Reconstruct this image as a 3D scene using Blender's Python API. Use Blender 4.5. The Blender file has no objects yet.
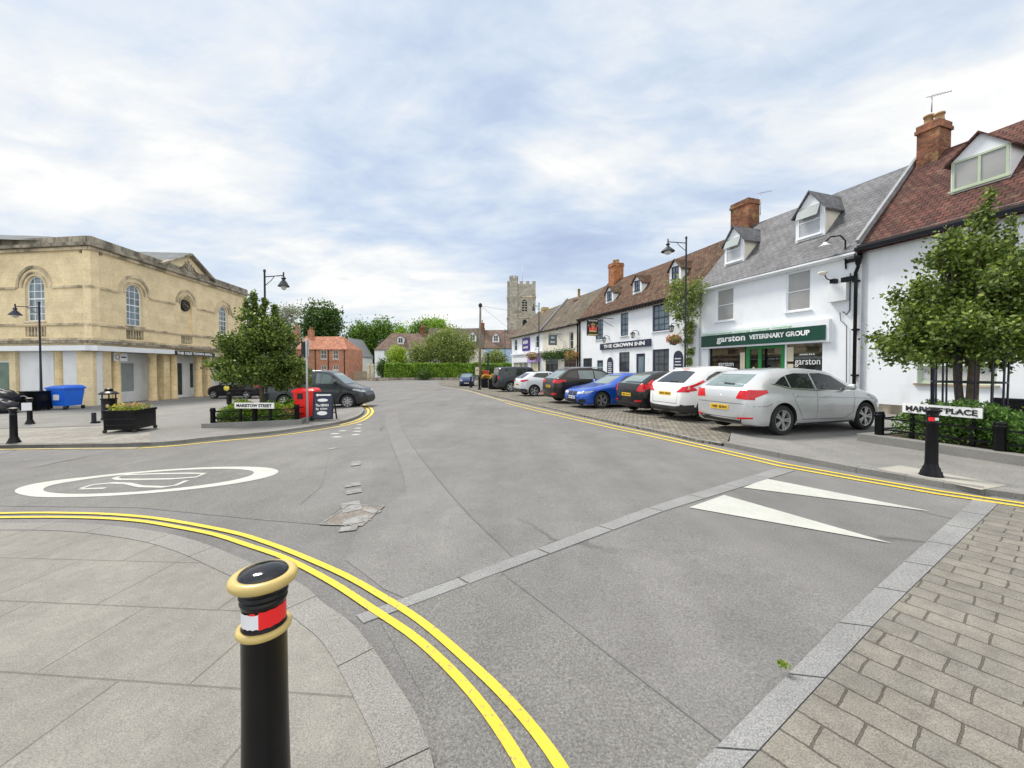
import bpy, bmesh, math, random
import numpy as np
from mathutils import Vector, Matrix
from mathutils.geometry import tessellate_polygon
from mathutils.bvhtree import BVHTree
R = math.radians
scene = bpy.context.scene
COL = scene.collection
# ---------------------------------------------------------------- camera model
F = 395.0; PITCH = R(1.2); EYE = 1.6
CY = 367.5 + math.tan(PITCH) * F
cp, sp_ = math.cos(PITCH), math.sin(PITCH)
S = (-0.3173, 0.9483); N = (0.9483, 0.3173)      # along the street / across it
def gz(x, y):
    s = x * S[0] + y * S[1]; n = x * N[0] + y * N[1]
    return -.016 * min(max(s - 8, 0), 37) - .35 * min(max((3 - n) / 8, 0), 1)
def ray(px, py):
    a = (px - 512) / F; b = -(py - CY) / F
    return Vector((a, cp + b * sp_, -sp_ + b * cp))
def G(px, py, h=0.0):
    d = ray(px, py); z = 0.0
    for i in range(30):
        t = (EYE - z - h) / -d.z
        z = .5 * z + .5 * gz(d.x * t, d.y * t)
    return Vector((d.x * t, d.y * t, 0))
def D(px, py, Y):
    d = ray(px, py); t = Y / d.y
    return Vector((d.x * t, Y, EYE + d.z * t))
def sn(s, n): return Vector((s * S[0] + n * N[0], s * S[1] + n * N[1], 0))
class Facade:
    """vertical plane through ground point p; x axis runs left to right as seen from the street"""
    def __init__(self, p, ang, base):
        self.p = Vector((p[0], p[1], base)); self.ang = ang
        self.x = Vector((math.cos(ang), math.sin(ang), 0)); self.y = Vector((-math.sin(ang), math.cos(ang), 0))
    def at(self, px, py, depth=0.0):
        d = ray(px, py); q = self.p + self.y * depth
        o = Vector((0, 0, EYE)); t = (q - o).dot(self.y) / d.dot(self.y)
        h = o + d * t - self.p
        return (h.dot(self.x), h.z)
    def u(self, px, depth=0.0): return self.at(px, 360, depth)[0]
    def rect(self, x0, x1, yt, yb, depth=0.0):
        """yt, yb measured at the left edge"""
        u0, zt = self.at(x0, yt, depth); _, zb = self.at(x0, yb, depth)
        return (u0, zb, self.u(x1, depth), zt)
    def side(self, px, py, u):
        """plane across the facade at x=u -> (depth, z)"""
        d = ray(px, py); q = self.p + self.x * u; o = Vector((0, 0, EYE))
        t = (q - o).dot(self.x) / d.dot(self.x); h = o + d * t - self.p
        return (h.dot(self.y), h.z)
    def w(self, u, dep, z=0): return self.p + self.x * u + self.y * dep + Vector((0, 0, z))
# ---------------------------------------------------------------- mesh builder
class MB:
    def __init__(self): self.v = []; self.f = []; self.m = []; self.smooth = []
    def add(self, vs, fs, mi=0, sm=False):
        b = len(self.v); self.v += [tuple(v) for v in vs]
        for f in fs: self.f.append([b + i for i in f]); self.m.append(mi); self.smooth.append(sm)
        return self
    def box(self, x0, y0, z0, x1, y1, z1, mi=0):
        vs = [(x, y, z) for z in (z0, z1) for y in (y0, y1) for x in (x0, x1)]
        return self.add(vs, [(0, 2, 3, 1), (4, 5, 7, 6), (0, 1, 5, 4), (2, 6, 7, 3), (0, 4, 6, 2), (1, 3, 7, 5)], mi)
    def obox(self, c, ax, ay, az, mi=0):
        """box from centre and three half-axis vectors"""
        c = Vector(c); ax, ay, az = Vector(ax), Vector(ay), Vector(az)
        vs = [c + ax * i + ay * j + az * k for k in (-1, 1) for j in (-1, 1) for i in (-1, 1)]
        return self.add(vs, [(0, 2, 3, 1), (4, 5, 7, 6), (0, 1, 5, 4), (2, 6, 7, 3), (0, 4, 6, 2), (1, 3, 7, 5)], mi)
    def bar(self, a, b, w, h=None, mi=0):
        a, b = Vector(a), Vector(b); h = h or w; d = (b - a); L = d.length; d = d / L
        up = Vector((0, 0, 1)) if abs(d.z) < .95 else Vector((0, 1, 0))
        s = d.cross(up).normalized(); t = s.cross(d)
        return self.obox((a + b) / 2, d * L / 2, s * w / 2, t * h / 2, mi)
    def tube(self, pts, rad, n=10, cap=True, mi=0, sm=True):
        pts = [Vector(p) for p in pts]; k = len(pts)
        rads = rad if isinstance(rad, (list, tuple)) else [rad] * k
        vs = []; fs = []; ref = None
        for i, p in enumerate(pts):
            d = (pts[min(i + 1, k - 1)] - pts[max(i - 1, 0)]).normalized()
            if ref is None:
                ref = Vector((0, 0, 1)) if abs(d.z) < .9 else Vector((1, 0, 0))
            s = d.cross(ref).normalized(); t = d.cross(s).normalized(); ref = s.cross(d).normalized() * 1.0
            for j in range(n):
                a = 2 * math.pi * j / n
                vs.append(p + (s * math.cos(a) + t * math.sin(a)) * rads[i])
        for i in range(k - 1):
            for j in range(n):
                fs.append((i * n + j, i * n + (j + 1) % n, (i + 1) * n + (j + 1) % n, (i + 1) * n + j))
        self.add(vs, fs, mi, sm)
        if cap:
            self.add(vs[:n], [tuple(range(n))], mi); self.add(vs[-n:], [tuple(range(n))][::-1], mi)
        return self
    def lathe(self, prof, c=(0, 0, 0), n=24, mi=0, sm=True, axis='z'):
        vs = []; fs = []; c = Vector(c)
        for r, z in prof:
            for j in range(n):
                a = 2 * math.pi * j / n
                if axis == 'z': vs.append(c + Vector((r * math.cos(a), r * math.sin(a), z)))
                elif axis == 'y': vs.append(c + Vector((r * math.cos(a), z, r * math.sin(a))))
                else: vs.append(c + Vector((z, r * math.cos(a), r * math.sin(a))))
        for i in range(len(prof) - 1):
            for j in range(n):
                fs.append((i * n + j, i * n + (j + 1) % n, (i + 1) * n + (j + 1) % n, (i + 1) * n + j))
        return self.add(vs, fs, mi, sm)
    def poly(self, loops, z=0.0, to=None, mi=0):
        """flat polygon with holes; loops of 2D points, mapped by to(a,b)"""
        to = to or (lambda a, b: (a, b, z))
        tris = tessellate_polygon([[Vector((p[0], p[1], 0)) for p in l] for l in loops])
        flat = [p for l in loops for p in l]
        return self.add([to(*p) for p in flat], [tuple(t) for t in tris], mi)
    def prism(self, loop, a, b, to, mi=0, holes=()):
        """extrude 2D loop between a and b; to(p,q,depth)"""
        loops = [list(loop)] + [list(h) for h in holes]
        self.poly(loops, to=lambda p, q: to(p, q, a), mi=mi); self.poly(loops, to=lambda p, q: to(p, q, b), mi=mi)
        for l in loops:
            n = len(l)
            vs = [to(p[0], p[1], a) for p in l] + [to(p[0], p[1], b) for p in l]
            self.add(vs, [(i, (i + 1) % n, n + (i + 1) % n, n + i) for i in range(n)], mi)
        return self
    def build(self, name, mats, parent=None, world=False, sharp=None, fix=True):
        if not isinstance(mats, (list, tuple)): mats = [mats]
        me = bpy.data.meshes.new(name)
        off = Vector((0, 0, 0))
        if world and parent is not None:
            q = parent
            while q is not None: off += q.location; q = q.parent
        vs = [(v[0] - off.x, v[1] - off.y, v[2] - off.z) for v in self.v]
        me.from_pydata(vs, [], self.f)
        for m in mats: me.materials.append(m)
        me.polygons.foreach_set('material_index', self.m)
        me.polygons.foreach_set('use_smooth', self.smooth)
        if fix:
            bm = bmesh.new(); bm.from_mesh(me)
            bmesh.ops.remove_doubles(bm, verts=bm.verts, dist=1e-5)
            bmesh.ops.recalc_face_normals(bm, faces=bm.faces)
            bm.to_mesh(me); bm.free()
        autouv(me)
        if sharp: me.set_sharp_from_angle(angle=R(sharp))
        o = bpy.data.objects.new(name, me); COL.objects.link(o)
        if parent is not None: o.parent = parent
        return o
def autouv(me):
    uv = me.uv_layers.new(name='UVMap')
    data = np.zeros(len(me.loops) * 2, dtype=np.float32)
    co = me.vertices
    for p in me.polygons:
        n = p.normal
        if abs(n.z) > .995: t = Vector((1, 0, 0)); b = Vector((0, 1, 0))
        else:
            t = Vector((-n.y, n.x, 0)).normalized(); b = n.cross(t)
            if b.z < 0: b = -b
            if t.x + .01 * t.y < 0: t = -t
        for li in p.loop_indices:
            c = co[me.loops[li].vertex_index].co
            data[2 * li] = c.dot(t); data[2 * li + 1] = c.dot(b)
    uv.data.foreach_set('uv', data)
def tag(o, label=None, cat=None, group=None, kind=None):
    if label: o['label'] = label
    if cat: o['category'] = cat
    if group: o['group'] = group
    if kind: o['kind'] = kind
    return o
def thing(name, label, cat, loc=(0, 0, 0), rz=0, group=None):
    o = bpy.data.objects.new(name, None); COL.objects.link(o)
    o.empty_display_size = .3
    o.location = loc; o.rotation_euler = (0, 0, rz)
    return tag(o, label, cat, group)
def copy_tree(o, loc=None, rz=None, label=None, group=None):
    c = o.copy(); COL.objects.link(c)
    if loc is not None: c.location = loc
    if rz is not None: c.rotation_euler = (0, 0, rz)
    if label: c['label'] = label
    if group: c['group'] = group
    for ch in [x for x in bpy.data.objects if x.parent == o]:
        d = ch.copy(); COL.objects.link(d); d.parent = c
        for g in [x for x in bpy.data.objects if x.parent == ch]:
            e = g.copy(); COL.objects.link(e); e.parent = d
    return c
# ---------------------------------------------------------------- materials
def newmat(name):
    m = bpy.data.materials.new(name); m.use_nodes = True
    nt = m.node_tree; b = nt.nodes['Principled BSDF']
    return m, nt, b
def nd(nt, t, **kw):
    n = nt.nodes.new(t)
    for k, v in kw.items():
        if hasattr(n, k): setattr(n, k, v)
        else: n.inputs[k].default_value = v
    return n
def ramp(nt, fac, stops):
    r = nt.nodes.new('ShaderNodeValToRGB'); e = r.color_ramp.elements
    while len(e) < len(stops): e.new(.5)
    for i, (p, c) in enumerate(stops):
        e[i].position = p; e[i].color = (c, c, c, 1) if isinstance(c, (int, float)) else (*c, 1)
    nt.links.new(fac, r.inputs[0]); return r
def mul(nt, a, b, mode='MULTIPLY', fac=1.0):
    m = nt.nodes.new('ShaderNodeMix'); m.data_type = 'RGBA'; m.blend_type = mode; m.inputs[0].default_value = fac
    for s_, i in ((a, 6), (b, 7)):
        if isinstance(s_, (tuple, list)): m.inputs[i].default_value = (*s_[:3], 1)
        else: nt.links.new(s_, m.inputs[i])
    return m.outputs[2]
def mixf(nt, a, b, fac):
    m = nt.nodes.new('ShaderNodeMix'); m.data_type = 'RGBA'; m.blend_type = 'MIX'
    nt.links.new(fac, m.inputs[0])
    for s_, i in ((a, 6), (b, 7)):
        if isinstance(s_, (tuple, list)): m.inputs[i].default_value = (*s_[:3], 1)
        else: nt.links.new(s_, m.inputs[i])
    return m.outputs[2]
def coords(nt, uv=False, scale=(1, 1, 1), rot=0):
    t = nt.nodes.new('ShaderNodeTexCoord')
    mp = nt.nodes.new('ShaderNodeMapping'); mp.inputs['Scale'].default_value = scale
    mp.inputs['Rotation'].default_value = (0, 0, rot)
    nt.links.new(t.outputs['UV' if uv else 'Object'], mp.inputs[0]); return mp.outputs[0]
def noise(nt, vec, scale, detail=4, rough=.55):
    n = nt.nodes.new('ShaderNodeTexNoise'); n.inputs['Scale'].default_value = scale
    n.inputs['Detail'].default_value = detail; n.inputs['Roughness'].default_value = rough
    nt.links.new(vec, n.inputs[0]); return n.outputs[0]
def bump(nt, b, h, strength=.3, dist=.01):
    n = nt.nodes.new('ShaderNodeBump'); n.inputs['Strength'].default_value = strength
    n.inputs['Distance'].default_value = dist; nt.links.new(h, n.inputs['Height'])
    nt.links.new(n.outputs[0], b.inputs['Normal']); return n
def mat(name, col, rough=.6, var=.15, vscale=3.0, metal=0, spec=.5, bmp=0, bscale=60, fine=0, coat=0, dirt=None):
    """general painted/mineral surface with blotches, optional grain and stains"""
    m, nt, b = newmat(name); v = coords(nt)
    c = mul(nt, tuple(col), ramp(nt, noise(nt, v, vscale), [(.3, 1 - var), (.7, 1 + var)]).outputs[0])
    if fine: c = mul(nt, c, ramp(nt, noise(nt, v, bscale, 2, .7), [(.3, 1 - fine), (.7, 1 + fine)]).outputs[0])
    if dirt:
        d = ramp(nt, noise(nt, coords(nt, scale=(1, 1, .35)), dirt[1], 6, .65), [(dirt[2], 0.0), (dirt[2] + .2, dirt[3])])
        c = mixf(nt, c, dirt[0], d.outputs[0])
    nt.links.new(c, b.inputs['Base Color'])
    b.inputs['Roughness'].default_value = rough; b.inputs['Metallic'].default_value = metal
    b.inputs['Specular IOR Level'].default_value = spec
    if coat: b.inputs['Coat Weight'].default_value = coat; b.inputs['Coat Roughness'].default_value = .04
    if bmp: bump(nt, b, noise(nt, v, bscale, 4, .6), bmp, .01)
    return m
def brickmat(name, c1, c2, mortar, bw, bh, ms=.012, rough=.85, off=.5, uv=True, spec=.3, bstr=.5, var=.3, big=None, mottle=.25, rot=0, grain=0, bias=0, wob=0):
    m, nt, b = newmat(name); v = coords(nt, uv=uv, rot=rot)
    # wobble the lattice a little
    if wob:
        wn = nt.nodes.new('ShaderNodeTexNoise'); wn.inputs['Scale'].default_value = 9; wn.inputs['Detail'].default_value = 3; nt.links.new(v, wn.inputs[0])
        wv = nt.nodes.new('ShaderNodeVectorMath'); wv.operation = 'SUBTRACT'; nt.links.new(wn.outputs[1], wv.inputs[0]); wv.inputs[1].default_value = (.5, .5, .5)
        ws = nt.nodes.new('ShaderNodeVectorMath'); ws.operation = 'SCALE'; ws.inputs['Scale'].default_value = wob * 2.2; nt.links.new(wv.outputs[0], ws.inputs[0])
        wa = nt.nodes.new('ShaderNodeVectorMath'); wa.operation = 'ADD'; nt.links.new(v, wa.inputs[0]); nt.links.new(ws.outputs[0], wa.inputs[1]); v = wa.outputs[0]
    t = nt.nodes.new('ShaderNodeTexBrick'); nt.links.new(v, t.inputs[0])
    t.inputs['Color1'].default_value = (*c1, 1); t.inputs['Color2'].default_value = (*c2, 1)
    t.inputs['Mortar'].default_value = (*mortar, 1); t.inputs['Scale'].default_value = 1
    t.inputs['Mortar Size'].default_value = ms; t.inputs['Mortar Smooth'].default_value = .3
    t.inputs['Brick Width'].default_value = bw; t.inputs['Row Height'].default_value = bh
    t.inputs['Bias'].default_value = bias
    t.offset = off
    o = coords(nt)
    c = mul(nt, t.outputs[0], ramp(nt, noise(nt, o, 1.3, 5), [(.3, 1 - mottle), (.7, 1 + mottle)]).outputs[0])
    c = mul(nt, c, ramp(nt, noise(nt, o, 9, 4), [(.3, 1 - var * .6), (.7, 1 + var * .6)]).outputs[0])
    if grain: c = mul(nt, c, ramp(nt, noise(nt, o, 140, 2, .8), [(.35, 1 - grain), (.65, 1 + grain)]).outputs[0])
    if big:
        d = ramp(nt, noise(nt, o, big[1], 7, .7), [(big[2], 0.0), (big[2] + .15, big[3])]); c = mixf(nt, c, big[0], d.outputs[0])
    nt.links.new(c, b.inputs['Base Color']); b.inputs['Roughness'].default_value = rough
    b.inputs['Specular IOR Level'].default_value = spec
    bw_ = nt.nodes.new('ShaderNodeMath'); bw_.operation = 'SUBTRACT'; bw_.inputs[0].default_value = 1
    nt.links.new(t.outputs[1], bw_.inputs[1]); bump(nt, b, bw_.outputs[0], bstr, .012)
    return m
def leafmat(name, c1, c2, trans=.25, rough=.5):
    m, nt, b = newmat(name); out = nt.nodes['Material Output']
    g = nt.nodes.new('ShaderNodeNewGeometry'); v = coords(nt)
    rnd = ramp(nt, g.outputs['Random Per Island'], [(0, c1), (.6, tuple(a * .72 + b_ * .28 for a, b_ in zip(c1, c2))), (1, c2)])
    c = mul(nt, rnd.outputs[0], ramp(nt, noise(nt, v, 1.6, 3), [(.3, .7), (.7, 1.3)]).outputs[0])
    nt.links.new(c, b.inputs['Base Color']); b.inputs['Roughness'].default_value = rough
    b.inputs['Specular IOR Level'].default_value = .35
    tr = nt.nodes.new('ShaderNodeBsdfTranslucent'); nt.links.new(mul(nt, c, (1.1, 1.2, .6)), tr.inputs[0])
    mx = nt.nodes.new('ShaderNodeMixShader'); mx.inputs[0].default_value = trans
    nt.links.new(b.outputs[0], mx.inputs[1]); nt.links.new(tr.outputs[0], mx.inputs[2])
    nt.links.new(mx.outputs[0], out.inputs[0]); return m
def glassmat(name, col=(.02, .025, .03), rough=.05, spec=.6, var=.5):
    m, nt, b = newmat(name); v = coords(nt)
    c = mul(nt, tuple(col), ramp(nt, noise(nt, v, 1.1, 3), [(.3, 1 - var), (.7, 1 + var)]).outputs[0])
    nt.links.new(c, b.inputs['Base Color']); b.inputs['Roughness'].default_value = rough
    b.inputs['Specular IOR Level'].default_value = spec; b.inputs['IOR'].default_value = 1.5
    bump(nt, b, noise(nt, v, 1.5, 1), .15, .02)
    return m
def clearglass(name, tint=(.8, .85, .85), refl=.12):
    m, nt, b = newmat(name); out = nt.nodes['Material Output']; nt.nodes.remove(b)
    tr = nt.nodes.new('ShaderNodeBsdfTransparent'); tr.inputs[0].default_value = (*tint, 1)
    gl = nt.nodes.new('ShaderNodeBsdfGlossy'); gl.inputs['Roughness'].default_value = .02
    fr = nt.nodes.new('ShaderNodeFresnel'); fr.inputs[0].default_value = 1.6
    ad = nt.nodes.new('ShaderNodeMath'); ad.operation = 'ADD'; ad.inputs[1].default_value = refl - .04
    nt.links.new(fr.outputs[0], ad.inputs[0])
    mx = nt.nodes.new('ShaderNodeMixShader'); nt.links.new(ad.outputs[0], mx.inputs[0])
    nt.links.new(tr.outputs[0], mx.inputs[1]); nt.links.new(gl.outputs[0], mx.inputs[2])
    nt.links.new(mx.outputs[0], out.inputs[0]); return m
M = {}
# stone, render, roofs
M['stone'] = brickmat('ashlar_stone', (.79, .655, .42), (.75, .62, .39), (.62, .50, .32), .9, .36, .006, .85, bstr=.08, mottle=.12, var=.16, big=((.46, .36, .22), .45, .56, .4))
M['stone_plain'] = mat('weathered_stone', (.64, .54, .38), .85, .2, 1.2, bmp=.3, bscale=25, dirt=((.13, .11, .08), .9, .45, .85))
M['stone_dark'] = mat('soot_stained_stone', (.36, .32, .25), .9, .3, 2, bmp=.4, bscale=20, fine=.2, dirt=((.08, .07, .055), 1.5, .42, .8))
M['column'] = brickmat('column_stone', (.78, .62, .36), (.72, .57, .33), (.5, .38, .22), 2.0, .55, .008, .85, bstr=.2, mottle=.15, var=.2)
M['tower'] = brickmat('tower_stone', (.44, .41, .35), (.35, .325, .28), (.26, .24, .20), 1.1, .5, .02, .9, bstr=.4, mottle=.3, var=.3, big=((.18, .16, .12), .3, .52, .6))
M['white'] = mat('white_render', (.79, .82, .855), .75, .04, .8, bmp=.3, bscale=7, dirt=((.52, .53, .52), 1.3, .54, .32))
M['white_plain'] = mat('white_paint', (.79, .815, .85), .45, .04, 2)
M['cream'] = mat('cream_render', (.74, .70, .60), .75, .07, .8, bmp=.15, bscale=15, dirt=((.42, .38, .3), .8, .5, .5))
M['greywhite'] = mat('grey_white_paint', (.74, .76, .78), .55, .06, 1.0, dirt=((.4, .4, .38), 1.2, .55, .5))
M['sky_blue'] = mat('pale_blue_render', (.42, .55, .78), .75, .06, 1)
M['brick'] = brickmat('orange_red_brick', (.50, .20, .12), (.42, .16, .09), (.42, .35, .28), .225, .075, .008, .9, mottle=.2, var=.35)
M['chimney_brick'] = brickmat('weathered_chimney_brick', (.28, .095, .045), (.13, .050, .030), (.14, .11, .08), .225, .075, .01, .9, mottle=.45, var=.5, big=((.42, .30, .13), 2.2, .55, .6))
def tilemat(name, c1, c2, gap, tw, th, moss, mf, rough=.9, bstr=1.0):
    return brickmat(name, c1, c2, gap, tw, th, .014, rough, .5, bstr=bstr, mottle=.35, var=.55, big=(moss, 3.5, .60 - mf, .8))
M['slate'] = tilemat('grey_slate', (.125, .128, .138), (.09, .094, .105), (.05, .05, .055), .28, .19, (.2, .2, .2), .0, .55, .7)
M['red_tile'] = tilemat('red_clay_tile', (.125, .050, .040), (.072, .034, .029), (.022, .010, .008), .22, .16, (.16, .12, .08), .06)
M['brown_tile'] = tilemat('mossy_brown_tile', (.150, .068, .044), (.072, .038, .028), (.02, .014, .010), .19, .13, (.15, .13, .07), .11)
M['dark_tile'] = tilemat('dark_mossy_tile', (.17, .135, .105), (.10, .082, .066), (.035, .03, .025), .2, .14, (.14, .13, .08), .12)
M['far_tile'] = tilemat('far_brown_tile', (.19, .125, .10), (.13, .09, .075), (.08, .05, .04), .3, .25, (.2, .17, .12), .08)
M['orange_tile'] = tilemat('orange_clay_tile', (.50, .22, .13), (.40, .17, .11), (.15, .07, .05), .25, .2, (.30, .2, .15), .05)
M['matt_lead'] = mat('matt_roof_lead', (.19, .20, .21), .95, .15, 1.5, spec=.03)
M['lead'] = mat('grey_lead', (.25, .26, .28), .6, .2, 3)
# metals, paints
M['black'] = mat('black_gloss_paint', (.006, .006, .008), .26, .3, 6, spec=.22, bmp=.03, bscale=12)
M['black_rust'] = mat('chipped_black_paint', (.006, .006, .007), .28, .3, 6, spec=.25, bmp=.04, bscale=14, dirt=((.13, .085, .04), 6.0, .575, .8))
M['dark'] = mat('dark_matt', (.015, .015, .017), .7, .3, 4)
M['rubber'] = mat('tyre_rubber', (.018, .018, .019), .85, .2, 8)
M['gloss_black'] = mat('polished_black_cap', (.006, .006, .009), .09, .3, 6, spec=.6, bmp=.04, bscale=9)
M['gold'] = mat('gold_band_paint', (.50, .385, .14), .30, .10, 8, metal=.0, spec=.4, bmp=.03, bscale=20)
M['silver'] = mat('silver_metal', (.62, .63, .65), .3, .05, 5, metal=.9)
M['rim'] = mat('alloy_rim', (.55, .56, .58), .35, .05, 5, metal=.7)
M['chrome'] = mat('chrome', (.8, .8, .8), .1, .02, 2, metal=1)
M['galv'] = mat('galvanised_pole', (.42, .43, .44), .5, .12, 6, metal=.3)
M['wood_pole'] = mat('grey_wood_pole', (.20, .17, .14), .9, .2, 5, bmp=.3)
M['green_frame'] = mat('green_shopfront_paint', (.015, .20, .05), .35, .08, 3)
M['green_sign'] = mat('dark_green_fascia', (.004, .055, .035), .35, .1, 2)
M['sage'] = mat('sage_green_paint', (.42, .50, .36), .5, .08, 4)
M['navy'] = mat('navy_paint', (.018, .022, .055), .35, .15, 3)
M['purple'] = mat('purple_sign', (.055, .03, .22), .4, .1, 3)
M['slateblue'] = mat('slate_blue_shopfront', (.10, .14, .16), .5, .1, 3)
M['letter'] = mat('white_lettering', (.85, .85, .85), .5, .02, 3)
M['blackletter'] = mat('black_lettering', (.02, .02, .02), .5, .02, 3)
M['bluebin'] = mat('blue_plastic', (.015, .14, .72), .4, .08, 3, bmp=.05)
M['redbin'] = mat('red_plastic', (.85, .015, .015), .38, .06, 3)
M['redtape'] = mat('red_tape', (.80, .015, .02), .4, .03, 3)
M['whitetape'] = mat('white_tape', (.74, .76, .82), .45, .03, 3)
M['terracotta'] = mat('orange_red_tub', (.65, .09, .03), .5, .08, 3)
M['yellowpanel'] = mat('yellow_panel', (.72, .6, .06), .5, .05, 3)
M['cardboard'] = mat('pale_board', (.62, .56, .42), .8, .05, 3)
M['soil'] = mat('soil', (.06, .045, .03), .95, .4, 8, bmp=.5, bscale=30)
M['bark'] = mat('bark', (.13, .10, .07), .9, .35, 12, bmp=.6, bscale=40)
M['binbag'] = mat('black_refuse_sack', (.018, .02, .026), .42, .3, 5, spec=.35)
# glass
M['glass'] = glassmat('dark_window_glass', (.05, .06, .065))
M['glass_blue'] = glassmat('sky_reflecting_glass', (.12, .17, .20), .08, .8)
M['glass_car'] = glassmat('car_glass', (.02, .026, .028), .04, .6, .3)
M['glass_car_light'] = glassmat('light_car_glass', (.17, .22, .22), .06, .6, .3)
M['glass_grey'] = glassmat('blind_behind_glass', (.33, .33, .32), .12, .5, .15)
M['glass_shop'] = clearglass('clear_shop_glass', (.62, .68, .68), .14)
M['blind'] = mat('grey_blind', (.30, .34, .34), .8, .1, 2)
M['net'] = mat('net_curtain', (.45, .46, .45), .9, .15, 6)
M['lampglass'] = glassmat('milky_lamp_glass', (.6, .6, .55), .2, .5, .05)
M['redlamp'] = glassmat('red_tail_lamp', (.55, .008, .015), .1, .6, .2)
M['clearlamp'] = glassmat('headlamp_glass', (.45, .48, .5), .08, .8, .2)
M['plate_y'] = mat('yellow_plate', (.80, .50, .02), .4, .03, 3)
M['plate_w'] = mat('white_plate', (.75, .75, .73), .4, .03, 3)
def paint(name, col, metal=.3, rough=.3): return mat(name, col, rough, .03, 1.5, metal=metal, coat=.9 if max(col) > .3 else .4, spec=.5 if max(col) > .3 else .3)
M['p_silver'] = paint('silver_car_paint', (.58, .60, .62), .5, .32)
M['p_white'] = paint('white_car_paint', (.78, .80, .80), 0, .35)
M['p_pearl'] = paint('pearl_grey_white_paint', (.62, .66, .72), .2, .35)
M['p_black'] = paint('black_car_paint', (.012, .013, .016), .2, .25)
M['p_umber'] = paint('dark_umber_car_paint', (.022, .020, .018), .4, .3)
M['p_blue'] = paint('bright_blue_car_paint', (.012, .10, .55), .45, .28)
M['p_navy'] = paint('navy_car_paint', (.02, .035, .12), .3, .3)
M['p_grey'] = paint('dark_grey_van_paint', (.055, .062, .07), .5, .35)
M['p_slate'] = paint('slate_grey_car_paint', (.05, .058, .07), .4, .35)
M['cladding'] = mat('grey_black_plastic', (.03, .03, .032), .55, .1, 6)
# foliage
M['leaf_maple'] = leafmat('maple_leaf', (.04, .078, .012), (.31, .39, .085))
M['leaf_dark'] = leafmat('dark_leaf', (.03, .075, .018), (.13, .22, .045))
M['leaf_mid'] = leafmat('mid_leaf', (.07, .15, .022), (.22, .36, .06))
M['leaf_lime'] = leafmat('lime_leaf', (.20, .32, .02), (.48, .60, .07))
M['leaf_olive'] = leafmat('olive_leaf', (.13, .175, .045), (.36, .42, .12))
M['leaf_hedge'] = leafmat('hedge_leaf', (.13, .27, .025), (.40, .56, .08))
M['leaf_low'] = leafmat('low_shrub_leaf', (.045, .12, .02), (.23, .38, .09))
M['leaf_grey'] = leafmat('pale_grey_leaf', (.20, .22, .18), (.36, .38, .33))
M['fl_yellow'] = leafmat('yellow_flower', (.6, .45, .03), (.75, .65, .1), .2)
M['fl_pink'] = leafmat('pink_flower', (.55, .1, .15), (.7, .35, .3), .2)
M['fl_orange'] = leafmat('orange_flower', (.65, .15, .03), (.7, .4, .12), .2)
# ---------------------------------------------------------------- text
def text(body, size, mat_, parent, name='lettering', loc=(0, 0, 0), rot=(R(90), 0, 0), ext=.004, width=None, align='CENTER', bold=0.0, height=None):
    cu = bpy.data.curves.new(name, 'FONT'); cu.body = body; cu.size = size; cu.extrude = ext; cu.offset = bold
    cu.align_x = align; cu.align_y = 'CENTER'; cu.resolution_u = 3
    ob = bpy.data.objects.new('tmp', cu); COL.objects.link(ob)
    bpy.context.view_layer.update()
    dg = bpy.context.evaluated_depsgraph_get()
    me = bpy.data.meshes.new_from_object(ob.evaluated_get(dg)); bpy.data.objects.remove(ob)
    xs = [v.co.x for v in me.vertices]; ys = [v.co.y for v in me.vertices]
    sx = width / (max(xs) - min(xs)) if width else 1; sy = height / (max(ys) - min(ys)) if height else 1
    cx = (max(xs) + min(xs)) / 2 if align == 'CENTER' else min(xs); cy_ = (max(ys) + min(ys)) / 2
    for v in me.vertices: v.co.x = (v.co.x - cx) * sx; v.co.y = (v.co.y - cy_) * sy
    me.name = name; me.materials.clear(); me.materials.append(mat_)
    o = bpy.data.objects.new(name, me); COL.objects.link(o); o.parent = parent
    o.location = loc; o.rotation_euler = rot
    return o
# ---------------------------------------------------------------- ground sheets
CREASE = [((S[0], S[1], 0), 8), ((S[0], S[1], 0), 45), ((N[0], N[1], 0), 3), ((N[0], N[1], 0), -5)]
def sheet(name, loops, m, h=0.0, depth=0.0, kind='structure', parent=None):
    """draped polygon; with depth>0 a slab whose sides go down"""
    if isinstance(loops[0], (Vector,)) or not hasattr(loops[0][0], '__len__'): loops = [loops]
    bm = bmesh.new()
    l2 = [[Vector((p[0], p[1], 0)) for p in l] for l in loops]
    tr = tessellate_polygon(l2); flat = [bm.verts.new(p) for l in l2 for p in l]
    for t in tr:
        try: bm.faces.new([flat[i] for i in t])
        except ValueError: pass
    for nrm, d in CREASE:
        n = Vector(nrm)
        bmesh.ops.bisect_plane(bm, geom=bm.verts[:] + bm.edges[:] + bm.faces[:], plane_co=n * d, plane_no=n)
    for f in bm.faces:
        f.normal_update()
        if f.normal.z < 0: f.normal_flip()
    if depth:
        bd = [e for e in bm.edges if len(e.link_faces) == 1]
        r = bmesh.ops.extrude_edge_only(bm, edges=bd)
        low = {v for v in r['geom'] if isinstance(v, bmesh.types.BMVert)}
    else: low = set()
    for v in bm.verts: v.co.z = gz(v.co.x, v.co.y) + h - (depth if v in low else 0)
    if depth: bmesh.ops.recalc_face_normals(bm, faces=bm.faces)
    me = bpy.data.meshes.new(name); bm.to_mesh(me); bm.free()
    me.materials.append(m); autouv(me)
    o = bpy.data.objects.new(name, me); COL.objects.link(o)
    if parent: o.parent = parent
    if kind: tag(o, kind=kind)
    return o
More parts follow.
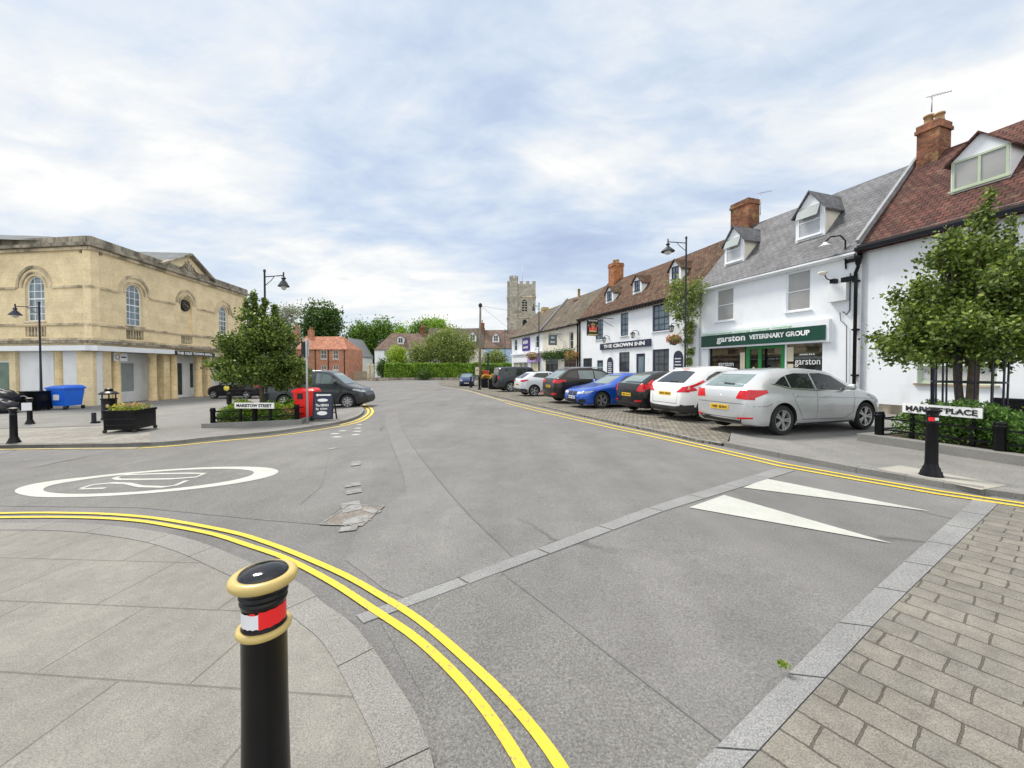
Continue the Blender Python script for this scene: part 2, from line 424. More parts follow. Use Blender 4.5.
def offset_line(pts, d):
    out = []
    for i, p in enumerate(pts):
        a = pts[max(i - 1, 0)]; b = pts[min(i + 1, len(pts) - 1)]
        t = (Vector((b[0] - a[0], b[1] - a[1], 0))).normalized(); out.append(Vector((p[0] - t.y * d, p[1] + t.x * d, 0)))
    return out
def smooth_line(pts, k=4):
    """Catmull-Rom"""
    P = [Vector(p) for p in pts]; P = [2 * P[0] - P[1]] + P + [2 * P[-1] - P[-2]]; out = []
    for i in range(1, len(P) - 2):
        a, b, c, d = P[i - 1:i + 3]
        for j in range(k):
            t = j / k
            out.append(.5 * ((2 * b) + (c - a) * t + (2 * a - 5 * b + 4 * c - d) * t * t + (3 * b - a - 3 * c + d) * t ** 3))
    out.append(P[-2]); return out
def stroke(name, pts, w, m, h, closed=False, smooth=True):
    if smooth: pts = smooth_line(pts)
    a = offset_line(pts, w / 2); b = offset_line(pts, -w / 2)
    bm = bmesh.new(); va = [bm.verts.new(p) for p in a]; vb = [bm.verts.new(p) for p in b]
    for i in range(len(a) - 1): bm.faces.new((vb[i], vb[i + 1], va[i + 1], va[i]))
    if closed: bm.faces.new((vb[-1], vb[0], va[0], va[-1]))
    for nrm, d in CREASE:
        n = Vector(nrm); bmesh.ops.bisect_plane(bm, geom=bm.verts[:] + bm.edges[:] + bm.faces[:], plane_co=n * d, plane_no=n)
    for f in bm.faces:
        f.normal_update()
        if f.normal.z < 0: f.normal_flip()
    for v in bm.verts: v.co.z = gz(v.co.x, v.co.y) + h
    me = bpy.data.meshes.new(name); bm.to_mesh(me); bm.free(); me.materials.append(m)
    o = bpy.data.objects.new(name, me); COL.objects.link(o); return tag(o, kind='structure')
def asphalt(name, base, spk=.55, warm=1.0, blot=.14, cracks=True):
    m, nt, b = newmat(name); v = coords(nt)
    c = mul(nt, (base, base * .99, base * .985 * warm), ramp(nt, noise(nt, v, .35, 6, .6), [(.3, 1 - blot), (.7, 1 + blot)]).outputs[0])
    c = mul(nt, c, ramp(nt, noise(nt, v, 2.2, 5, .7), [(.3, .90), (.7, 1.10)]).outputs[0])
    c = mul(nt, c, ramp(nt, noise(nt, v, 75, 3, .85), [(.36, 1 - spk), (.5, 1.0), (.66, 1 + spk * 1.3)]).outputs[0])
    c = mul(nt, c, ramp(nt, noise(nt, v, 260, 2, .8), [(.36, 1 - spk * .8), (.64, 1 + spk * .8)]).outputs[0])
    # tyre-polished streaks along the street
    st = noise(nt, coords(nt, rot=R(-18.5), scale=(1.1, .06, 1)), 1.2, 4, .6)
    c = mul(nt, c, ramp(nt, st, [(.35, .93), (.65, 1.07)]).outputs[0])
    if cracks:
        vo = nt.nodes.new('ShaderNodeTexVoronoi'); vo.feature = 'DISTANCE_TO_EDGE'; vo.inputs['Scale'].default_value = .28
        dis = nt.nodes.new('ShaderNodeMix'); dis.data_type = 'VECTOR'; dis.inputs[0].default_value = .35
        nn = nt.nodes.new('ShaderNodeTexNoise'); nn.inputs['Scale'].default_value = 1.4; nn.inputs['Detail'].default_value = 6
        nt.links.new(v, nn.inputs[0]); nt.links.new(v, dis.inputs[4]); nt.links.new(nn.outputs[1], dis.inputs[5])
        nt.links.new(dis.outputs[1], vo.inputs[0])
        msk = ramp(nt, noise(nt, v, .22, 2), [(.52, 1.0), (.6, 0.0)])
        ln = ramp(nt, vo.outputs[0], [(.0, .5), (.006, 1.0)])
        ad = nt.nodes.new('ShaderNodeMix'); ad.data_type = 'RGBA'; ad.blend_type = 'LIGHTEN'; ad.inputs[0].default_value = 1
        nt.links.new(ln.outputs[0], ad.inputs[6]); nt.links.new(msk.outputs[0], ad.inputs[7])
        c = mul(nt, c, ad.outputs[2])
    nt.links.new(c, b.inputs['Base Color']); b.inputs['Roughness'].default_value = .9
    b.inputs['Specular IOR Level'].default_value = .25
    bump(nt, b, noise(nt, v, 170, 3, .8), .6, .006); return m
def worn(name, col, under, wear=.5, sc=22):
    """road paint worn through to the tarmac in flecks"""
    m, nt, b = newmat(name); v = coords(nt)
    f = ramp(nt, noise(nt, v, sc, 8, .75), [(wear - .04, 0), (wear + .05, 1)])
    c = mixf(nt, col, (under, under, under), f.outputs[0])
    c = mul(nt, c, ramp(nt, noise(nt, v, 3, 3), [(.3, .9), (.7, 1.06)]).outputs[0])
    c = mul(nt, c, ramp(nt, noise(nt, v, 200, 2, .8), [(.35, .86), (.65, 1.1)]).outputs[0])
    nt.links.new(c, b.inputs['Base Color']); b.inputs['Roughness'].default_value = .75
    bump(nt, b, noise(nt, v, 150, 3, .8), .4, .005); return m
M['asphalt'] = asphalt('asphalt', .165, .30)
M['asphalt_new'] = asphalt('smooth_asphalt_patch', .178, .30, .985, .08, False)
M['asphalt_old'] = asphalt('coarse_asphalt', .165, .36, .97, .16)
M['pave_tar'] = asphalt('pavement_asphalt', .20, .35, .96, .12)
M['gravel_edge'] = mat('roadside_ground', (.10, .11, .06), .95, .3, .6, fine=.3, bscale=8)
M['paint_white'] = worn('white_road_paint', (.44, .45, .42), .19, .63)
M['paint_ghost'] = worn('worn_away_road_paint', (.25, .248, .24), .165, .50, 9)
M['paint_yellow'] = worn('yellow_road_paint', (.66, .49, .035), .17, .60, 30)
M['paint_yellow_old'] = worn('worn_yellow_road_paint', (.58, .47, .16), .20, .55, 18)
def granite(name, base, joint=True, L=1.1, rot=0.0):
    m, nt, b = newmat(name); v = coords(nt)
    c = mul(nt, base, ramp(nt, noise(nt, v, 120, 3, .85), [(.34, .5), (.5, 1), (.66, 1.5)]).outputs[0])
    c = mul(nt, c, ramp(nt, noise(nt, v, 1.3, 4), [(.3, .85), (.7, 1.15)]).outputs[0])
    nt.links.new(c, b.inputs['Base Color']); b.inputs['Roughness'].default_value = .8; b.inputs['Specular IOR Level'].default_value = .3
    bump(nt, b, noise(nt, v, 140, 3, .8), .35, .004); return m
M['granite'] = granite('grey_granite', (.215, .218, .22))
M['granite_warm'] = granite('warm_granite_kerb', (.205, .202, .19))
M['flag'] = brickmat('yorkstone_flags', (.212, .205, .186), (.197, .192, .175), (.14, .134, .12), 1.0, .62, .008, .88, .43, uv=False, bstr=.35, mottle=.13, var=.16, rot=R(7.3), grain=.30, big=((.20, .19, .165), .9, .56, .55))
M['flag_far'] = brickmat('pale_flags', (.25, .24, .215), (.215, .205, .185), (.16, .15, .13), .9, .6, .014, .9, .5, uv=False, bstr=.3, mottle=.15, rot=R(-18.5), grain=.2)
M['block'] = brickmat('tegula_block_paving', (.196, .184, .160), (.166, .159, .142), (.09, .084, .07), .262, .168, .006, .9, .42, uv=False, bstr=.9, mottle=.14, var=.25, rot=R(55), grain=.35, wob=.012, big=((.26, .235, .19), 1.4, .58, .4))
M['cobble'] = brickmat('stone_setts', (.23, .215, .18), (.165, .155, .13), (.07, .062, .05), .16, .11, .012, .9, .5, uv=False, bstr=.9, mottle=.25, var=.4, rot=R(-18.5), grain=.25, wob=.02)
def P(*pts, h=0.0): return [G(a, b, h) for a, b in pts]
# big base sheet reaching the horizon, then the tarmac on it
sheet('ground', [(-2500, -60), (2500, -60), (2500, 4000), (-2500, 4000)], M['gravel_edge'], -.03)
sheet('road', [(-60, -12), (30, -12), (26, 20), (6, 72), (-18, 72), (-40, 95), (-52, 92), (-30, 60), (-60, 40)], M['asphalt'], 0.0)
sheet('road_patch', P((386, 412), (398, 412), (400, 424), (413, 447), (440, 482), (468, 514), (500, 545), (515, 560), (460, 577), (404, 598), (385, 590), (345, 560), (362, 525), (390, 504), (405, 492), (402, 472), (392, 446), (385, 425)), M['asphalt_new'], .004)
sheet('road_patch', P((412, 604), (500, 572), (600, 649), (725, 745), (700, 768), (640, 860), (640, 980), (300, 980), (425, 700), (380, 622)), M['asphalt_old'], .004)
sheet('road_patch', P((120, 450), (180, 447), (300, 446), (330, 452), (322, 486), (300, 505), (345, 505), (320, 525), (260, 520), (140, 508), (0, 506), (-80, 506), (-40, 486), (30, 469)), M['asphalt_old'], .004)
# the joint lines in the tarmac
M['tar'] = mat('bitumen_joint', (.10, .10, .10), .7, .2, 6)
M['tar_soft'] = mat('faded_bitumen_joint', (.12, .12, .12), .8, .2, 6)
for pts, w in (([(398, 412), (400, 424), (413, 447), (440, 482), (468, 514), (500, 545), (515, 560)], .016), ([(385, 425), (392, 446), (402, 472), (405, 492)], .02),
               ([(500, 572), (600, 649), (725, 745)], .008), ([(29, 469), (75, 459), (125, 449.5)], .03), ([(862, 500), (905, 508), (960, 521)], .012)):
    stroke('tarmac_joint', P(*pts), w, M['tar'] if w == .016 else M['tar_soft'], .0075)
# --- near pavement, bottom left
ko = P((-140, 522), (-60, 522), (0, 523), (83, 523.5), (153, 531), (199, 542), (244, 560), (298, 582.5), (323, 603), (350, 622), (373, 649), (398, 686), (418, 719), (434, 768), (440, 860), (430, 1100), h=.06)
ko = smooth_line(ko, 3); ki = offset_line(ko, -.20)
back = [Vector((-.3, -6, 0)), Vector((-30, -6, 0)), Vector((-30, 4.2, 0))]
sheet('pavement', ki + back, M['flag'], .058, .2)
# kerb stones, each about a metre long
mk = MB()
seg = []
acc = 0; last = 0
for i in range(1, len(ko)):
    acc += (ko[i] - ko[i - 1]).length
    if acc > .75 or i == len(ko) - 1: seg.append((last, i)); last = i; acc = 0
for a, b in seg:
    po = [p.copy() for p in ko[a:b + 1]]; pi_ = [p.copy() for p in ki[a:b + 1]]
    for q in (po, pi_):
        d = (q[1] - q[0]).normalized() * .004; q[0] = q[0] + d
        d = (q[-1] - q[-2]).normalized() * .004; q[-1] = q[-1] - d
    loop = po + pi_[::-1]
    n = len(loop)
    top = [(p.x, p.y, gz(p.x, p.y) + .064) for p in loop]; bot = [(p.x, p.y, gz(p.x, p.y) - .1) for p in loop]
    mk.add(top + bot, [(i, (i + 1) % n, n + (i + 1) % n, n + i) for i in range(n)])
    k = len(po)
    mk.add(top, [(i, i + 1, n - 2 - i, n - 1 - i) for i in range(k - 1)])
tag(mk.build('kerb', M['granite_warm']), kind='structure')
yo = P((-140, 514), (0, 514), (83, 514), (137, 517), (178, 522.5), (232, 533), (265, 543), (298, 555.6), (344, 576), (381, 597), (420, 622), (466, 661), (512, 706), (560, 768), (600, 850), (640, 1000))
yi = P((-140, 518.3), (0, 518.3), (83, 518.3), (137, 521.5), (178, 528), (215, 535.5), (249, 546.5), (286, 559.5), (331, 583), (373, 610.5), (420, 643), (472, 695), (522, 768), (555, 850), (580, 1000))
stroke('yellow_line', yo, .056, M['paint_yellow'], .0135)
stroke('yellow_line', yi, .056, M['paint_yellow'], .0135)
# --- granite bands across the road
def band(name, L0, L1, R0, R1, n, h, m=None):
    """row of separate granite slabs between two lines"""
    L0, L1, R0, R1 = [G(*p) for p in (L0, L1, R0, R1)]; b = MB()
    for i in range(n):
        t0 = i / n + .0012; t1 = (i + 1) / n - .0012
        q = [L0.lerp(L1, t0), L0.lerp(L1, t1), R0.lerp(R1, t1), R0.lerp(R1, t0)]
        b.add([(p.x, p.y, gz(p.x, p.y) + h) for p in q] + [(p.x, p.y, gz(p.x, p.y) - .05) for p in q], [(0, 1, 2, 3), (0, 1, 5, 4), (1, 2, 6, 5), (2, 3, 7, 6), (3, 0, 4, 7)])
    return tag(b.build(name, m or M['granite']), kind='structure')
band('granite_band', (602, 866), (973, 500.5), (654, 866), (998, 504.5), 9, .012)
band('granite_band', (355, 617), (777, 468.5), (362, 624.5), (795, 471), 8, .009)
g1 = G(998, 504.5); gd = (G(654, 866) - g1).normalized()
a0 = g1; a1 = g1 + gd * 9
perp = Vector((-gd.y, gd.x, 0));
if perp.x < 0: perp = -perp
sheet('block_paving', [a0 + perp * .004, a1 + perp * .004, a1 + perp * 14 , a0 + Vector((7, -22.5, 0)), G(1110, 519.5) - Vector((.06, .06, 0)), G(1024, 507.3) - Vector((.05, .05, 0))], M['block'], .008)
# --- right pavement with kerb
rk = P((724, 446.5), (736, 449.2), (778, 457.8), (856, 473.2), (905, 481.7), (943, 488.4), (985, 495), (1024, 500.5), (1100, 511), (1300, 539))
def nline(n, s): return sn(s, n)
fac_n = 15.95
pv = [rk[0]] + rk[1:] + [nline(fac_n, -8), nline(fac_n, 70), nline(13.3, 70), nline(13.3, 7.2), nline(11.8, 7.3), nline(8.5, 5.9)]
rk2 = offset_line(rk, .14)
pv = rk2 + [nline(fac_n + 1, -8), nline(fac_n + 1, 62), nline(13.4, 62), nline(13.4, 8.0), nline(8.0, 7.3)]
sheet('pavement', pv, M['pave_tar'], .075, .2)
mk = MB()
for i in range(len(rk) - 1):
    a, b, c, d = rk[i], rk[i + 1], rk2[i + 1], rk2[i]; k = max(1, int((b - a).length / .8))
    for j in range(k):
        t0 = j / k + .004; t1 = (j + 1) / k - .004; q = [a.lerp(b, t0), a.lerp(b, t1), d.lerp(c, t1), d.lerp(c, t0)]
        hh = .092 - max(0, i - 2) * .004
        mk.add([(p.x, p.y, gz(p.x, p.y) + hh) for p in q] + [(p.x, p.y, gz(p.x, p.y) - .05) for p in q], [(0, 1, 2, 3), (0, 1, 5, 4), (1, 2, 6, 5), (2, 3, 7, 6), (3, 0, 4, 7)])
tag(mk.build('kerb', M['granite_warm']), kind='structure')
# parking bays paved with setts
sheet('parking_bay', [rk[0] + Vector((.06, .02, 0)), nline(8.0, 7.3), nline(13.4, 8.0), nline(13.4, 62), nline(8.6, 62)] + P((440, 385), (466, 388.9), (500, 398), (540, 406.9), (618, 424.8), (700, 442.8)), M['cobble'], .05, .12)
# double yellow lines on the right, faded beyond the bend
ra = P((1110, 519.5), (1024, 507.3), (937, 494.3), (860, 480.8), (780, 466.5), (700, 447.8), (618, 429.8), (540, 411.9), (505, 403))
rb = P((1110, 516), (1024, 504), (940, 491.6), (860, 477.8), (783, 464), (700, 445), (618, 427), (540, 409.2), (505, 400.8))
stroke('yellow_line', ra, .075, M['paint_yellow'], .009, smooth=False)
stroke('yellow_line', rb, .075, M['paint_yellow'], .009, smooth=False)
stroke('road_marking', P((505, 401.5), (484, 395.5), (466, 390.5), (445, 387.5), (420, 385.5)), .12, M['paint_yellow_old'], .012)
stroke('road_marking', P((722, 446), (696, 440.8), (649, 430.4), (607, 420.8)), .10, M['paint_ghost'], .056, smooth=False)
# shark teeth, roundel, worn dashes
for t in (((689, 508), (724, 495.5), (892, 544)), ((743, 488), (766, 479), (931, 512))):
    sheet('road_marking', P(*t), M['paint_white'], .008)
el = P((18, 488), (270, 477), (190, 468.5), (95, 497), (55, 493), (60, 476), (230, 470), (190, 492))
cx, cy = (el[0].x + el[1].x) / 2, (el[2].y + el[3].y) / 2
def ellipse(a, b, k=56): return [Vector((cx + a * math.cos(2 * math.pi * i / k), cy + b * math.sin(2 * math.pi * i / k) + .02 * a * math.cos(2 * math.pi * i / k), 0)) for i in range(k)]
sheet('road_marking', [ellipse(2.03, .80), ellipse(1.62, .66)[::-1]], M['paint_white'], .009)
def cr(*pts): return [G(x / 3.413, 430 + y / 3.413) for x, y in pts]
stroke('road_marking', cr((390, 165), (425, 155), (520, 151), (640, 149), (698, 150), (670, 162), (590, 168), (480, 170), (405, 170), (390, 165)), .085, M['paint_white'], .009, smooth=False)
stroke('road_marking', cr((275, 201), (318, 188), (380, 182), (435, 184), (480, 194), (560, 196), (600, 190), (638, 174)), .085, M['paint_white'], .009, smooth=False)
stroke('road_marking', cr((272, 203), (360, 200)), .07, M['paint_white'], .009, smooth=False)
dm = P((320, 525), (350, 505.5), (384, 506.5), (362, 526.5))
M['repair'] = mat('brownish_patch', (.185, .165, .145), .9, .3, 3, fine=.35, bscale=30)
sheet('road_patch', dm, M['repair'], .008)
stroke('tarmac_joint', dm + [dm[0]], .03, M['paint_ghost'], .0125, smooth=False)
for a, b, w in (((350, 503), (353, 512), .22), ((354, 518), (358, 524), .28), ((368, 513), (376, 510), .25), ((350, 527), (347, 532), .18), ((352, 484), (353, 487), .22), ((354, 490), (354, 494), .2), ((356, 462), (356, 466), .16)):
    stroke('road_marking', P(a, b), w, M['paint_ghost'], .0125, smooth=False)
for a, b in (((333, 437.2), (341, 437.2)), ((331, 434), (339, 434)), ((339, 431), (346, 431)), ((352, 435), (359, 435)), ((354, 431.5), (361, 431.5)), ((355, 428.4), (361, 428.4)), ((357, 424.8), (362, 424.8)), ((327, 450), (336, 448))):
    stroke('road_marking', P(a, b), .16, M['paint_ghost' if b[1] > 440 else 'paint_white'], .0075, smooth=False)
stroke('road_marking', P((372, 392.8), (440, 389.5)), .14, M['paint_ghost'], .012, smooth=False)
# --- left island pavement with its kerb and lines
lk = P((-200, 449), (-60, 448.5), (0, 448), (137, 446.5), (200, 441), (229, 438.2), (268, 434.6), (307, 429.3), (336.5, 424.6), (352, 420.5), (361, 416), (364, 411.5), (361, 408), (350, 405.5), (330, 403.5), (300, 402))
lk = smooth_line(lk, 3)
lk2 = offset_line(lk, .13)
far = [Vector((-13, 24, 0)), Vector((-16, 30, 0)), Vector((-22, 48, 0)), Vector((-26, 62, 0)), Vector((-50, 60, 0)), Vector((-50, 8, 0))]
sheet('pavement', lk2 + far, M['pave_tar'], .08, .2)
mk = MB()
for i in range(len(lk) - 1):
    a, b, c, d = lk[i], lk[i + 1], lk2[i + 1], lk2[i]; q = [a.lerp(b, .006), a.lerp(b, .994), d.lerp(c, .994), d.lerp(c, .006)]
    mk.add([(p.x, p.y, gz(p.x, p.y) + .086) for p in q] + [(p.x, p.y, gz(p.x, p.y) - .05) for p in q], [(0, 1, 2, 3), (0, 1, 5, 4), (1, 2, 6, 5), (2, 3, 7, 6), (3, 0, 4, 7)])
tag(mk.build('kerb', M['granite_warm']), kind='structure')
# pale flags along the edge and the low step behind them
sheet('flagstones', P((-120, 446), (0, 445.5), (120, 444), (150, 443), (150, 433), (101, 425.6), (40, 427.5), (-120, 432), h=.08), M['flag_far'], .086)
stroke('tarmac_joint', P((-120, 430.5), (0, 428.4), (50, 427.2), (101, 425.5), h=.09), .09, M['dark'], .092, smooth=False)
stroke('yellow_line', P((-120, 451), (0, 449.8), (60, 449), (137, 448.5)), .10, M['paint_yellow_old'], .012, smooth=False)
stroke('yellow_line', P((139, 448.5), (200, 443.5), (229, 440.6), (268, 437), (307, 431.8), (340, 426.5), (358, 422.3), (368, 417.5), (372.6, 412), (370, 407.6), (362, 404)), .10, M['paint_yellow'], .009)
stroke('yellow_line', P((340, 425), (356, 420.8), (364.5, 416.6), (368.5, 412), (366, 408), (358, 405)), .09, M['paint_yellow'], .009)
stroke('road_gutter', P((139, 447.3), (170, 445), (200, 442), (229, 439), (268, 435.6), (307, 430.4), (340, 425)), .10, M['gravel_edge'], .008)
# small weed in the joint
def leaves(name, n, gen, size, m, parent=None, aspect=1.5, seed=1, droop=.3, world=False):
    """many small rhombic leaves; gen(rng, n) gives the n centres"""
    rng = np.random.default_rng(seed); c = gen(rng, n); n = len(c)
    if world and parent is not None:
        off = Vector((0, 0, 0)); q = parent
        while q is not None: off += q.location; q = q.parent
        c = c - np.array(off)
    a = rng.normal(size=(n, 3)); a[:, 2] -= droop; a /= np.linalg.norm(a, axis=1)[:, None]
    r = rng.normal(size=(n, 3)); r[:, 2] += .6 * rng.random(n); b = np.cross(a, r); b /= np.linalg.norm(b, axis=1)[:, None] + 1e-9
    nrm = np.cross(a, b)
    sz = size * (.6 + .8 * rng.random(n))[:, None]
    v = np.stack([c - a * sz * .5, c + b * sz / aspect * .5 + nrm * sz * .08, c + a * sz * .5, c - b * sz / aspect * .5 + nrm * sz * .08], 1).reshape(-1, 3).astype(np.float32)
    me = bpy.data.meshes.new(name)
    me.vertices.add(4 * n); me.vertices.foreach_set('co', v.ravel())
    me.loops.add(4 * n); me.loops.foreach_set('vertex_index', np.arange(4 * n, dtype=np.int32))
    me.polygons.add(n); me.polygons.foreach_set('loop_start', np.arange(0, 4 * n, 4, dtype=np.int32))
    me.polygons.foreach_set('loop_total', np.full(n, 4, dtype=np.int32))
    me.update(calc_edges=True); me.materials.append(m)
    o = bpy.data.objects.new(name, me); COL.objects.link(o)
    if parent is not None: o.parent = parent
    return o
def blob(c, r, squash=(1, 1, 1), power=.45):
    """generator: points in an ellipsoid, thicker towards its skin"""
    def g(rng, n):
        d = rng.normal(size=(n, 3)); d /= np.linalg.norm(d, axis=1)[:, None]
        return np.array(c) + d * (rng.random(n) ** power)[:, None] * r * np.array(squash)
    return g
w = G(783, 676)
tag(leaves('weed', 130, lambda rng, n: np.array((w.x, w.y, .025)) + rng.normal(size=(n, 3)) * (.013, .013, .008), .022, M['leaf_lime'], aspect=4),
    'small tuft of green weed growing against the granite band', 'weed')
# ---------------------------------------------------------------- building kit (facade-local coordinates)
def uw(u, d, z): return (u, d, z)
def fthing(F, name, label, cat, u=0, group=None):
    w = F.w(u, 0); o = thing(name, label, cat, w, F.ang, group); o['u0'] = u; return o
class K:
    """parts of one building; local origin at facade u=u0"""
    def __init__(self, F, name, label, cat, u0, group=None):
        self.F = F; self.u0 = u0; self.o = fthing(F, name, label, cat, u0, group); del self.o['u0']
    def wall(self, u0, u1, z0, z1, m, holes=(), d0=0, d1=.3, name='wall', top=None, parent=None):
        """front wall with openings; holes are loops; top optional (u,z) list replacing the straight top"""
        lp = [(u0 - self.u0, z0), (u1 - self.u0, z0)] + ([(a - self.u0, b) for a, b in top] if top else [(u1 - self.u0, z1), (u0 - self.u0, z1)])
        b = MB(); b.prism(lp, d0, d1, lambda p, q, d: (p, d, q), holes=[[(a - self.u0, c) for a, c in h] for h in holes])
        return b.build(name, m, parent or self.o)
    def box(self, name, u0, d0, z0, u1, d1, z1, m, parent=None):
        return MB().box(u0 - self.u0, d0, z0, u1 - self.u0, d1, z1).build(name, m, parent or self.o)
    def window(self, r, fm, gm, nx=2, ny=2, fw=.06, rec=.12, sill=.05, sm=None, bars=.03, mid=0, arch=False, name='window', d=0, parent=None, proud=.02):
        """frame part with pane and sill as sub-parts"""
        u0, z0, u1, z1 = r; u0 -= self.u0; u1 -= self.u0; W = u1 - u0; H = z1 - z0
        b = MB(); y0 = d + rec - .03; y1 = d + rec + .04
        if arch:
            lo = archloop(u0, z0, u1, z1); li = archloop(u0 + fw, z0 + fw, u1 - fw, z1 - fw)
            b.prism(lo, y0, y1, lambda p, q, t: (p, t, q), holes=[li])
        else:
            b.box(u0, y0, z0, u0 + fw, y1, z1); b.box(u1 - fw, y0, z0, u1, y1, z1)
            b.box(u0 + fw, y0, z0, u1 - fw, y1, z0 + fw); b.box(u0 + fw, y0, z1 - fw, u1 - fw, y1, z1)
        for i in range(1, nx):
            x = u0 + W * i / nx; b.box(x - bars / 2, y0 + .012, z0 + fw, x + bars / 2, y1 - .01, z1 - fw)
        for i in range(1, ny):
            z = z0 + H * i / ny; t = bars / 2 if not (mid and i == mid) else bars * .9
            b.box(u0 + fw, y0 + (.008 if not (mid and i == mid) else -.012), z - t, u1 - fw, y1 - .012, z + t)
        f = b.build(name, fm, parent or self.o)
        p = MB()
        if arch: p.prism(archloop(u0 + .01, z0 + .01, u1 - .01, z1 - .01), y0 + .025, y0 + .03, lambda p_, q, t: (p_, t, q))
        else: p.box(u0 + .01, y0 + .025, z0 + .01, u1 - .01, y0 + .03, z1 - .01)
        if parent is None: p.build('pane', gm, f)
        else: p.build('pane', gm, f)
        if sill and parent is None:
            MB().box(u0 - .06, d - .07, z0 - sill, u1 + .06, d + rec, z0 - .002).build('sill', sm or fm, f)
        return f
    def hole(self, r, arch=False):
        u0, z0, u1, z1 = r
        return archloop(u0, z0, u1, z1) if arch else [(u0, z0), (u1, z0), (u1, z1), (u0, z1)]
    def roof(self, u0, u1, ze, zr, dr, m, d0=-.25, back=True, name='roof', th=.12, el=0, er=0, sag=0):
        """pitched roof, ridge at depth dr; el/er shift the ridge ends inwards (hips)"""
        t = (zr - ze) / dr; b = MB(); a, c = u0 - self.u0, u1 - self.u0
        n = 10; 
        def zz(k, z): return z - sag * math.sin(math.pi * k / n)
        for k in range(n):
            f0, f1 = k / n, (k + 1) / n
            e0, e1 = a + (c - a) * f0, a + (c - a) * f1; r0, r1 = a + el + (c - a - el - er) * f0, a + el + (c - a - el - er) * f1
            q = [(e0, d0, ze + d0 * t), (e1, d0, ze + d0 * t), (r1, dr, zz(k + 1, zr)), (r0, dr, zz(k, zr))]
            b.add(q, [(0, 1, 2, 3)])
            b.add([(e0, d0, ze + d0 * t), (e1, d0, ze + d0 * t), (e1, d0 + .02, ze + d0 * t - th), (e0, d0 + .02, ze + d0 * t - th)], [(0, 1, 2, 3)])
            if back: q = [(r0, dr, zz(k, zr)), (r1, dr, zz(k + 1, zr)), (e1, 2 * dr - d0, ze + d0 * t), (e0, 2 * dr - d0, ze + d0 * t)]; b.add(q, [(0, 1, 2, 3)])
        if el or er or True:
            for e, s_ in ((a, a + el), (c, c - er)):
                b.add([(e, d0, ze + d0 * t), (s_, dr, zr), (e, 2 * dr - d0, ze + d0 * t)], [(0, 1, 2)])
        r = b.build(name, m, self.o); self.rf = r; self.slope = t; self.ze = ze
        return r
    def rz(self, d): return self.ze + d * self.slope
    def gable_wall(self, u, z0, ze, zr, dr, m, th=.2, name='gable_wall'):
        b = MB(); b.prism([(0, z0), (2 * dr, z0), (2 * dr, ze - .05), (dr, zr - .12), (0, ze - .05)], u - self.u0, u - self.u0 + th, lambda p, q, d: (d, p, q)); return b.build(name, m, self.o)
    def roofhit(self, px, py):
        lo, hi = -.3, 6
        for i in range(50):
            m_ = (lo + hi) / 2; u, z = self.F.at(px, py, m_)
            if z > self.rz(m_): lo = m_
            else: hi = m_
        return u, m_, z
    def dormer(self, pl, pr, pt, yb, wm, cm, fm, gm, rm, win=(.14, .86, .1, .62), eave=None, nx=2, ny=1, openw=False):
        """pl, pr: left/right px of the front; pt: (px,py) of the apex; yb: y of the front's bottom-left"""
        u0, d, zb = self.roofhit(pl, yb); u1 = self.F.u(pr, d); zp = self.F.at(*pt, d)[1]
        a, c = u0 - self.u0, u1 - self.u0; W = c - a; mid = (a + c) / 2
        zev = zb + (zp - zb) * (.58 if eave is None else eave); d -= .02
        root = MB().prism([(a, zb - .05), (c, zb - .05), (c, zev), (mid, zp), (a, zev)], d, d + .06, lambda p, q, t: (p, t, q),
             holes=[[(a + W * win[0], zb + (zp - zb) * win[2]), (a + W * win[1], zb + (zp - zb) * win[2]), (a + W * win[1], zb + (zp - zb) * win[3]), (a + W * win[0], zb + (zp - zb) * win[3])]]).build('dormer', wm, self.o)
        for x in (a, c):
            ck = MB()
            s_ = .001 if x == a else -.05
            dz = (zev - self.ze) / self.slope
            ck.prism([(d + .06, zb - .05), (dz, zev), (d + .06, zev)], x + s_, x + s_ + .05, lambda p, q, t: (t, p, q))
            ck.build('cheek', cm, root)
        rb = MB(); ov = .12; dp = (zp - self.ze) / self.slope; de = (zev - self.ze) / self.slope; k = (zp - zev) / (W / 2)
        for sgn, x in ((-1, a), (1, c)):
            xo = x + sgn * ov; zo = zev - k * ov
            top = [(mid, d - ov, zp + .03), (xo, d - ov, zo + .03), (xo, de + .0, zo + .03), (mid, dp + .05, zp + .03)]
            rb.add(top + [(p[0], p[1], p[2] - .06) for p in top], [(0, 1, 2, 3), (4, 5, 6, 7), (0, 1, 5, 4), (1, 2, 6, 5), (2, 3, 7, 6)])
        rb.build('dormer_roof', rm, root)
        r = (u0 + W * win[0], zb + (zp - zb) * win[2], u0 + W * win[1], zb + (zp - zb) * win[3])
        # window frame and pane as sub-parts of the dormer
        uu0, z0, uu1, z1 = r; uu0 -= self.u0; uu1 -= self.u0; fw = .06; y0, y1 = d - .02, d + .05; b = MB()
        b.box(uu0, y0, z0, uu0 + fw, y1, z1); b.box(uu1 - fw, y0, z0, uu1, y1, z1); b.box(uu0 + fw, y0, z0, uu1 - fw, y1, z0 + fw); b.box(uu0 + fw, y0, z1 - fw, uu1 - fw, y1, z1)
        for i in range(1, nx): x = uu0 + (uu1 - uu0) * i / nx; b.box(x - .03, y0 + .006, z0 + fw, x + .03, y1 - .01, z1 - fw)
        for i in range(1, ny): z = z0 + (z1 - z0) * i / ny; b.box(uu0 + fw, y0 + .01, z - .02, uu1 - fw, y1 - .012, z + .02)
        b.box(uu0 - .05, d - .09, z0 - .05, uu1 + .05, d - .021, z0 - .003)
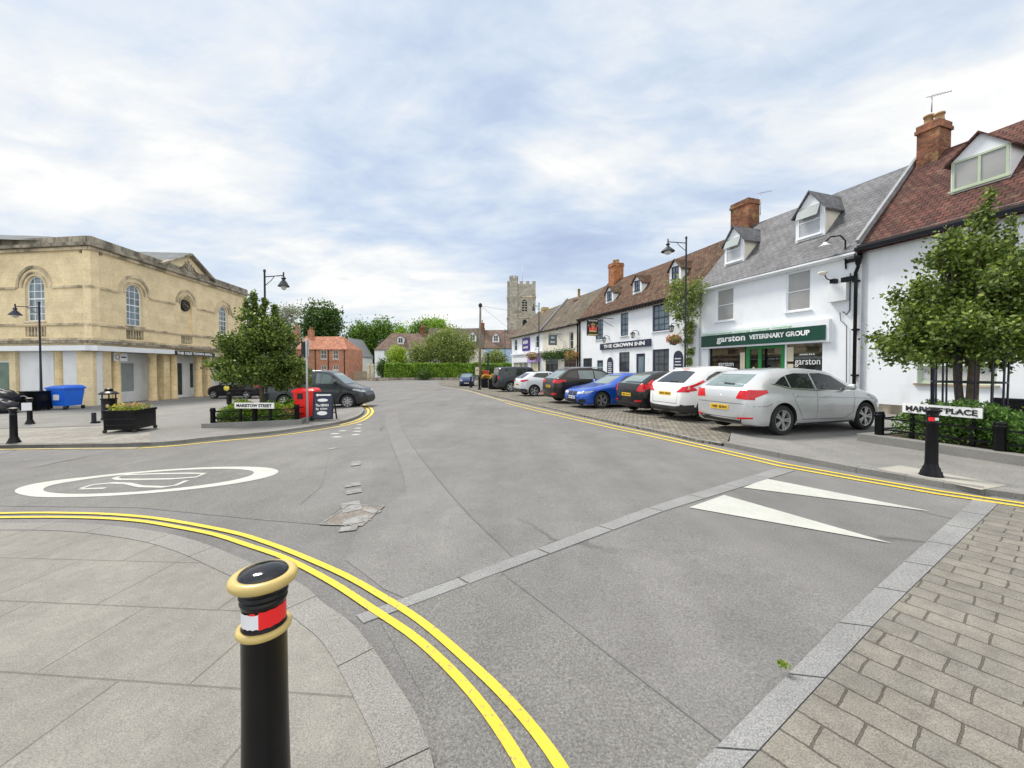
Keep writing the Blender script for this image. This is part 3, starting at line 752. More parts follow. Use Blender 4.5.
        if openw:   # top-hung light pushed open
            zt = z1 - .03; h = (z1 - z0) * .48
            ob = MB().obox(((uu0 + uu1) / 2, d - .13, zt - h * .42), ((uu1 - uu0) / 2 - .05, 0, 0), (0, .10, h * .40), (0, -.015, .006)); ob.build('open_light', M['blind'], root)
        b.build('window_frame', fm, root)
        MB().box(uu0 + .02, d + .01, z0 + .02, uu1 - .02, d + .016, z1 - .02).build('window_pane', gm, root)
        return root
    def F_px(self, u, d):
        w = self.F.w(u, d); return 512 + F * w.x / w.y
    def chimney(self, x0, x1, yt, yb, d, m, pots=2, depth=.9, potm=None, name='chimney', tall=.45):
        u0 = self.F.u(x0, d); u1 = self.F.u(x1, d + depth)
        while u1 - u0 < .55: depth -= .04; u1 = self.F.u(x1, d + depth)
        zt = self.F.at(x1, yt, d + (0 if x0 > 512 else 0))[1] if False else self.F.side(self.F_px(u1, d), yt, u1)[1]; zb = self.F.at(x0, yb, d)[1]
        a, c = u0 - self.u0, u1 - self.u0; zb -= .9
        b = MB().box(a, d, zb, c, d + depth, zt - .28).box(a - .05, d - .05, zt - .28, c + .05, d + depth + .05, zt - .16).box(a - .02, d - .02, zt - .16, c + .02, d + depth + .02, zt)
        r = b.build(name, m, self.o if not hasattr(self, 'rf') else self.rf)
        if pots:
            p = MB()
            for i in range(pots):
                x = a + (c - a) * (i + .5) / pots; h = tall * (1 - .25 * (i % 2))
                p.lathe([(.0, zt - .01), (.16, zt - .01), (.13, zt + .1), (.12, zt + h), (.15, zt + h), (.15, zt + h + .06), (.10, zt + h + .06), (.09, zt + h - .1), (0, zt + h - .1)], (x, d + depth / 2, 0), 12)
            p.build('chimney_pot', potm or M['pot'], self.rf)
        return r
def archloop(u0, z0, u1, z1, k=12):
    r = (u1 - u0) / 2; zc = z1 - r; m = (u0 + u1) / 2
    return [(u0, z0), (u1, z0)] + [(m + r * math.cos(math.pi * i / k), zc + r * math.sin(math.pi * i / k)) for i in range(k + 1)]
M['pot'] = mat('clay_pot', (.42, .28, .15), .85, .2, 4)
# ================================================================= right-hand row
gA = G(860, 413, .1)
FR = Facade(sn(gA.x * S[0] + gA.y * S[1], 15.95), math.atan2(-S[1], -S[0]), 0)
ZE = 5.95
# ---- E: red-roofed house on the right
k = K(FR, 'red_roofed_house', 'white rendered house with dark red clay tile roof behind the railed tree bed', 'house', -.5)
ew = FR.rect(917, 997, 366, 383); ew2 = (6.6, 1.0, 7.9, 2.6); uw1 = (4.6, 3.9, 5.6, 5.2); uw2 = (8.2, 3.9, 9.2, 5.2)
k.wall(-.5, 11, -.5, ZE, M['white'], [k.hole(r) for r in (ew, ew2, uw2)])
k.box('plinth', -.48, -.04, -.5, 11, -.002, .38, M['stone_dark'])
k.window(ew, M['sage'], M['net'], 3, 1, .09, .1, .06, M['stone_plain']); 
for r in (ew2, uw2): k.window(r, M['sage'], M['glass'], 2, 2)
k.roof(-.5, 11, ZE, 9.3, 3.0, M['red_tile'], sag=.06)
k.gable_wall(-.5, 0, ZE, 9.3, 3.0, M['white']); k.gable_wall(10.8, -.5, ZE, 9.3, 3.0, M['white']); k.box('rear_wall', -.3, 5.8, -.5, 10.8, 6, ZE, M['white'])
k.box('gutter', -.5, -.42, ZE - .36, 11, -.30, ZE - .24, M['black'])
k.box('eave_board', -.5, -.3, ZE - .34, 11, -.002, ZE - .14, M['dark'])
k.dormer(951, 1006, (980, 132.5), 194, M['white_plain'], M['white_plain'], M['sage'], M['glass_grey'], M['red_tile'], win=(.02, .98, .03, .6), eave=.62, nx=2, ny=1)
k.chimney(912, 946, 116, 158, 2.6, M['chimney_brick'], 2, .75, tall=.35)
MB().bar((0 - .02, -.2, ZE + .0), (0 - .02, 3.0, 9.36), .10, .16).build('verge', M['lead'], k.o)
E_house = k
# ---- D: veterinary shop
k = K(FR, 'shop_building', 'white building with grey slate roof above a green veterinary shopfront', 'shop', -7.9)
W1 = FR.rect(716.4, 733, 290.5, 322); W2 = FR.rect(786.4, 809.6, 273.5, 312.3)
so_ = (-7.25, .12, -1.75, 2.66)
k.wall(-7.9, -.5, -.6, ZE, M['white'], [k.hole(W1), k.hole(W2), k.hole(so_)])
for W in (W1, W2): k.window(W, M['white_plain'], M['glass_grey'], 1, 2, .06, .07, .05)
k.roof(-7.9, -.5, ZE, 9.22, 3.0, M['slate']); k.gable_wall(-7.9, -.6, ZE, 9.2, 3.0, M['white']); k.box('rear_wall', -7.7, 5.8, -.6, -.7, 6, ZE, M['white'])
k.box('gutter', -7.88, -.33, ZE - .40, -.52, -.24, ZE - .33, M['greywhite']); k.box('eave_board', -7.88, -.235, ZE - .44, -.52, -.002, ZE - .38, M['white_plain'])
k.dormer(724.8, 743, (734.7, 226.3), 266.4, M['white_plain'], M['cream'], M['white_plain'], M['glass_blue'], M['slate'], win=(.08, .90, .05, .70), eave=.6, nx=1, ny=2, openw=True)
k.dormer(795.9, 823, (809.4, 192), 243, M['white_plain'], M['cream'], M['white_plain'], M['glass_blue'], M['slate'], win=(.08, .90, .05, .70), eave=.6, nx=1, ny=2, openw=True)
U0 = k.u0
def marks(par, x, y, z, w, h, n, m, seed=1, perp=False):
    """writing too small to read in the photograph"""
    r_ = random.Random(seed); b = MB(); st = w / n
    for i in range(n):
        x0 = x - w / 2 + i * st; a_ = h * r_.uniform(.7, 1); t_ = st * r_.uniform(.5, .75)
        if perp: b.box(y, x0, z - a_ / 2, y + .004, x0 + t_, z + a_ / 2)
        else: b.box(x0, y - .003, z - a_ / 2, x0 + t_, y, z + a_ / 2)
    return b.build('small_lettering', m, par)
# fascia
fl, fr = FR.u(703.5), FR.u(827.8)
k.box('fascia_surround', fl - .06, -.13, 2.56, fr + .1, -.002, 3.42, M['white_plain'])
fs = k.box('shop_sign', fl, -.17, 2.64, fr, -.132, 3.2, M['green_sign'])
text('garston', .36, M['letter'], fs, loc=((fl + fr) / 2 - 1.2 - U0, -.172, 2.92), width=1.6, bold=.010, height=.36)
text('VETERINARY GROUP', .3, M['letter'], fs, loc=((fl + fr) / 2 + 1.12 - U0, -.172, 2.96), width=2.65, bold=.012, height=.21)
lb = MB()
for i in range(5):
    a = fl + .2 + i * .95 - U0; lb.box(a, -.30, 3.23, a + .8, -.24, 3.28); lb.box(a + .2, -.25, 3.24, a + .23, -.13, 3.27); lb.box(a + .6, -.25, 3.24, a + .63, -.13, 3.27)
lb.build('sign_light', M['pale_green'] if 'pale_green' in M else M.setdefault('pale_green', mat('pale_green_trim', (.35, .62, .42), .4, .05, 3)), k.o)
# shopfront
d1, d2, d3, d4 = FR.u(744.5), FR.u(757.5), FR.u(779), FR.u(783)
door = (FR.u(744.5), .12, FR.u(783), 2.66)
b = MB(); a = door[0] - U0; c = door[2] - U0
for x0, x1 in ((a, a + .17), (FR.u(756.5) - U0, FR.u(759.5) - U0), (c - .17, c)): b.box(x0, .1, .12, x1, .2, 2.66)
b.box(a + .17, .102, 2.44, c - .17, .198, 2.655); b.box(a + .17, .102, .12, c - .17, .198, .35)
df = b.build('door_frame', M['green_frame'], k.o)
MB().box(a + .1, .15, .3, c - .1, .156, 2.5).build('glass', M['glass_shop'], df)
MB().bar((FR.u(759) - U0 + .1, .06, .95), (FR.u(759) - U0 + .1, .06, 1.35), .03).build('door_handle', M['chrome'], df)
for (x, z, w_, h_) in ((.42, 1.0, .18, .28), (.95, .85, .12, .16), (.30, 1.5, .1, .12)): MB().box(a + x, .14, z, a + x + w_, .146, z + h_).build('notice', M['cardboard'], df)
for nm, x0, x1 in (('l', so_[0], d1), ('r', FR.u(783), so_[2])):
    a, c = x0 - U0, x1 - U0; b = MB()
    b.box(a, .08, .12, c, .2, .62); b.box(a, .102, .622, a + .07, .18, 2.66); b.box(c - .07, .102, .622, c, .18, 2.66); b.box(a + .07, .102, 2.56, c - .07, .18, 2.66)
    f = b.build('shop_window', M['white_plain'] if nm == 'r' else M['dark'], k.o)
    MB().box(a + .03, .14, .62, c - .03, .146, 2.6).build('glass', M['glass_shop'], f)
    if nm == 'r':
        text('garston', .42, M['letter'], f, loc=((a + c) / 2 + .12, .132, 1.78), width=.98, height=.30)
        marks(f, (a + c) / 2 + .12, .132, 2.12, .6, .07, 8, M['letter']); marks(f, (a + c) / 2 + .12, .132, 1.5, .7, .03, 12, M['letter'])
        MB().box(a + .08, .128, 1.85, a + .34, .136, 2.45).build('poster', M['cardboard'], f)
        MB().box(a + .08, .128, 1.35, a + .34, .136, 1.75).build('poster', M['cardboard'], f)
        MB().box(a + .07, .128, .9, a + .36, .136, 1.32).build('poster', mat('blue_poster', (.12, .35, .6), .5, .2, 8), f)
    else:
        text('garston', .36, M['letter'], f, loc=((a + c) / 2 - .1, .132, 1.72), width=.9, height=.28)
        MB().box(c - .35, .128, 1.2, c - .09, .136, 2.3).build('poster', M['cardboard'], f)
# room behind the glass: floor, back wall, counter, shelves
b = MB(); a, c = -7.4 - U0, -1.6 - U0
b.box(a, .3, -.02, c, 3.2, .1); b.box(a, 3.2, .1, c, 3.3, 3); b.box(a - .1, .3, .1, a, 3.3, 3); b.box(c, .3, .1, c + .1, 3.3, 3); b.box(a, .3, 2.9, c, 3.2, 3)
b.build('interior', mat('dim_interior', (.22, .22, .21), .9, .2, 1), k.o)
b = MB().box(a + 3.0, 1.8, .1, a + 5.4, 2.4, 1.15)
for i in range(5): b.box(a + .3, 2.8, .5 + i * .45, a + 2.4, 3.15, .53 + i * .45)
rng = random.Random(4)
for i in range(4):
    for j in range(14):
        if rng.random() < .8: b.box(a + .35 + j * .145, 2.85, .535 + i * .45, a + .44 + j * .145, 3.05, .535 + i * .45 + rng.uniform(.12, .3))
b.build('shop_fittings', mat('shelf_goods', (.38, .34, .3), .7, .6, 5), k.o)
k.chimney(729, 757.5, 197, 228, 2.6, M['chimney_brick'], 0, .8); 
# gear fixed on the wall
b = MB(); wx, wz = FR.at(831, 286); wx2 = FR.u(848.4)
hb = MB().box(wx - U0, -.2, wz - .62, wx2 - U0, -.002, wz).build('meter_box', M['greywhite'], k.o)
b.tube([(FR.u(850) - U0, -.06, 4.95), (FR.u(850) - U0, -.06, 3.65), (FR.u(847) - U0, -.06, 3.5), (FR.u(843) - U0, -.06, 3.62)], .018, 6)
b.tube([(FR.u(840) - U0, -.05, 3.6), (FR.u(841) - U0, -.05, 3.3), (FR.u(847) - U0, -.05, 3.1), (FR.u(848) - U0, -.05, .3)], .012, 6)
b.build('cable', M['dark'], k.o)
# swan-neck light and flood light
b = MB(); sx_, sz_ = FR.at(847, 262); sx_ -= U0
b.tube([(sx_, -.05, sz_ - .25), (sx_, -.1, sz_ + .25), (sx_, -.1, sz_ + .75), (sx_ - .1, -.2, sz_ + .95), (sx_ - .3, -.42, sz_ + .95), (sx_ - .42, -.5, sz_ + .78)], .028, 8)
b.box(sx_ - .02, -.06, sz_ - .05, sx_ + .35, -.002, sz_ + .07); b.box(sx_ - .12, -.12, sz_ - .72, sx_ + .3, -.002, sz_ - .55)
wl = b.build('wall_lamp', M['black'], k.o)
MB().lathe([(0, .1), (.05, .1), (.08, .04), (.2, -.03), (.2, -.05), (0, -.05)], (sx_ - .42, -.5, sz_ + .68), 16).build('lamp_shade', M['greywhite'], wl)
fx, fz = FR.at(833.5, 276); fx -= U0
fl_ = MB().box(fx, -.2, fz - .3, fx + .16, -.002, fz - .14).tube([(fx + .05, -.2, fz - .2), (fx - .05, -.3, fz - .1), (fx - .08, -.35, fz + .05)], .02, 6).build('flood_light', M['black'], k.o)
MB().lathe([(0, .0), (.06, .0), (.15, .08), (.15, .12), (0, .12)], (fx - .1, -.4, fz + .02), 14).build('lamp_shade', M['cream'], fl_)
# downpipe between the two houses
b = MB(); pu = FR.u(858.3) - U0 - .06
b.lathe([(.0, -.25), (.07, -.25), (.12, 0), (.12, .12), (0, .12)], (pu + .12, -.2, 5.42), 10)
b.tube([(pu + .12, -.2, 5.5), (pu + .12, -.2, 5.1), (pu, -.12, 4.92), (pu, -.1, 4.7), (pu, -.1, .1)], .055, 10)
for z in (4.6, 2.9, 1.3): b.box(pu - .09, -.14, z, pu + .09, -.002, z + .06)
b.build('drainpipe', M['black'], k.o)
D_shop = k
# ---- C: the inn
k = K(FR, 'inn_building', 'long white inn with mossy brown tile roof and navy sign over its door', 'pub', -21); U0 = k.u0
ups = [FR.rect(652.5, 669, 305.6, 332), FR.rect(620.6, 628, 313.8, 336.3), FR.rect(595.6, 603, 320.5, 340)]
los = [(*[FR.rect(652.5, 669, 349.7, 371)[0]], .95, FR.u(669), 2.7), FR.rect(619, 629.5, 352.5, 372), (FR.u(636), .0, FR.u(645), 2.5), (FR.u(583), .9, FR.u(592), 2.35), (FR.u(597), -.1, FR.u(603), 2.15)]
k.wall(-21, -7.9, -.8, ZE - .16, M['white'], [k.hole(r) for r in ups + los], d1=.25)
for i, r in enumerate(ups): k.window(r, M['navy'], M['glass_blue'], 3 if i == 0 else 2, 4, .10 if i == 0 else .07, .08, .05, M['white_plain'], mid=2)
for i, r in enumerate(los):
    if i in (2, 4):
        f = MB().box(r[0] - U0, .06, r[1], r[2] - U0, .12, r[3]).build('door', M['navy'], k.o)
        MB().box(r[0] - U0 + .2, .05, r[1] + 1.1, r[2] - U0 - .2, .058, r[3] - .2).build('pane', M['glass_blue'], f)
        MB().box(r[0] - U0 + .12, .02, r[1] + 1.0, r[0] - U0 + .16, .058, r[1] + 1.1).build('handle', M['chrome'], f)
    else: k.window(r, M['navy'], M['glass'], 3 if i == 0 else 2, 4, .10 if i == 0 else .07, .08, .05, M['white_plain'], mid=2)
k.roof(-21, -7.9, ZE - .15, 8.95, 2.8, M['brown_tile'], sag=.12); k.box('rear_wall', -20.8, 5.4, -.8, -8.1, 5.6, 5.6, M['white'])
b = MB()
for i in range(44): x = .1 + i * .295; b.box(x, -.32, ZE - .52, x + .1, -.002, ZE - .42)
b.build('rafter_ends', M['dark'], k.o)
k.box('gutter', -20.98, -.36, ZE - .42, -7.92, -.27, ZE - .34, M['black'])
for a_ in (((606, 613), (609.7, 286), 303), ((633, 641.3), (637.3, 275), 294), ((669.7, 680.5), (674.7, 259.7), 283)):
    k.dormer(a_[0][0], a_[0][1], a_[1], a_[2], M['white_plain'], M['white_plain'], M['navy'], M['glass_blue'], M['brown_tile'], win=(.22, .80, .12, .68), eave=.6, nx=2, ny=2)
k.chimney(608, 623, 262, 286, 2.3, mat('orange_chimney_brick', (.32, .13, .055), .9, .4, 3, fine=.3, bscale=12), 2, .9, tall=.3)
s0, s1 = FR.u(601), FR.u(651.3)
sg = k.box('inn_sign', s0, -.1, 2.93, s1, -.002, 3.38, M['navy'])
text('THE CROWN INN', .3, M['letter'], sg, loc=((s0 + s1) / 2 - U0, -.103, 3.155), width=(s1 - s0) * .82, bold=.012, height=.25)
cb_ = mat('chalkboard', (.02, .025, .05), .5, .1, 3)
for (x0, x1, z0, z1) in ((FR.u(607.5), FR.u(613.2), 1.0, 2.35), (FR.u(674), FR.u(683), 1.0, 2.55)):
    b = MB(); a, c = x0 - U0, x1 - U0; b.prism(archloop(a, z0, c, z1, 8), -.04, -.002, lambda p, q, t: (p, t, q)); h = b.build('menu_board', cb_, k.o)
    t = MB(); rr = random.Random(int(a * 9))
    for i in range(6):
        z = z0 + .2 + i * (z1 - z0 - .5) / 6; w_ = (c - a) * rr.uniform(.25, .38); t.box((a + c) / 2 - w_, -.046, z, (a + c) / 2 + w_, -.041, z + .05)
    t.build('menu_lines', M['whitetape'], h)
def wall_lantern(kk, px, py):
    u, z = FR.at(px, py); u -= kk.u0; b = MB()
    b.tube([(u + .25, -.03, z - .1), (u + .25, -.03, z + .12), (u + .2, -.18, z + .2), (u, -.28, z + .18), (u, -.28, z + .12)], .018, 6)
    b.lathe([(0, .14), (.03, .12), (.17, .02), (.17, 0), (.14, 0)], (u, -.28, z), 8); b.lathe([(.08, -.3), (.09, -.26), (0, -.32)], (u, -.28, z), 8)
    for i in range(4):
        a = math.pi / 4 + i * math.pi / 2; b.bar((u + .13 * math.cos(a), -.28 + .13 * math.sin(a), z), (u + .08 * math.cos(a), -.28 + .08 * math.sin(a), z - .28), .015)
    l = b.build('wall_lantern', M['dark'], kk.o)
    MB().lathe([(.12, 0), (.07, -.27)], (u, -.28, z), 8).build('lantern_glass', M['lampglass'], l)
for p_ in ((607.5, 338.5), (636.3, 333.7), (675.5, 327)): wall_lantern(k, *p_)
k.box('drainpipe', -20.93, -.1, -.5, -20.83, -.004, 5.5, M['black'])
C_inn = k
# hanging crown sign, on an arm square to the wall
def hanging_sign(k, px0, px1, yt, yb, uu, label, m, kind):
    d0, zt = FR.side(px0, yt, uu); d1, _ = FR.side(px1, yt, uu); zb = FR.side(px0, yb, uu)[1]
    w = FR.w(uu, 0); o = thing('hanging_sign', label, 'pub sign' if kind == 'crown' else 'shop sign', w, FR.ang)
    b = MB().box(-.05, d0, zb, .05, d1, zt); bd = b.build('sign_board', m, o)
    b = MB().bar((0, d0, zt + .08), (0, 0, zt + .08), .04).bar((0, d1, zt + .08), (0, 0, zt - .5), .025)
    for d in (d0 + .08, d1 - .08): b.bar((0, d, zt), (0, d, zt + .08), .02)
    b.build('bracket', M['black'], o); return o, bd, d0, d1, zb, zt
o, bd, d0, d1, zb, zt = hanging_sign(k, 587, 598, 318.5, 335.5, FR.u(613), 'black hanging pub sign with a red and gold crown on its arm', M['dark'], 'crown')
M['crown'] = mat('red_gold_crown', (.72, .07, .07), .5, .3, 9)
cm = (d0 + d1) / 2; w_ = (d1 - d0) * .33; zc = zb + (zt - zb) * .42; hh = (zt - zb) * .42
cr_ = [(cm - w_, zc - hh * .45), (cm + w_, zc - hh * .45), (cm + w_, zc - hh * .2), (cm + w_ * 1.15, zc + hh * .3), (cm + w_ * .55, zc), (cm + w_ * .4, zc + hh * .5), (cm, zc + hh * .05), (cm, zc + hh * .65)]
cr_ = [(cm - w_, zc - hh * .45), (cm + w_, zc - hh * .45), (cm + w_ * 1.15, zc + hh * .35), (cm + w_ * .6, zc - hh * .02), (cm + w_ * .45, zc + hh * .5), (cm, zc + hh * .05 + .02), (cm - w_ * .45, zc + hh * .5), (cm - w_ * .6, zc - hh * .02), (cm - w_ * 1.15, zc + hh * .35)]
MB().prism(cr_, .05, .062, lambda p, q, t: (t, p, q)).build('crown_emblem', M['crown'], bd)
b = MB().box(.05, cm - .03, zc - .05, .066, cm + .03, zc + hh * .8).box(.05, cm - .1, zc + hh * .6, .0655, cm + .1, zc + hh * .66); b.box(.05, cm - w_, zc - hh * .5, .068, cm + w_, zc - hh * .28); b.box(.05, d0 + .05, zb + .03, .06, d1 - .05, zb + .11)
for k_, h_ in ((-1.15, .35), (-.45, .5), (.45, .5), (1.15, .35)): b.lathe([(0, .05), (.045, .05), (.045, .07), (0, .07)], (0, cm + w_ * k_, zc + hh * h_ + .03), 8, axis='x')
b.build('emblem_trim', M['gold'], bd)
text('THE CROWN INN', .14, M['letter'], bd, loc=(.055, cm, zt - .14), rot=(R(90), 0, R(90)), width=(d1 - d0) * .8, height=.10)
# ---- B and A
k = K(FR, 'corner_shop', 'cream rendered shop under dark tiles with greenery over its blue grey front', 'shop', -28.9); U0 = k.u0
bw = FR.rect(569, 573.3, 332, 349.5); bs1 = (-28.2, -.35, -25.2, 2.3); bs2 = (-23.9, -.35, -21.6, 2.3)
k.wall(-28.9, -21, -1, 5.6, M['cream'], [k.hole(bw), k.hole(bs1), k.hole(bs2)], d1=.25)
k.window(bw, M['white_plain'], M['glass'], 1, 2, .08)
for r, nm in ((bs1, 'shop_front'), (bs2, 'shop_front')):
    f = MB(); a, c = r[0] - U0, r[2] - U0
    for i in range(4): x = a + (c - a) * i / 3; f.box(x - .06, .04, r[1], x + .06, .14, r[3])
    f.box(a, .045, r[3] - .35, c, .135, r[3] - .002); f.box(a, .045, r[1], c, .135, r[1] + .5)
    f = f.build(nm, M['slateblue'] if r is bs1 else mat('brown_shopfront', (.12, .07, .05), .5, .2, 3), k.o)
    MB().box(a, .08, r[1] + .4, c, .085, r[3] - .3).build('glass', M['glass'], f)
k.box('shop_fascia', -28.3, -.12, 2.35, -21.5, -.002, 2.85, M['slateblue'])
k.roof(-28.9, -21, 5.6, 8.75, 2.8, M['dark_tile'], sag=.1); k.box('rear_wall', -28.7, 5.4, -1, -21.2, 5.6, 5.6, M['cream'])
k.chimney(573.5, 584, 299, 311, 2.3, M['chimney_brick'], 1, .8, tall=1.0)
k.box('drainpipe', -21.3, -.1, -.6, -21.2, -.004, 5.3, M['black']); k.box('gutter', -28.9, -.32, 5.22, -21.02, -.22, 5.3, M['black'])
f = MB()
for i, (u, z) in enumerate((FR.at(562, 328.5), FR.at(574.5, 324.5))): f.tube([(u - U0, 0, z), (u - U0, -.3, z + .1), (u - U0 - .1, -.5, z)], .02, 6).lathe([(0, .05), (.05, .04), (.2, -.1), (0, -.1)], (u - U0 - .1, -.55, z - .03), 10)
f.build('wall_lamp', M['dark'], k.o)
MB().bar((0.02, -.25, 5.45), (0.02, 2.8, 8.8), .14, .2).build('verge', M['lead'], k.o)
o, bd, d0, d1, zb, zt = hanging_sign(k, 548.6, 556.8, 334.6, 345, FR.u(561), 'small dark grey hanging sign board on the cream shop wall', M['slateblue'], 'shop')
marks(bd, (d0 + d1) / 2, .055, (zb + zt) / 2 + .2, (d1 - d0) * .4, .16, 3, M['letter'], 1, True); marks(bd, (d0 + d1) / 2, .055, (zb + zt) / 2 - .2, (d1 - d0) * .55, .2, 5, M['letter'], 2, True)
fz = FR.w(-25, -.25, 2.72)
def along(u0, u1, d, z, sd):
    def g(rng, n):
        u = rng.uniform(u0, u1, n); q = np.zeros((n, 3)); hgt = sd * (.6 + .5 * np.sin(u * 3.1) ** 2)
        for i, (a_, t) in enumerate(zip(u, rng.normal(size=(n, 2)))):
            w = FR.w(a_, d + t[0] * .14, z + t[1] * hgt[i]); q[i] = w
        return q
    return g
gl = thing('climbing_plant', 'dark green trailing foliage along the fascia of the cream shop', 'plant', FR.w(-25, 0, 2))
leaves('foliage', 2600, along(-28.4, -21.6, -.3, 2.8, .22), .14, M['leaf_dark'], gl, seed=3, world=True)
k = K(FR, 'white_shop', 'white shop with a purple sign board at the far end of the row', 'shop', -39); U0 = k.u0
aw = [FR.rect(513.8, 517.2, 339, 351.6), FR.rect(535, 538.4, 335, 348.8)]
k.wall(-39, -28.9, -1.2, 5.6, M['white'], [k.hole(r) for r in aw] + [k.hole((-38.3, -.4, -33.3, 2.15)), k.hole((-32.5, -.4, -29.6, 2.15))], d1=.25)
for r in aw: k.window(r, M['white_plain'], M['glass'], 1, 2, .15)
pg = k.box('sign_board', FR.u(523), -.1, 3.5, FR.u(530), -.002, 5.0, M['purple'])
marks(pg, FR.u(526.5) - U0, -.103, 4.5, 1.7, .45, 5, M['letter']); marks(pg, FR.u(526.5) - U0, -.103, 3.9, 1.5, .28, 7, M['letter'], 3)
k.box('shop_fascia', -38.6, -.3, 3.1, -29.1, -.002, 3.3, M['white_plain'])
k.box('shop_fascia', -32.8, -.2, 2.2, -29.4, -.002, 2.75, mat('lilac_fascia', (.42, .30, .62), .5, .05, 3)); k.box('shop_fascia', -38.4, -.2, 2.2, -33.0, -.002, 2.75, M['white_plain'])
for r in ((-38.3, -.4, -33.3, 2.15), (-32.5, -.4, -29.6, 2.15)):
    a, c = r[0] - U0, r[2] - U0; f = MB()
    for i in range(4): x = a + (c - a) * i / 3; f.box(x - .07, .04, r[1], x + .07, .14, r[3])
    f.box(a, .045, r[1], c, .135, r[1] + .5); f = f.build('shop_front', M['white_plain'], k.o); MB().box(a, .08, r[1] + .4, c, .085, r[3]).build('glass', M['glass_grey'], f)
    MB().box(a + .3, .065, 1.0, a + 2.2, .075, 2.0).build('poster', mat('yellow_poster', (.62, .58, .32), .6, .3, 6), f)
k.roof(-39, -28.9, 5.6, 8.6, 3.0, M['dark_tile'], el=1.5, sag=.1); k.gable_wall(-39, -1, 5.5, 5.5, 3, M['white']); k.box('rear_wall', -38.8, 5.8, -1.2, -29, 6, 5.5, M['white'])
k.box('gutter', -39.1, -.34, 5.2, -28.9, -.24, 5.3, M['black'])
k.chimney(541, 548.5, 307, 317, 2.6, mat('ochre_chimney', (.42, .32, .14), .9, .3, 3, fine=.3, bscale=12), 0, .8)
MB().bar((10.12, -.25, 5.4), (10.12, 3.0, 8.65), .14, .2).build('verge', M['lead'], k.o)
# aerials on the chimneys
def aerial(px, py, base_py, d, label):
    u, z = FR.at(px, py, d); _, z0 = FR.at(px, base_py, d); w = FR.w(u, d, 0)
    b = MB(); c = Vector((w.x, w.y, z0)); t = Vector((w.x, w.y, z)); dr = Vector((.8, -.5, .0)).normalized(); sd = Vector((.5, .8, 0)).normalized()
    b.tube([c, t], .02, 6); b.bar(t - dr * .15, t + dr * .5, .02)
    for i in range(7): q = t + dr * (.08 * i); b.bar(q - sd * (.13 - .01 * i), q + sd * (.13 - .01 * i), .010)
    o = b.build('tv_aerial', M['galv']); return tag(o, label, 'aerial')
aerial(932, 96, 112, 2.9, 'thin metal television aerial on the chimney between slate and red roofs')
aerial(760.5, 193, 215, 3.0, 'thin metal television aerial beside the chimney of the slate roof')
# ================================================================= old town hall on the left
FT = Facade((-24.2, 22.8), R(95.7), 0); FL = Facade((-24.2, 22.8), R(-7.5), 0)
hall = thing('town_hall', 'honey coloured stone town hall with arched windows and a pediment', 'hall', (-24.2, 22.8, -.7))
class HK(K):
    def __init__(self, F): self.F = F; self.u0 = 0; self.o = hall
    def fix(self, o):
        """place a mesh given in facade coordinates under the hall"""
        return o
def hm(F, b, name, m, parent=None, sharp=None):
    """build facade-local MB under the hall in world orientation"""
    b.v = [tuple(F.w(v[0], v[1], v[2])) for v in b.v]; return b.build(name, m, parent or hall, world=True, sharp=sharp)
Q = lambda p, q, t: (p, t, q)
def hbox(F, name, u0, d0, z0, u1, d1, z1, m, parent=None): return hm(F, MB().box(u0, d0, z0, u1, d1, z1), name, m, parent)
L_END = -14.0; T_END = 15.6
def arch_bay(F, u0, u1, z0, z1, holes, blind=False):
    holes.append(archloop(u0, z0, u1, z1))
def arch_trim(F, u0, u1, z1, zs, name='arch_moulding', w=.16, m=None):
    """semicircular moulding with short legs down to zs"""
    lo = archloop(u0 - w, zs, u1 + w, z1 + w, 16); li = archloop(u0, zs - .01, u1, z1, 16)
    r = (u1 - u0) / 2; zc = z1 - r; mid = (u0 + u1) / 2; b = MB(); k = 16
    for i in range(k):
        a0, a1 = math.pi * i / k, math.pi * (i + 1) / k
        q = [(mid + rr * math.cos(a), zc + rr * math.sin(a)) for a, rr in ((a0, r), (a1, r), (a1, r + w), (a0, r + w))]
        b.add([(p[0], -.07, p[1]) for p in q] + [(p[0], -.003, p[1]) for p in q], [(0, 1, 2, 3), (0, 1, 5, 4), (2, 3, 7, 6)])
    return hm(F, b, name, m or M['stone_plain'])
def hall_window(F, u0, u1, z0, z1):
    fw = .07; b = MB(); y0, y1 = .14, .21
    b.prism(archloop(u0, z0, u1, z1), y0, y1, Q, holes=[archloop(u0 + fw, z0 + fw, u1 - fw, z1 - fw)])
    for i in (1, 2): x = u0 + (u1 - u0) * i / 3; b.box(x - .018, y0 + .012, z0 + fw, x + .018, y1 - .01, z1 - .14)
    n = 6
    for i in range(1, n): z = z0 + (z1 - z0) * i / n; t = .018 if i != 3 else .035; b.box(u0 + fw, y0 + .008, z - t, u1 - fw, y1 - .012, z + t)
    f = hm(F, b, 'arched_window', M['white_plain'])
    hm(F, MB().prism(archloop(u0 + .01, z0 + .01, u1 - .01, z1 - .01), y0 + .025, y0 + .03, Q), 'pane', M['glass_blue'], f)
    hm(F, MB().box(u0 - .1, -.08, z0 - .10, u1 + .1, .3, z0 - .002), 'sill', M['stone_plain'], f)
def balustrade(F, u0, u1, z0, z1):
    b = MB(); n = 6
    for i in range(n):
        x = u0 + (u1 - u0) * (i + .5) / n
        b.lathe([(.04, z0), (.065, z0 + (z1 - z0) * .3), (.035, z0 + (z1 - z0) * .65), (.05, z1)], (x, .05, 0), 8)
    hm(F, b, 'balustrade', M['stone_plain'])
bays_T = [(2.33, 3.56, 4.29, 6.95), (11.55, 12.75, 4.45, 6.95)]
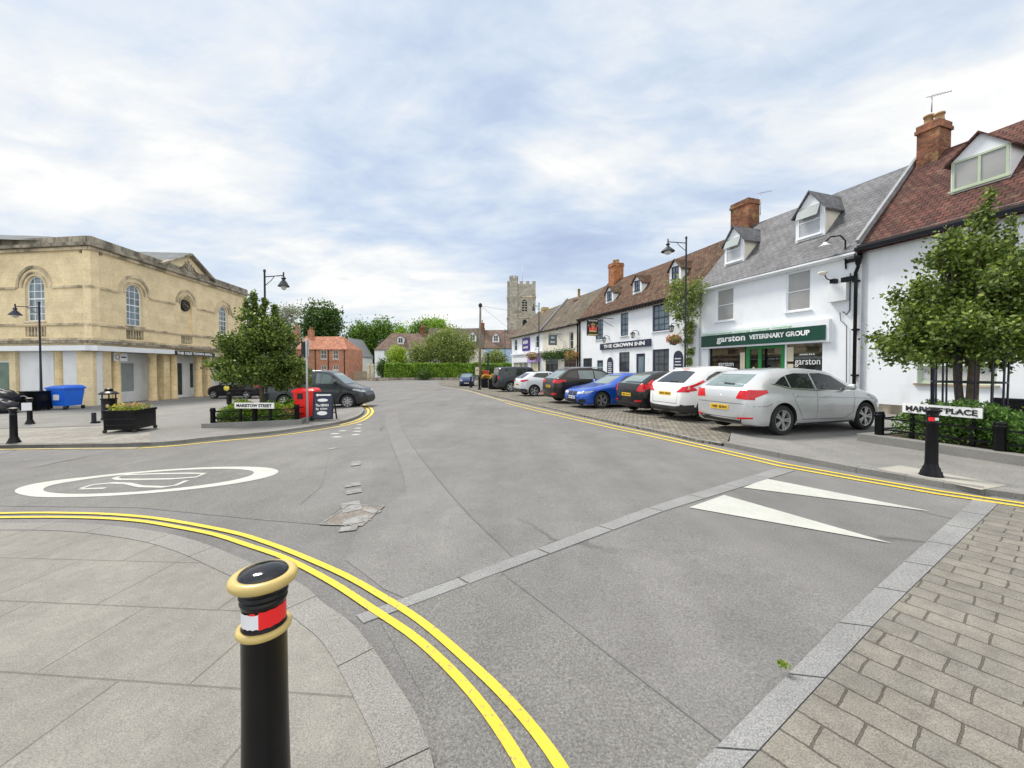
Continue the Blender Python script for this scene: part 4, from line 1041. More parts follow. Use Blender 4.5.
lw = (-4.57, -3.2, 4.33, 6.99)
bays_L = [lw, (-11.2, -9.9, 4.33, 6.99)]
CT = 7.62
for FF, bays, a, c in ((FT, bays_T, 0, T_END), (FL, bays_L, L_END, 0)):
    holes = [archloop(b_[0], b_[2], b_[1], b_[3]) for b_ in bays] + [[(b_[0] - .05, 3.42), (b_[1] + .05, 3.42), (b_[1] + .05, 4.0), (b_[0] - .05, 4.0)] for b_ in bays]
    if FF is FT: holes += [archloop(CT - .62, 4.25, CT + .62, 7.0), [(CT - .6, 3.42), (CT + .6, 3.42), (CT + .6, 4.0), (CT - .6, 4.0)]]
    a_ = a + (.0 if FF is FT else 0); 
    hm(FF, MB().prism([(a_, 2.9), (c, 2.9), (c, 8.35), (a_, 8.35)], 0, .42 if FF is FT else .42, Q, holes=holes), 'upper_wall', M['stone'])
    for b_ in bays:
        hall_window(FF, b_[0], b_[1], b_[2], b_[3]); arch_trim(FF, b_[0] - .42, b_[1] + .42, b_[3] + .42, 6.3)
        arch_trim(FF, b_[0] - .12, b_[1] + .12, b_[3] + .12, 6.3, w=.1)
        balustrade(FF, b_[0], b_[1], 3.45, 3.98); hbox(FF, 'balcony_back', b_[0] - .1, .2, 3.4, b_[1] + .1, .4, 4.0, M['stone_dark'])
    # string courses broken at the arches
    cuts = sorted([(b_[0] - .6, b_[1] + .6) for b_ in bays] + ([(CT - 1.15, CT + 1.15)] if FF is FT else []))
    x = a - (.08 if FF is FT else 0); b = MB()
    for c0, c1 in cuts: b.box(x, -.08, 6.22, c0, -.003, 6.34); x = c1
    b.box(x, -.08, 6.22, c, -.003, 6.34); hm(FF, b, 'string_course', M['stone_plain'])
    e0, e1 = (a - .0, c) if FF is FT else (a, c)
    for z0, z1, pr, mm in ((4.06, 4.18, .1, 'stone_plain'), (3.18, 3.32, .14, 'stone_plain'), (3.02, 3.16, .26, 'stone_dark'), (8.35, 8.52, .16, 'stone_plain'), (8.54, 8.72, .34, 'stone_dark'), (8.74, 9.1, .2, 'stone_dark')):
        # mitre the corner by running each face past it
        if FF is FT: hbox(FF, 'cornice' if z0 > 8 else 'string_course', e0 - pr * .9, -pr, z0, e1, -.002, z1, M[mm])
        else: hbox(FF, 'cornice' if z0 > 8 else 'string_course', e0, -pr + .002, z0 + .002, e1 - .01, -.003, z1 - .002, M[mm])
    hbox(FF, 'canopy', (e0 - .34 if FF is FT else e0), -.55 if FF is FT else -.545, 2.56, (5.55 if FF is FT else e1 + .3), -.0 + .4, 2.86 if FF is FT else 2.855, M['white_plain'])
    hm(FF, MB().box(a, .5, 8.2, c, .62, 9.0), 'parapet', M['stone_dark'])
hbox(FT, 'canopy', 5.56, -.35, 2.5, T_END, .4, 2.86, M['stone_plain'])
sg = hbox(FT, 'hall_sign', 5.6, -.42, 2.5, 10.2, -.352, 2.83, M['dark'])
t_ = text('THE OLD TOWN HALL', .3, M['letter'], hall, width=3.9, bold=.012, height=.2)
t_.parent = sg; w = FT.w(7.9, -.425, 2.66) - hall.location; t_.location = w; t_.rotation_euler = (R(90), 0, FT.ang)
# clock bay
hm(FT, MB().prism(archloop(CT - .62, 4.25, CT + .62, 7.0), .16, .3, Q), 'niche_back', M['stone'])
arch_trim(FT, CT - .95, CT + .95, 7.4, 6.3); arch_trim(FT, CT - .68, CT + .68, 7.08, 6.3, w=.12); balustrade(FT, CT - .55, CT + .55, 3.45, 3.98)
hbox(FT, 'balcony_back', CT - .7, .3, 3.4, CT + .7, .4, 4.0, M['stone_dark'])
b = MB(); c0 = FT.at(186, 304); b.lathe([(0, .0), (.40, .0), (.44, .06), (.46, .12), (.46, .2)], (CT, -.02, 6.35), 28, axis='y'); ck = hm(FT, b, 'clock', M['dark'], sharp=40)
b = MB()
for i in range(12): a = i * math.pi / 6; b.obox((CT + .36 * math.cos(a), -.026, 6.35 + .36 * math.sin(a)), (.035 * math.cos(a), 0, .035 * math.sin(a)), (0, .003, 0), (-.01 * math.sin(a), 0, .01 * math.cos(a)))
b.bar((CT, -.03, 6.35), (CT - .28, -.03, 6.45), .02); b.bar((CT, -.03, 6.35), (CT + .16, -.03, 6.2), .03); hm(FT, b, 'clock_hands', M['gold'], ck)
# pediment
p0, p1, pz = 5.0, 10.3, 10.15; pm = (p0 + p1) / 2
hm(FT, MB().prism([(p0, 8.74), (p1, 8.74), (pm, pz)], -.16, .3, Q), 'pediment', M['stone'])
for x0, x1 in ((p0 - .25, pm), (p1 + .25, pm)):
    hm(FT, MB().bar((x0, -.15, 8.80), (x1, -.15, pz + .12), .62, .16), 'cornice', M['stone_dark'])
rr = random.Random(3); b = MB()
b.obox((pm, -.2, 9.25), (.16, 0, 0), (0, .05, 0), (0, 0, .24)); b.obox((pm, -.2, 9.62), (.07, 0, 0), (0, .05, 0), (0, 0, .12))
for s_ in (-1, 1):
    b.tube([(pm + s_ * .2, -.2, 9.05), (pm + s_ * .45, -.22, 9.35), (pm + s_ * .6, -.2, 9.15), (pm + s_ * 1.0, -.2, 9.02)], [.07, .08, .06, .03], 8)
    b.tube([(pm + s_ * .25, -.2, 9.4), (pm + s_ * .38, -.2, 9.6)], [.06, .03], 8); b.tube([(pm + s_ * .9, -.2, 9.0), (pm + s_ * 1.3, -.2, 8.96)], [.08, .04], 8)
hm(FT, b, 'carved_arms', M['stone_dark'])
b = MB()     # slate roofs
b.add([(p0 - .3, -.4, 8.86), (pm, -.4, pz + .22), (pm, 6.5, pz + .22), (p0 - .3, 6.5, 8.86), (p1 + .3, -.4, 8.86), (p1 + .3, 6.5, 8.86)], [(0, 1, 2, 3), (1, 4, 5, 2)])
hm(FT, b, 'roof', M['matt_lead'])
b = MB(); w0 = FT.w(0.6, .7); 
b.add([(.5, .5, 8.95), (T_END, .5, 8.95), (T_END - 3, 5.2, 10.0), (3.2, 5.2, 10.0), (.5, 13.5, 8.95), (3.2, 9.5, 10.0), (T_END, 13.5, 8.95), (T_END - 3, 9.5, 10.0)], [(0, 1, 2, 3), (0, 3, 5, 4), (1, 6, 7, 2), (2, 7, 5, 3), (4, 5, 7, 6)])
hm(FT, b, 'roof', M['matt_lead'])
hm(FT, MB().box(T_END - .3, .42, -1.5, T_END, 13.5, 8.9).box(0.5, 13.2, -1.5, T_END - .3, 13.5, 8.9), 'side_wall', M['stone'])
# ground floor: set-back wall, shop windows, columns and piers
gw = [(FT.u(120.5, .9), -.05, FT.u(135, .9), 1.95), (FT.u(176, .9), -.6, FT.u(183, .9), 2.0), (FT.u(189.5, .9), -.1, FT.u(194, .9), 2.0), (13.2, .2, 14.3, 1.9)]
hm(FT, MB().prism([(.9, -1.6), (T_END, -1.6), (T_END, 2.55), (.9, 2.55)], .9, 1.1, Q, holes=[[(r[0], r[1]), (r[2], r[1]), (r[2], r[3]), (r[0], r[3])] for r in gw]), 'lower_wall', M['greywhite'])
for i, r in enumerate(gw):
    b = MB().box(r[0], .93, r[1], r[0] + .06, 1.0, r[3]).box(r[2] - .06, .93, r[1], r[2], 1.0, r[3]).box(r[0] + .06, .93, r[3] - .06, r[2] - .06, 1.0, r[3]).box(r[0] + .06, .93, r[1], r[2] - .06, 1.0, r[1] + .06)
    f = hm(FT, b, 'door' if i == 1 else 'shop_window', M['greywhite']); hm(FT, MB().box(r[0], .96, r[1], r[2], .965, r[3]), 'pane', M['glass'] if i else M['blind'], f)
def column(F, u, r, d=.05, zb=-1.3):
    gzb = gz(*F.w(u, d)[:2]) + .07
    b = MB().lathe([(r * 1.15, gzb), (r * 1.15, gzb + .16), (r, gzb + .2), (r * .97, 1.2), (r * .92, 2.36), (r * 1.08, 2.42), (r * 1.08, 2.55)], (u, d, 0), 20)
    b.box(u - r * 1.15, d - r * 1.15, gzb - .3, u + r * 1.15, d + r * 1.15, gzb + .001)
    return hm(F, b, 'column', M['column'], sharp=50)
for px0, px1 in ((110.5, 120), (147.4, 156.7), (170, 175.8), (194.3, 201.6)):
    u0, u1 = FT.u(px0), FT.u(px1); column(FT, FT.u((px0 + px1) / 2, .2), .25, .2)
column(FT, 13.0, .33, .2); column(FT, 14.6, .33, .2)
for u0, u1 in ((FT.u(161, .3), FT.u(161, .3) + .55), (FT.u(205, .3), FT.u(205, .3) + .55), (T_END - .5, T_END)): hbox(FT, 'pier', u0, .12, -1.6, u1, .85, 2.55, M['column'])
hbox(FT, 'pier', -.0, -.03, -1.3, 1.15, .85, 2.55, M['stone'])
u0, u1 = FL.u(52.5), FL.u(62); column(FL, (u0 + u1) / 2, .3, .2)
hbox(FL, 'pier', FL.u(62.5), .02, -1.3, -.02, .5, 2.555, M['greywhite'])
hbox(FL, 'pier', FL.u(10), -.05, -1.3, FL.u(16.3), .6, 2.555, M['stone'])
hbox(FL, 'lower_wall', FL.u(16.5), .12, -1.3, FL.u(51), .5, 2.555, M['greywhite'])
hbox(FL, 'lower_wall', FL.u(45), .45, -1.3, FL.u(63), .7, 2.55, M['greywhite'])
hbox(FL, 'lower_wall', L_END, .35, -1.3, FL.u(10) - .01, .6, 2.555, M['stone'])
f = hm(FL, MB().box(L_END + 1, .25, -.1, FL.u(10) - .1, .34, 2.0), 'shop_window', M['greywhite']); hm(FL, MB().box(L_END + 1.1, .23, 0, FL.u(10) - .2, .245, 1.9), 'pane', mat('green_blind', (.13, .2, .16), .4, .2, 2), f)
b = MB().box(1.35, -.02, 2.0, 2.3, .02, 2.5); sg2 = hm(FT, b, 'small_sign', M['greywhite'])
b = MB(); b.lathe([(.13, -.03), (.16, -.03), (.16, -.021), (.13, -.021)], (1.6, 0, 2.25), 16, axis='y'); b.box(1.85, -.03, 2.2, 2.2, -.021, 2.28); hm(FT, b, 'emblem', M['dark'], sg2)
# ================================================================= vehicles
def sstep(x): x = min(max(x, 0), 1); return x * x * (3 - 2 * x)
class Car:
    """one vehicle, nose towards +x, built at the origin; body lofted from cross-sections, glass and lamps fitted to it"""
    def __init__(s, name, label, cat, L, W, H, top, belt, paint_, wr=.33, axles=(-1.3, 1.35), clear=.19, tumble=.20, wbk=.93, group=None, nose=.30, rearc=.2, kernel=.05):
        s.o = thing(name, label, cat, group=group); s.L, s.W, s.H = L, W, H; s.belt = belt; s.wr = wr; s.axles = axles
        xt = np.array([p[0] for p in top]); zt = np.array([p[1] for p in top])
        g = np.linspace(-L / 2, L / 2, 1201); zz = np.interp(g, xt, zt); kn = int(kernel / (L / 1200)); ker = np.hanning(2 * kn + 3); ker /= ker.sum()
        zs = np.convolve(np.pad(zz, kn + 1, mode='edge'), ker, 'valid'); s.tg, s.tz = g, zs
        f = np.concatenate([[0, .004, .012, .025, .045], np.linspace(.07, .93, 60), [.955, .975, .988, .996, 1]])
        X = -L / 2 + L * f; rings = []
        for x in X:
            z1 = float(np.interp(x, g, zs)); e = min(x + L / 2, L / 2 - x); cr = nose if x > 0 else rearc
            u = abs(x) / (L / 2); wb = W / 2 * (1 - .06 * u ** 4 - (.05 * u ** 2 if x > 0 else .02 * u * u))
            if e < cr: q = 1 - e / cr; wb *= 1 - .26 * (1 - math.sqrt(max(0, 1 - q * q)))
            zb = clear + .06 * max(0, 1 - e / .35); zb = min(zb + .10 * max(0, 1 - e / .12), z1 - .1)
            b_ = belt(x); h = z1 - b_
            if h <= .05: bz = z1 - .05; wt = wb * .92; wm = wb * .965
            else: bz = b_; wt = wb * (.92 - tumble * min(1, (h - .05) / (H - b_))) ; wm = None
            if h <= .05: pts = [(wb * .80, zb), (wb * .94, zb + .03), (wb * .985, zb + .14), (wb, zb + (bz - zb) * .45), (wb * .995, zb + (bz - zb) * .8), (wb * .975, bz - .02), (wb * .955, bz + .01), (wt + .01, z1 - .022), (wt - .02, z1 - .010)]
            else:
                ze = z1 - min(.06, h * .4); pts = [(wb * .80, zb), (wb * .94, zb + .03), (wb * .985, zb + .14), (wb, zb + (bz - zb) * .45), (wb * .995, zb + (bz - zb) * .8), (wb * .965, bz), (wb * .94 * .5 + wt * .5 + .012, bz * .5 + ze * .5), (wt, ze), (wt - .05, z1 - .018)]
            wt2 = pts[-1][0]; pts += [(wt2 * .66, z1 - .004), (wt2 * .33, z1)]
            rings.append([(x, 0, zb)] + [(x, -p[0], p[1]) for p in pts] + [(x, 0, z1)] + [(x, p[0], p[1]) for p in pts[::-1]])
        n = len(rings[0]); b = MB(); b.add([v for r in rings for v in r], [(i * n + j, i * n + (j + 1) % n, (i + 1) * n + (j + 1) % n, (i + 1) * n + j) for i in range(len(rings) - 1) for j in range(n)], 0, True)
        b.add(rings[0], [tuple(range(n))], 0, True); b.add(rings[-1], [tuple(range(n))], 0, True)
        body = b.build('body', [paint_, M['dark']], s.o)
        s.bvh = BVHTree.FromPolygons([v.co.copy() for v in body.data.vertices], [tuple(p.vertices) for p in body.data.polygons])
        cut = MB()
        for ax in axles:
            for sy in (-1, 1):
                y0, y1 = (-W, -W / 2 + .30) if sy < 0 else (W / 2 - .30, W)
                r = wr + .055; k = 28; ring = [(ax + r * math.cos(2 * math.pi * i / k), wr + .01 + r * math.sin(2 * math.pi * i / k)) for i in range(k)]
                cut.prism(ring, y0, y1, lambda p, q, t: (p, t, q))
        co_ = cut.build('cutter', M['dark']); md = body.modifiers.new('b', 'BOOLEAN'); md.object = co_; md.operation = 'DIFFERENCE'; md.solver = 'EXACT'
        try: md.material_mode = 'TRANSFER'
        except Exception: pass
        bpy.context.view_layer.update(); dg = bpy.context.evaluated_depsgraph_get(); me = bpy.data.meshes.new_from_object(body.evaluated_get(dg))
        body.modifiers.clear(); body.data = me; me.name = 'body'; bpy.data.objects.remove(co_)
        me.polygons.foreach_set('use_smooth', [True] * len(me.polygons)); me.set_sharp_from_angle(angle=R(38))
        s.body = body
    def zt(s, x): return float(np.interp(x, s.tg, s.tz))
    def decal(s, loops, frm, name, m, parent=None, off=.006, cell=.08, lip=True):
        """panel following the body; loops in the plane seen from frm ('r','l' = x,z ; 'f','b' = y,z ; 't' = x,y)"""
        if isinstance(loops[0][0], (int, float)): loops = [loops]
        bm = bmesh.new(); l2 = [[Vector((p[0], p[1], 0)) for p in l] for l in loops]; vs = [bm.verts.new(p) for l in l2 for p in l]
        for t in tessellate_polygon(l2):
            try: bm.faces.new([vs[i] for i in t])
            except ValueError: pass
        xs = [p[0] for l in loops for p in l]; zs = [p[1] for l in loops for p in l]
        for ax, lo, hi in ((0, min(xs), max(xs)), (1, min(zs), max(zs))):
            k = int((hi - lo) / cell)
            for i in range(1, k + 1):
                c = lo + (hi - lo) * i / (k + 1); no = Vector((1, 0, 0)) if ax == 0 else Vector((0, 1, 0))
                bmesh.ops.bisect_plane(bm, geom=bm.verts[:] + bm.edges[:] + bm.faces[:], plane_co=no * c, plane_no=no)
        dirs = {'r': Vector((0, 1, 0)), 'l': Vector((0, -1, 0)), 'f': Vector((-1, 0, 0)), 'b': Vector((1, 0, 0)), 't': Vector((0, 0, -1))}[frm]
        for v in bm.verts:
            a, c = v.co.x, v.co.y
            o = Vector((a, -3, c)) if frm == 'r' else Vector((a, 3, c)) if frm == 'l' else Vector((5, a, c)) if frm == 'f' else Vector((-5, a, c)) if frm == 'b' else Vector((a, c, 4))
            h, n, i_, d_ = s.bvh.ray_cast(o, dirs)
            if h is None: h, n, i_, d_ = s.bvh.find_nearest(o + dirs * (3 if frm in 'rl' else 5 - s.L / 2) if frm != 't' else o)
            if n.dot(dirs) > 0: n = -n
            v.co = h + n * off
        if lip:
            bd = [e for e in bm.edges if len(e.link_faces) == 1]; ex = bmesh.ops.extrude_edge_only(bm, edges=bd)
            for v in ex['geom']:
                if isinstance(v, bmesh.types.BMVert): v.co += dirs * (off + .004)
        bmesh.ops.recalc_face_normals(bm, faces=bm.faces)
        me = bpy.data.meshes.new(name); bm.to_mesh(me); bm.free(); me.materials.append(m)
        me.polygons.foreach_set('use_smooth', [True] * len(me.polygons)); me.set_sharp_from_angle(angle=R(40))
        o = bpy.data.objects.new(name, me); COL.objects.link(o); o.parent = parent or s.o; return o
    def both(s, loop, name, m, parent=None, **k):
        return [s.decal(loop, f, name, m, parent, **k) for f in 'rl']
    def mirror_y(s, loop, frm, name, m, **k):
        return [s.decal(loop, frm, name, m, **k), s.decal([(-p[0], p[1]) for p in loop], frm, name, m, **k)]
    def seam(s, pts, frm='rl', w=.009, m=None):
        for f in frm:
            lp = []; a = offset_line([Vector((p[0], p[1], 0)) for p in pts], w / 2); b = offset_line([Vector((p[0], p[1], 0)) for p in pts], -w / 2)
            s.decal([(p.x, p.y) for p in a] + [(p.x, p.y) for p in b[::-1]], f, 'panel_gap', m or M['dark'], s.body, off=.0025, cell=.12, lip=False)
    def wheels(s, rim=None, spokes=5, twin=False, style='alloy', width=.21):
        r = s.wr; rr = r * .69
        for ax in s.axles:
            for sy in (-1, 1):
                yo = s.W / 2 - .035; b = MB()
                b.lathe([(rr, -width), (r * .93, -width), (r, -width + .03), (r, -.03), (r * .94, 0), (rr * 1.02, .0), (rr, -.012)], (0, 0, 0), 32, axis='y')
                w = thing_child('wheel', s.o, (ax, 0, r)); w.location = (ax, sy * yo, r)
                if sy < 0: b.v = [(v[0], -v[1], v[2]) for v in b.v]
                b.build('tyre', M['rubber'], w, sharp=50)
                c = MB(); q = -1 if sy < 0 else 1
                c.lathe([(rr, -.005), (rr * .95, -.008), (rr * .93, -.03), (rr * .90, -width * .6)], (0, 0, 0), 32, axis='y')
                n = spokes * (2 if twin else 1)
                for i in range(n):
                    a = 2 * math.pi * (i // 2 if twin else i) / spokes + ((.16 if i % 2 else -.16) if twin else 0)
                    d = Vector((math.cos(a), 0, math.sin(a))); t = Vector((-math.sin(a), 0, math.cos(a))); wd = (.018 if twin else .034) * (rr / .23)
                    c.obox(d * rr * .54 + Vector((0, -.028, 0)), d * rr * .42, t * wd, Vector((0, .012, 0)))
                c.lathe([(0, -.008), (rr * .17, -.010), (rr * .20, -.03), (rr * .2, -.06)], (0, 0, 0), 20, axis='y')
                if sy < 0: c.v = [(v[0], -v[1], v[2]) for v in c.v]
                c.build('rim', rim or M['rim'], w, sharp=45)
                d_ = MB().lathe([(0, -.075), (rr * .9, -.075)], (0, 0, 0), 24, axis='y')
                if sy < 0: d_.v = [(v[0], -v[1], v[2]) for v in d_.v]
                d_.build('brake_disc', M['dark'], w)
    def mirrors(s, x, z, m, yb=None, sz=1.0):
        for sy in (-1, 1):
            y = (yb or s.W / 2 * .93); b = MB()
            b.lathe([(0, -.10), (.05, -.095), (.075, -.06), (.085, 0), (.075, .06), (.05, .09), (0, .1)], (0, 0, 0), 12)
            b.v = [(v[0] * .75 * sz + x, sy * (y + .14 + v[2] * .95 * sz), v[1] * .9 * sz + z + .06) for v in b.v]
            b.bar((x, sy * (y - .03), z), (x, sy * (y + .08), z + .04), .05)
            b.build('wing_mirror', m, s.o, sharp=50)
    def plate(s, x, z, m, txt, front=False, w=.52):
        d = 1 if front else -1; h = .11
        hit = s.bvh.ray_cast(Vector((5 * d, 0, z)), Vector((-d, 0, 0)))[0]; px = (hit.x if hit else x) + d * .012
        p = MB().box(min(px, px - d * .012), -w / 2, z - h / 2, max(px, px - d * .012), w / 2, z + h / 2).build('number_plate', m, s.o)
        q = MB(); r_ = random.Random(len(txt) * 7 + ord(txt[0]) + ord(txt[-1])); n = 14
        for i in range(n):      # characters too small to read in the photograph
            if i == 7: continue
            y0 = -w * .43 + w * .86 * i / n; hh = r_.uniform(.022, .034); q.box(px + (0 if front else -.003), y0, z - hh, px + (.003 if front else 0), y0 + w * .86 / n * r_.uniform(.4, .7), z + hh)
        q.build('plate_marks', M['blackletter'], p)
    def handle(s, x, z, m):
        for f in 'rl':
            y = s.bvh.ray_cast(Vector((x, -3 if f == 'r' else 3, z)), Vector((0, 1 if f == 'r' else -1, 0)))[0].y; q = -1 if f == 'r' else 1
            MB().box(x - .09, min(y, y + q * .03), z - .014, x + .09, max(y, y + q * .03), z + .014).build('door_handle', m, s.o)
def thing_child(name, parent, loc):
    o = bpy.data.objects.new(name, None); COL.objects.link(o); o.parent = parent; o.location = loc; o.empty_display_size = .1; return o
def place(o, x, y, rz, h=0.0):
    o.location = (x, y, gz(x, y) + h); o.rotation_euler = (0, 0, rz)
    # sit level on the slope
def lerp(a, b, t): return a + (b - a) * t
NA = math.atan2(N[1], N[0])
GRP = 'cars parked nose-in along the right-hand row'
def hatchlike(name, label, L, W, H, paint_, hood, cowl, scr, roofx, tail, taillow, rearx, belt0, belt1, wr, axles, cat='car', **kw):
    """two-box shape: tail face, raked rear glass, roof, windscreen, bonnet"""
    top = [(-L / 2, .52), (-L / 2 + .015, taillow), (-L / 2 + rearx * .35, tail), (-L / 2 + rearx * .35 + .06, tail + .06), (roofx[0], H - .06), (lerp(roofx[0], roofx[1], .35), H - .008), (lerp(roofx[0], roofx[1], .65), H), (roofx[1], H - .06), (scr, cowl), (scr + .12, cowl - .03), (L / 2 - .45, hood), (L / 2 - .14, hood - .12), (L / 2 - .03, .58), (L / 2, .46)]
    return Car(name, label, cat, L, W, H, top, lambda x: belt0 + (belt1 - belt0) * (x + L / 2) / L, paint_, wr, axles, group=GRP, **kw)
M['chromeless'] = M['cladding']
# ---- silver five-door hatchback
c = hatchlike('parked_car', 'silver five-door hatchback parked nearest, beside the railed tree bed', 4.42, 1.82, 1.51, M['p_silver'], .86, 1.00, 1.30, (-1.47, .35), 1.07, .90, .30, 1.04, .93, .335, (-1.28, 1.40), nose=.5, rearc=.45, tumble=.24)
gl = [(-1.42, 1.10), (-1.02, 1.06), (-.30, 1.02), (-.30, 1.36), (-.75, 1.385), (-1.15, 1.30)]
c.both([(-.24, 1.015), (.60, .985), (.92, 1.0), (.42, 1.32), (.10, 1.385), (-.24, 1.38)], 'side_window', M['glass_car'], cell=.1)
c.both([(-1.02, 1.06), (-.30, 1.02), (-.30, 1.375), (-.75, 1.385), (-1.02, 1.34)], 'side_window', M['glass_car'], cell=.1)
c.both([(-1.45, 1.15), (-1.06, 1.065), (-1.06, 1.325), (-1.18, 1.29)], 'side_window', M['glass_car'], cell=.1)
for pts in ([(-1.52, 1.15), (-1.08, 1.04), (-.3, .995), (.6, .965), (.95, .975)],): c.seam(pts, w=.02, m=M['chrome'])
c.decal([(-.56, 1.07), (.56, 1.07), (.47, 1.36), (-.47, 1.36)], 'b', 'rear_window', M['glass_car_light'], cell=.12); c.decal([(-.62, 1.03), (.62, 1.03), (.52, 1.38), (-.52, 1.38)], 'f', 'windscreen', M['glass_car'], cell=.12)
for f, sg in (('r', 1), ('l', 1)):
    a = c.decal([(-2.17, .80), (-1.72, .96), (-1.75, 1.02), (-2.12, 1.02)], f, 'tail_light', M['redlamp'], cell=.08, off=.01)
for q in (-1, 1): c.decal([(q * .45, .82), (q * .80, .80), (q * .80, 1.0), (q * .52, 1.0)], 'b', 'tail_light', M['redlamp'], cell=.08, off=.01)
c.decal([(-.62, .38), (.62, .38), (.55, .26), (-.55, .26)], 'b', 'bumper_insert', M['cladding']); c.decal([(-.26, 1.12), (.05, 1.14), (.05, 1.155), (-.26, 1.14)], 'b', 'rear_wiper', M['dark'], off=.02)
c.decal([(1.9, .66), (1.45, .86), (1.5, .9), (2.02, .78)], 'r', 'headlight', M['clearlamp'], off=.008); c.decal([(1.9, .66), (1.45, .86), (1.5, .9), (2.02, .78)], 'l', 'headlight', M['clearlamp'], off=.008)
for q in (-1, 1): c.decal([(q * .52, .36), (q * .78, .38), (q * .78, .42), (q * .52, .40)], 'b', 'reflector', M['redlamp'], off=.008)
c.seam([(-.27, 1.0), (-.27, .62), (-.30, .34), (.62, .32), (.92, .45), (.98, .78), (.95, .97)]); c.seam([(-1.05, 1.05), (-.95, .75), (-.80, .52), (-.72, .34), (-.30, .34)])
c.seam([(-2.15, .66), (-1.75, .66), (-1.6, .72)]); c.decal([(-.72, .70), (.72, .70), (.72, .709), (-.72, .709)], 'b', 'boot_gap', M['dark'], off=.003, lip=False)
c.seam([(-1.0, .86), (0, .83), (1.0, .80), (1.7, .75)], w=.006, m=M['cladding'])
c.both([(-.86, .26), (.98, .26), (.98, .225), (-.86, .225)], 'sill_trim', M['cladding'])
c.plate(-2.2, .60, M['plate_y'], 'WF11 FBU'); c.handle(-.85, .90, M['p_silver']); c.handle(.05, .87, M['p_silver']); c.mirrors(.72, 1.0, M['p_silver'])
MB().lathe([(.035, 0), (.05, 0), (.05, .008), (.035, .008)], (-2.175, 0, .84), 16, axis='x').build('round_badge', M['chrome'], c.o)
c.wheels(spokes=5, twin=True); p = sn(7.28, 9.85); place(c.o, p.x, p.y, NA - .02, .080)
CARS = [c]
# ---- white crossover
c = hatchlike('parked_car', 'white rounded crossover with black bumper parked between the silver and black hatchbacks', 4.13, 1.80, 1.62, M['p_white'], .99, 1.10, 1.05, (-1.15, .15), 1.06, .86, .34, 1.14, 1.02, .35, (-1.22, 1.31), clear=.2, nose=.5, rearc=.5, tumble=.26)
c.both([(-.15, 1.10), (.45, 1.07), (.78, 1.08), (.30, 1.40), (-.15, 1.46)], 'side_window', M['glass_car']); c.both([(-1.28, 1.20), (-.21, 1.11), (-.21, 1.46), (-.75, 1.45), (-1.1, 1.32)], 'side_window', M['glass_car'])
c.decal([(-.60, 1.12), (.60, 1.12), (.48, 1.45), (.0, 1.48), (-.48, 1.45)], 'b', 'rear_window', M['glass_car'], cell=.12); c.decal([(-.6, 1.1), (.6, 1.1), (.5, 1.46), (-.5, 1.46)], 'f', 'windscreen', M['glass_car'], cell=.12)
for f in 'rl': c.decal([(-1.98, .86), (-1.62, .92), (-1.70, .99), (-1.78, 1.0), (-1.30, 1.16), (-1.36, 1.20), (-1.92, 1.02)], f, 'tail_light', M['redlamp'], off=.012, cell=.06)
for q in (-1, 1): c.decal([(q * .48, .86), (q * .80, .86), (q * .78, 1.04), (q * .66, 1.02), (q * .60, .95)], 'b', 'tail_light', M['redlamp'], off=.012, cell=.06)
c.decal([(-.84, .50), (-.45, .44), (.45, .44), (.84, .50), (.84, .22), (-.84, .22)], 'b', 'lower_bumper', M['cladding'], off=.012); c.both([(-2.05, .50), (-1.62, .42), (-1.62, .24), (-2.0, .24)], 'lower_bumper', M['cladding'], off=.012)
for ax in c.axles: c.both([(ax + .44 * math.cos(a), .36 + .44 * math.sin(a)) for a in np.linspace(-.2, math.pi + .2, 18)] + [(ax + .40 * math.cos(a), .36 + .40 * math.sin(a)) for a in np.linspace(math.pi + .2, -.2, 18)], 'wheel_arch_trim', M['cladding'], off=.008, cell=.3)
c.both([(-.78, .34), (.88, .34), (.88, .215), (-.78, .215)], 'sill_trim', M['cladding']); c.decal([(-.30, 1.14), (.02, 1.15), (.02, 1.17), (-.3, 1.16)], 'b', 'rear_wiper', M['dark'], off=.02)
c.seam([(-.18, 1.08), (-.18, .36)]); c.seam([(.85, 1.03), (.88, .4)]); c.decal([(-.55, .8), (-.52, .52), (.52, .52), (.55, .8), (.545, .8), (.512, .53), (-.512, .53), (-.545, .8)], 'b', 'boot_gap', M['dark'], off=.003, lip=False)
c.plate(-2, .80, M['plate_y'], 'WP12 OXE'); c.mirrors(.62, 1.1, M['p_white']); c.handle(.0, .96, M['p_white']); c.wheels(spokes=5); p = sn(9.90, 10.25); place(c.o, p.x, p.y, NA, .055)
hl = MB().box(-1.26, -.16, 1.535, -1.22, .16, 1.55).build('brake_light', M['redlamp'], c.o)
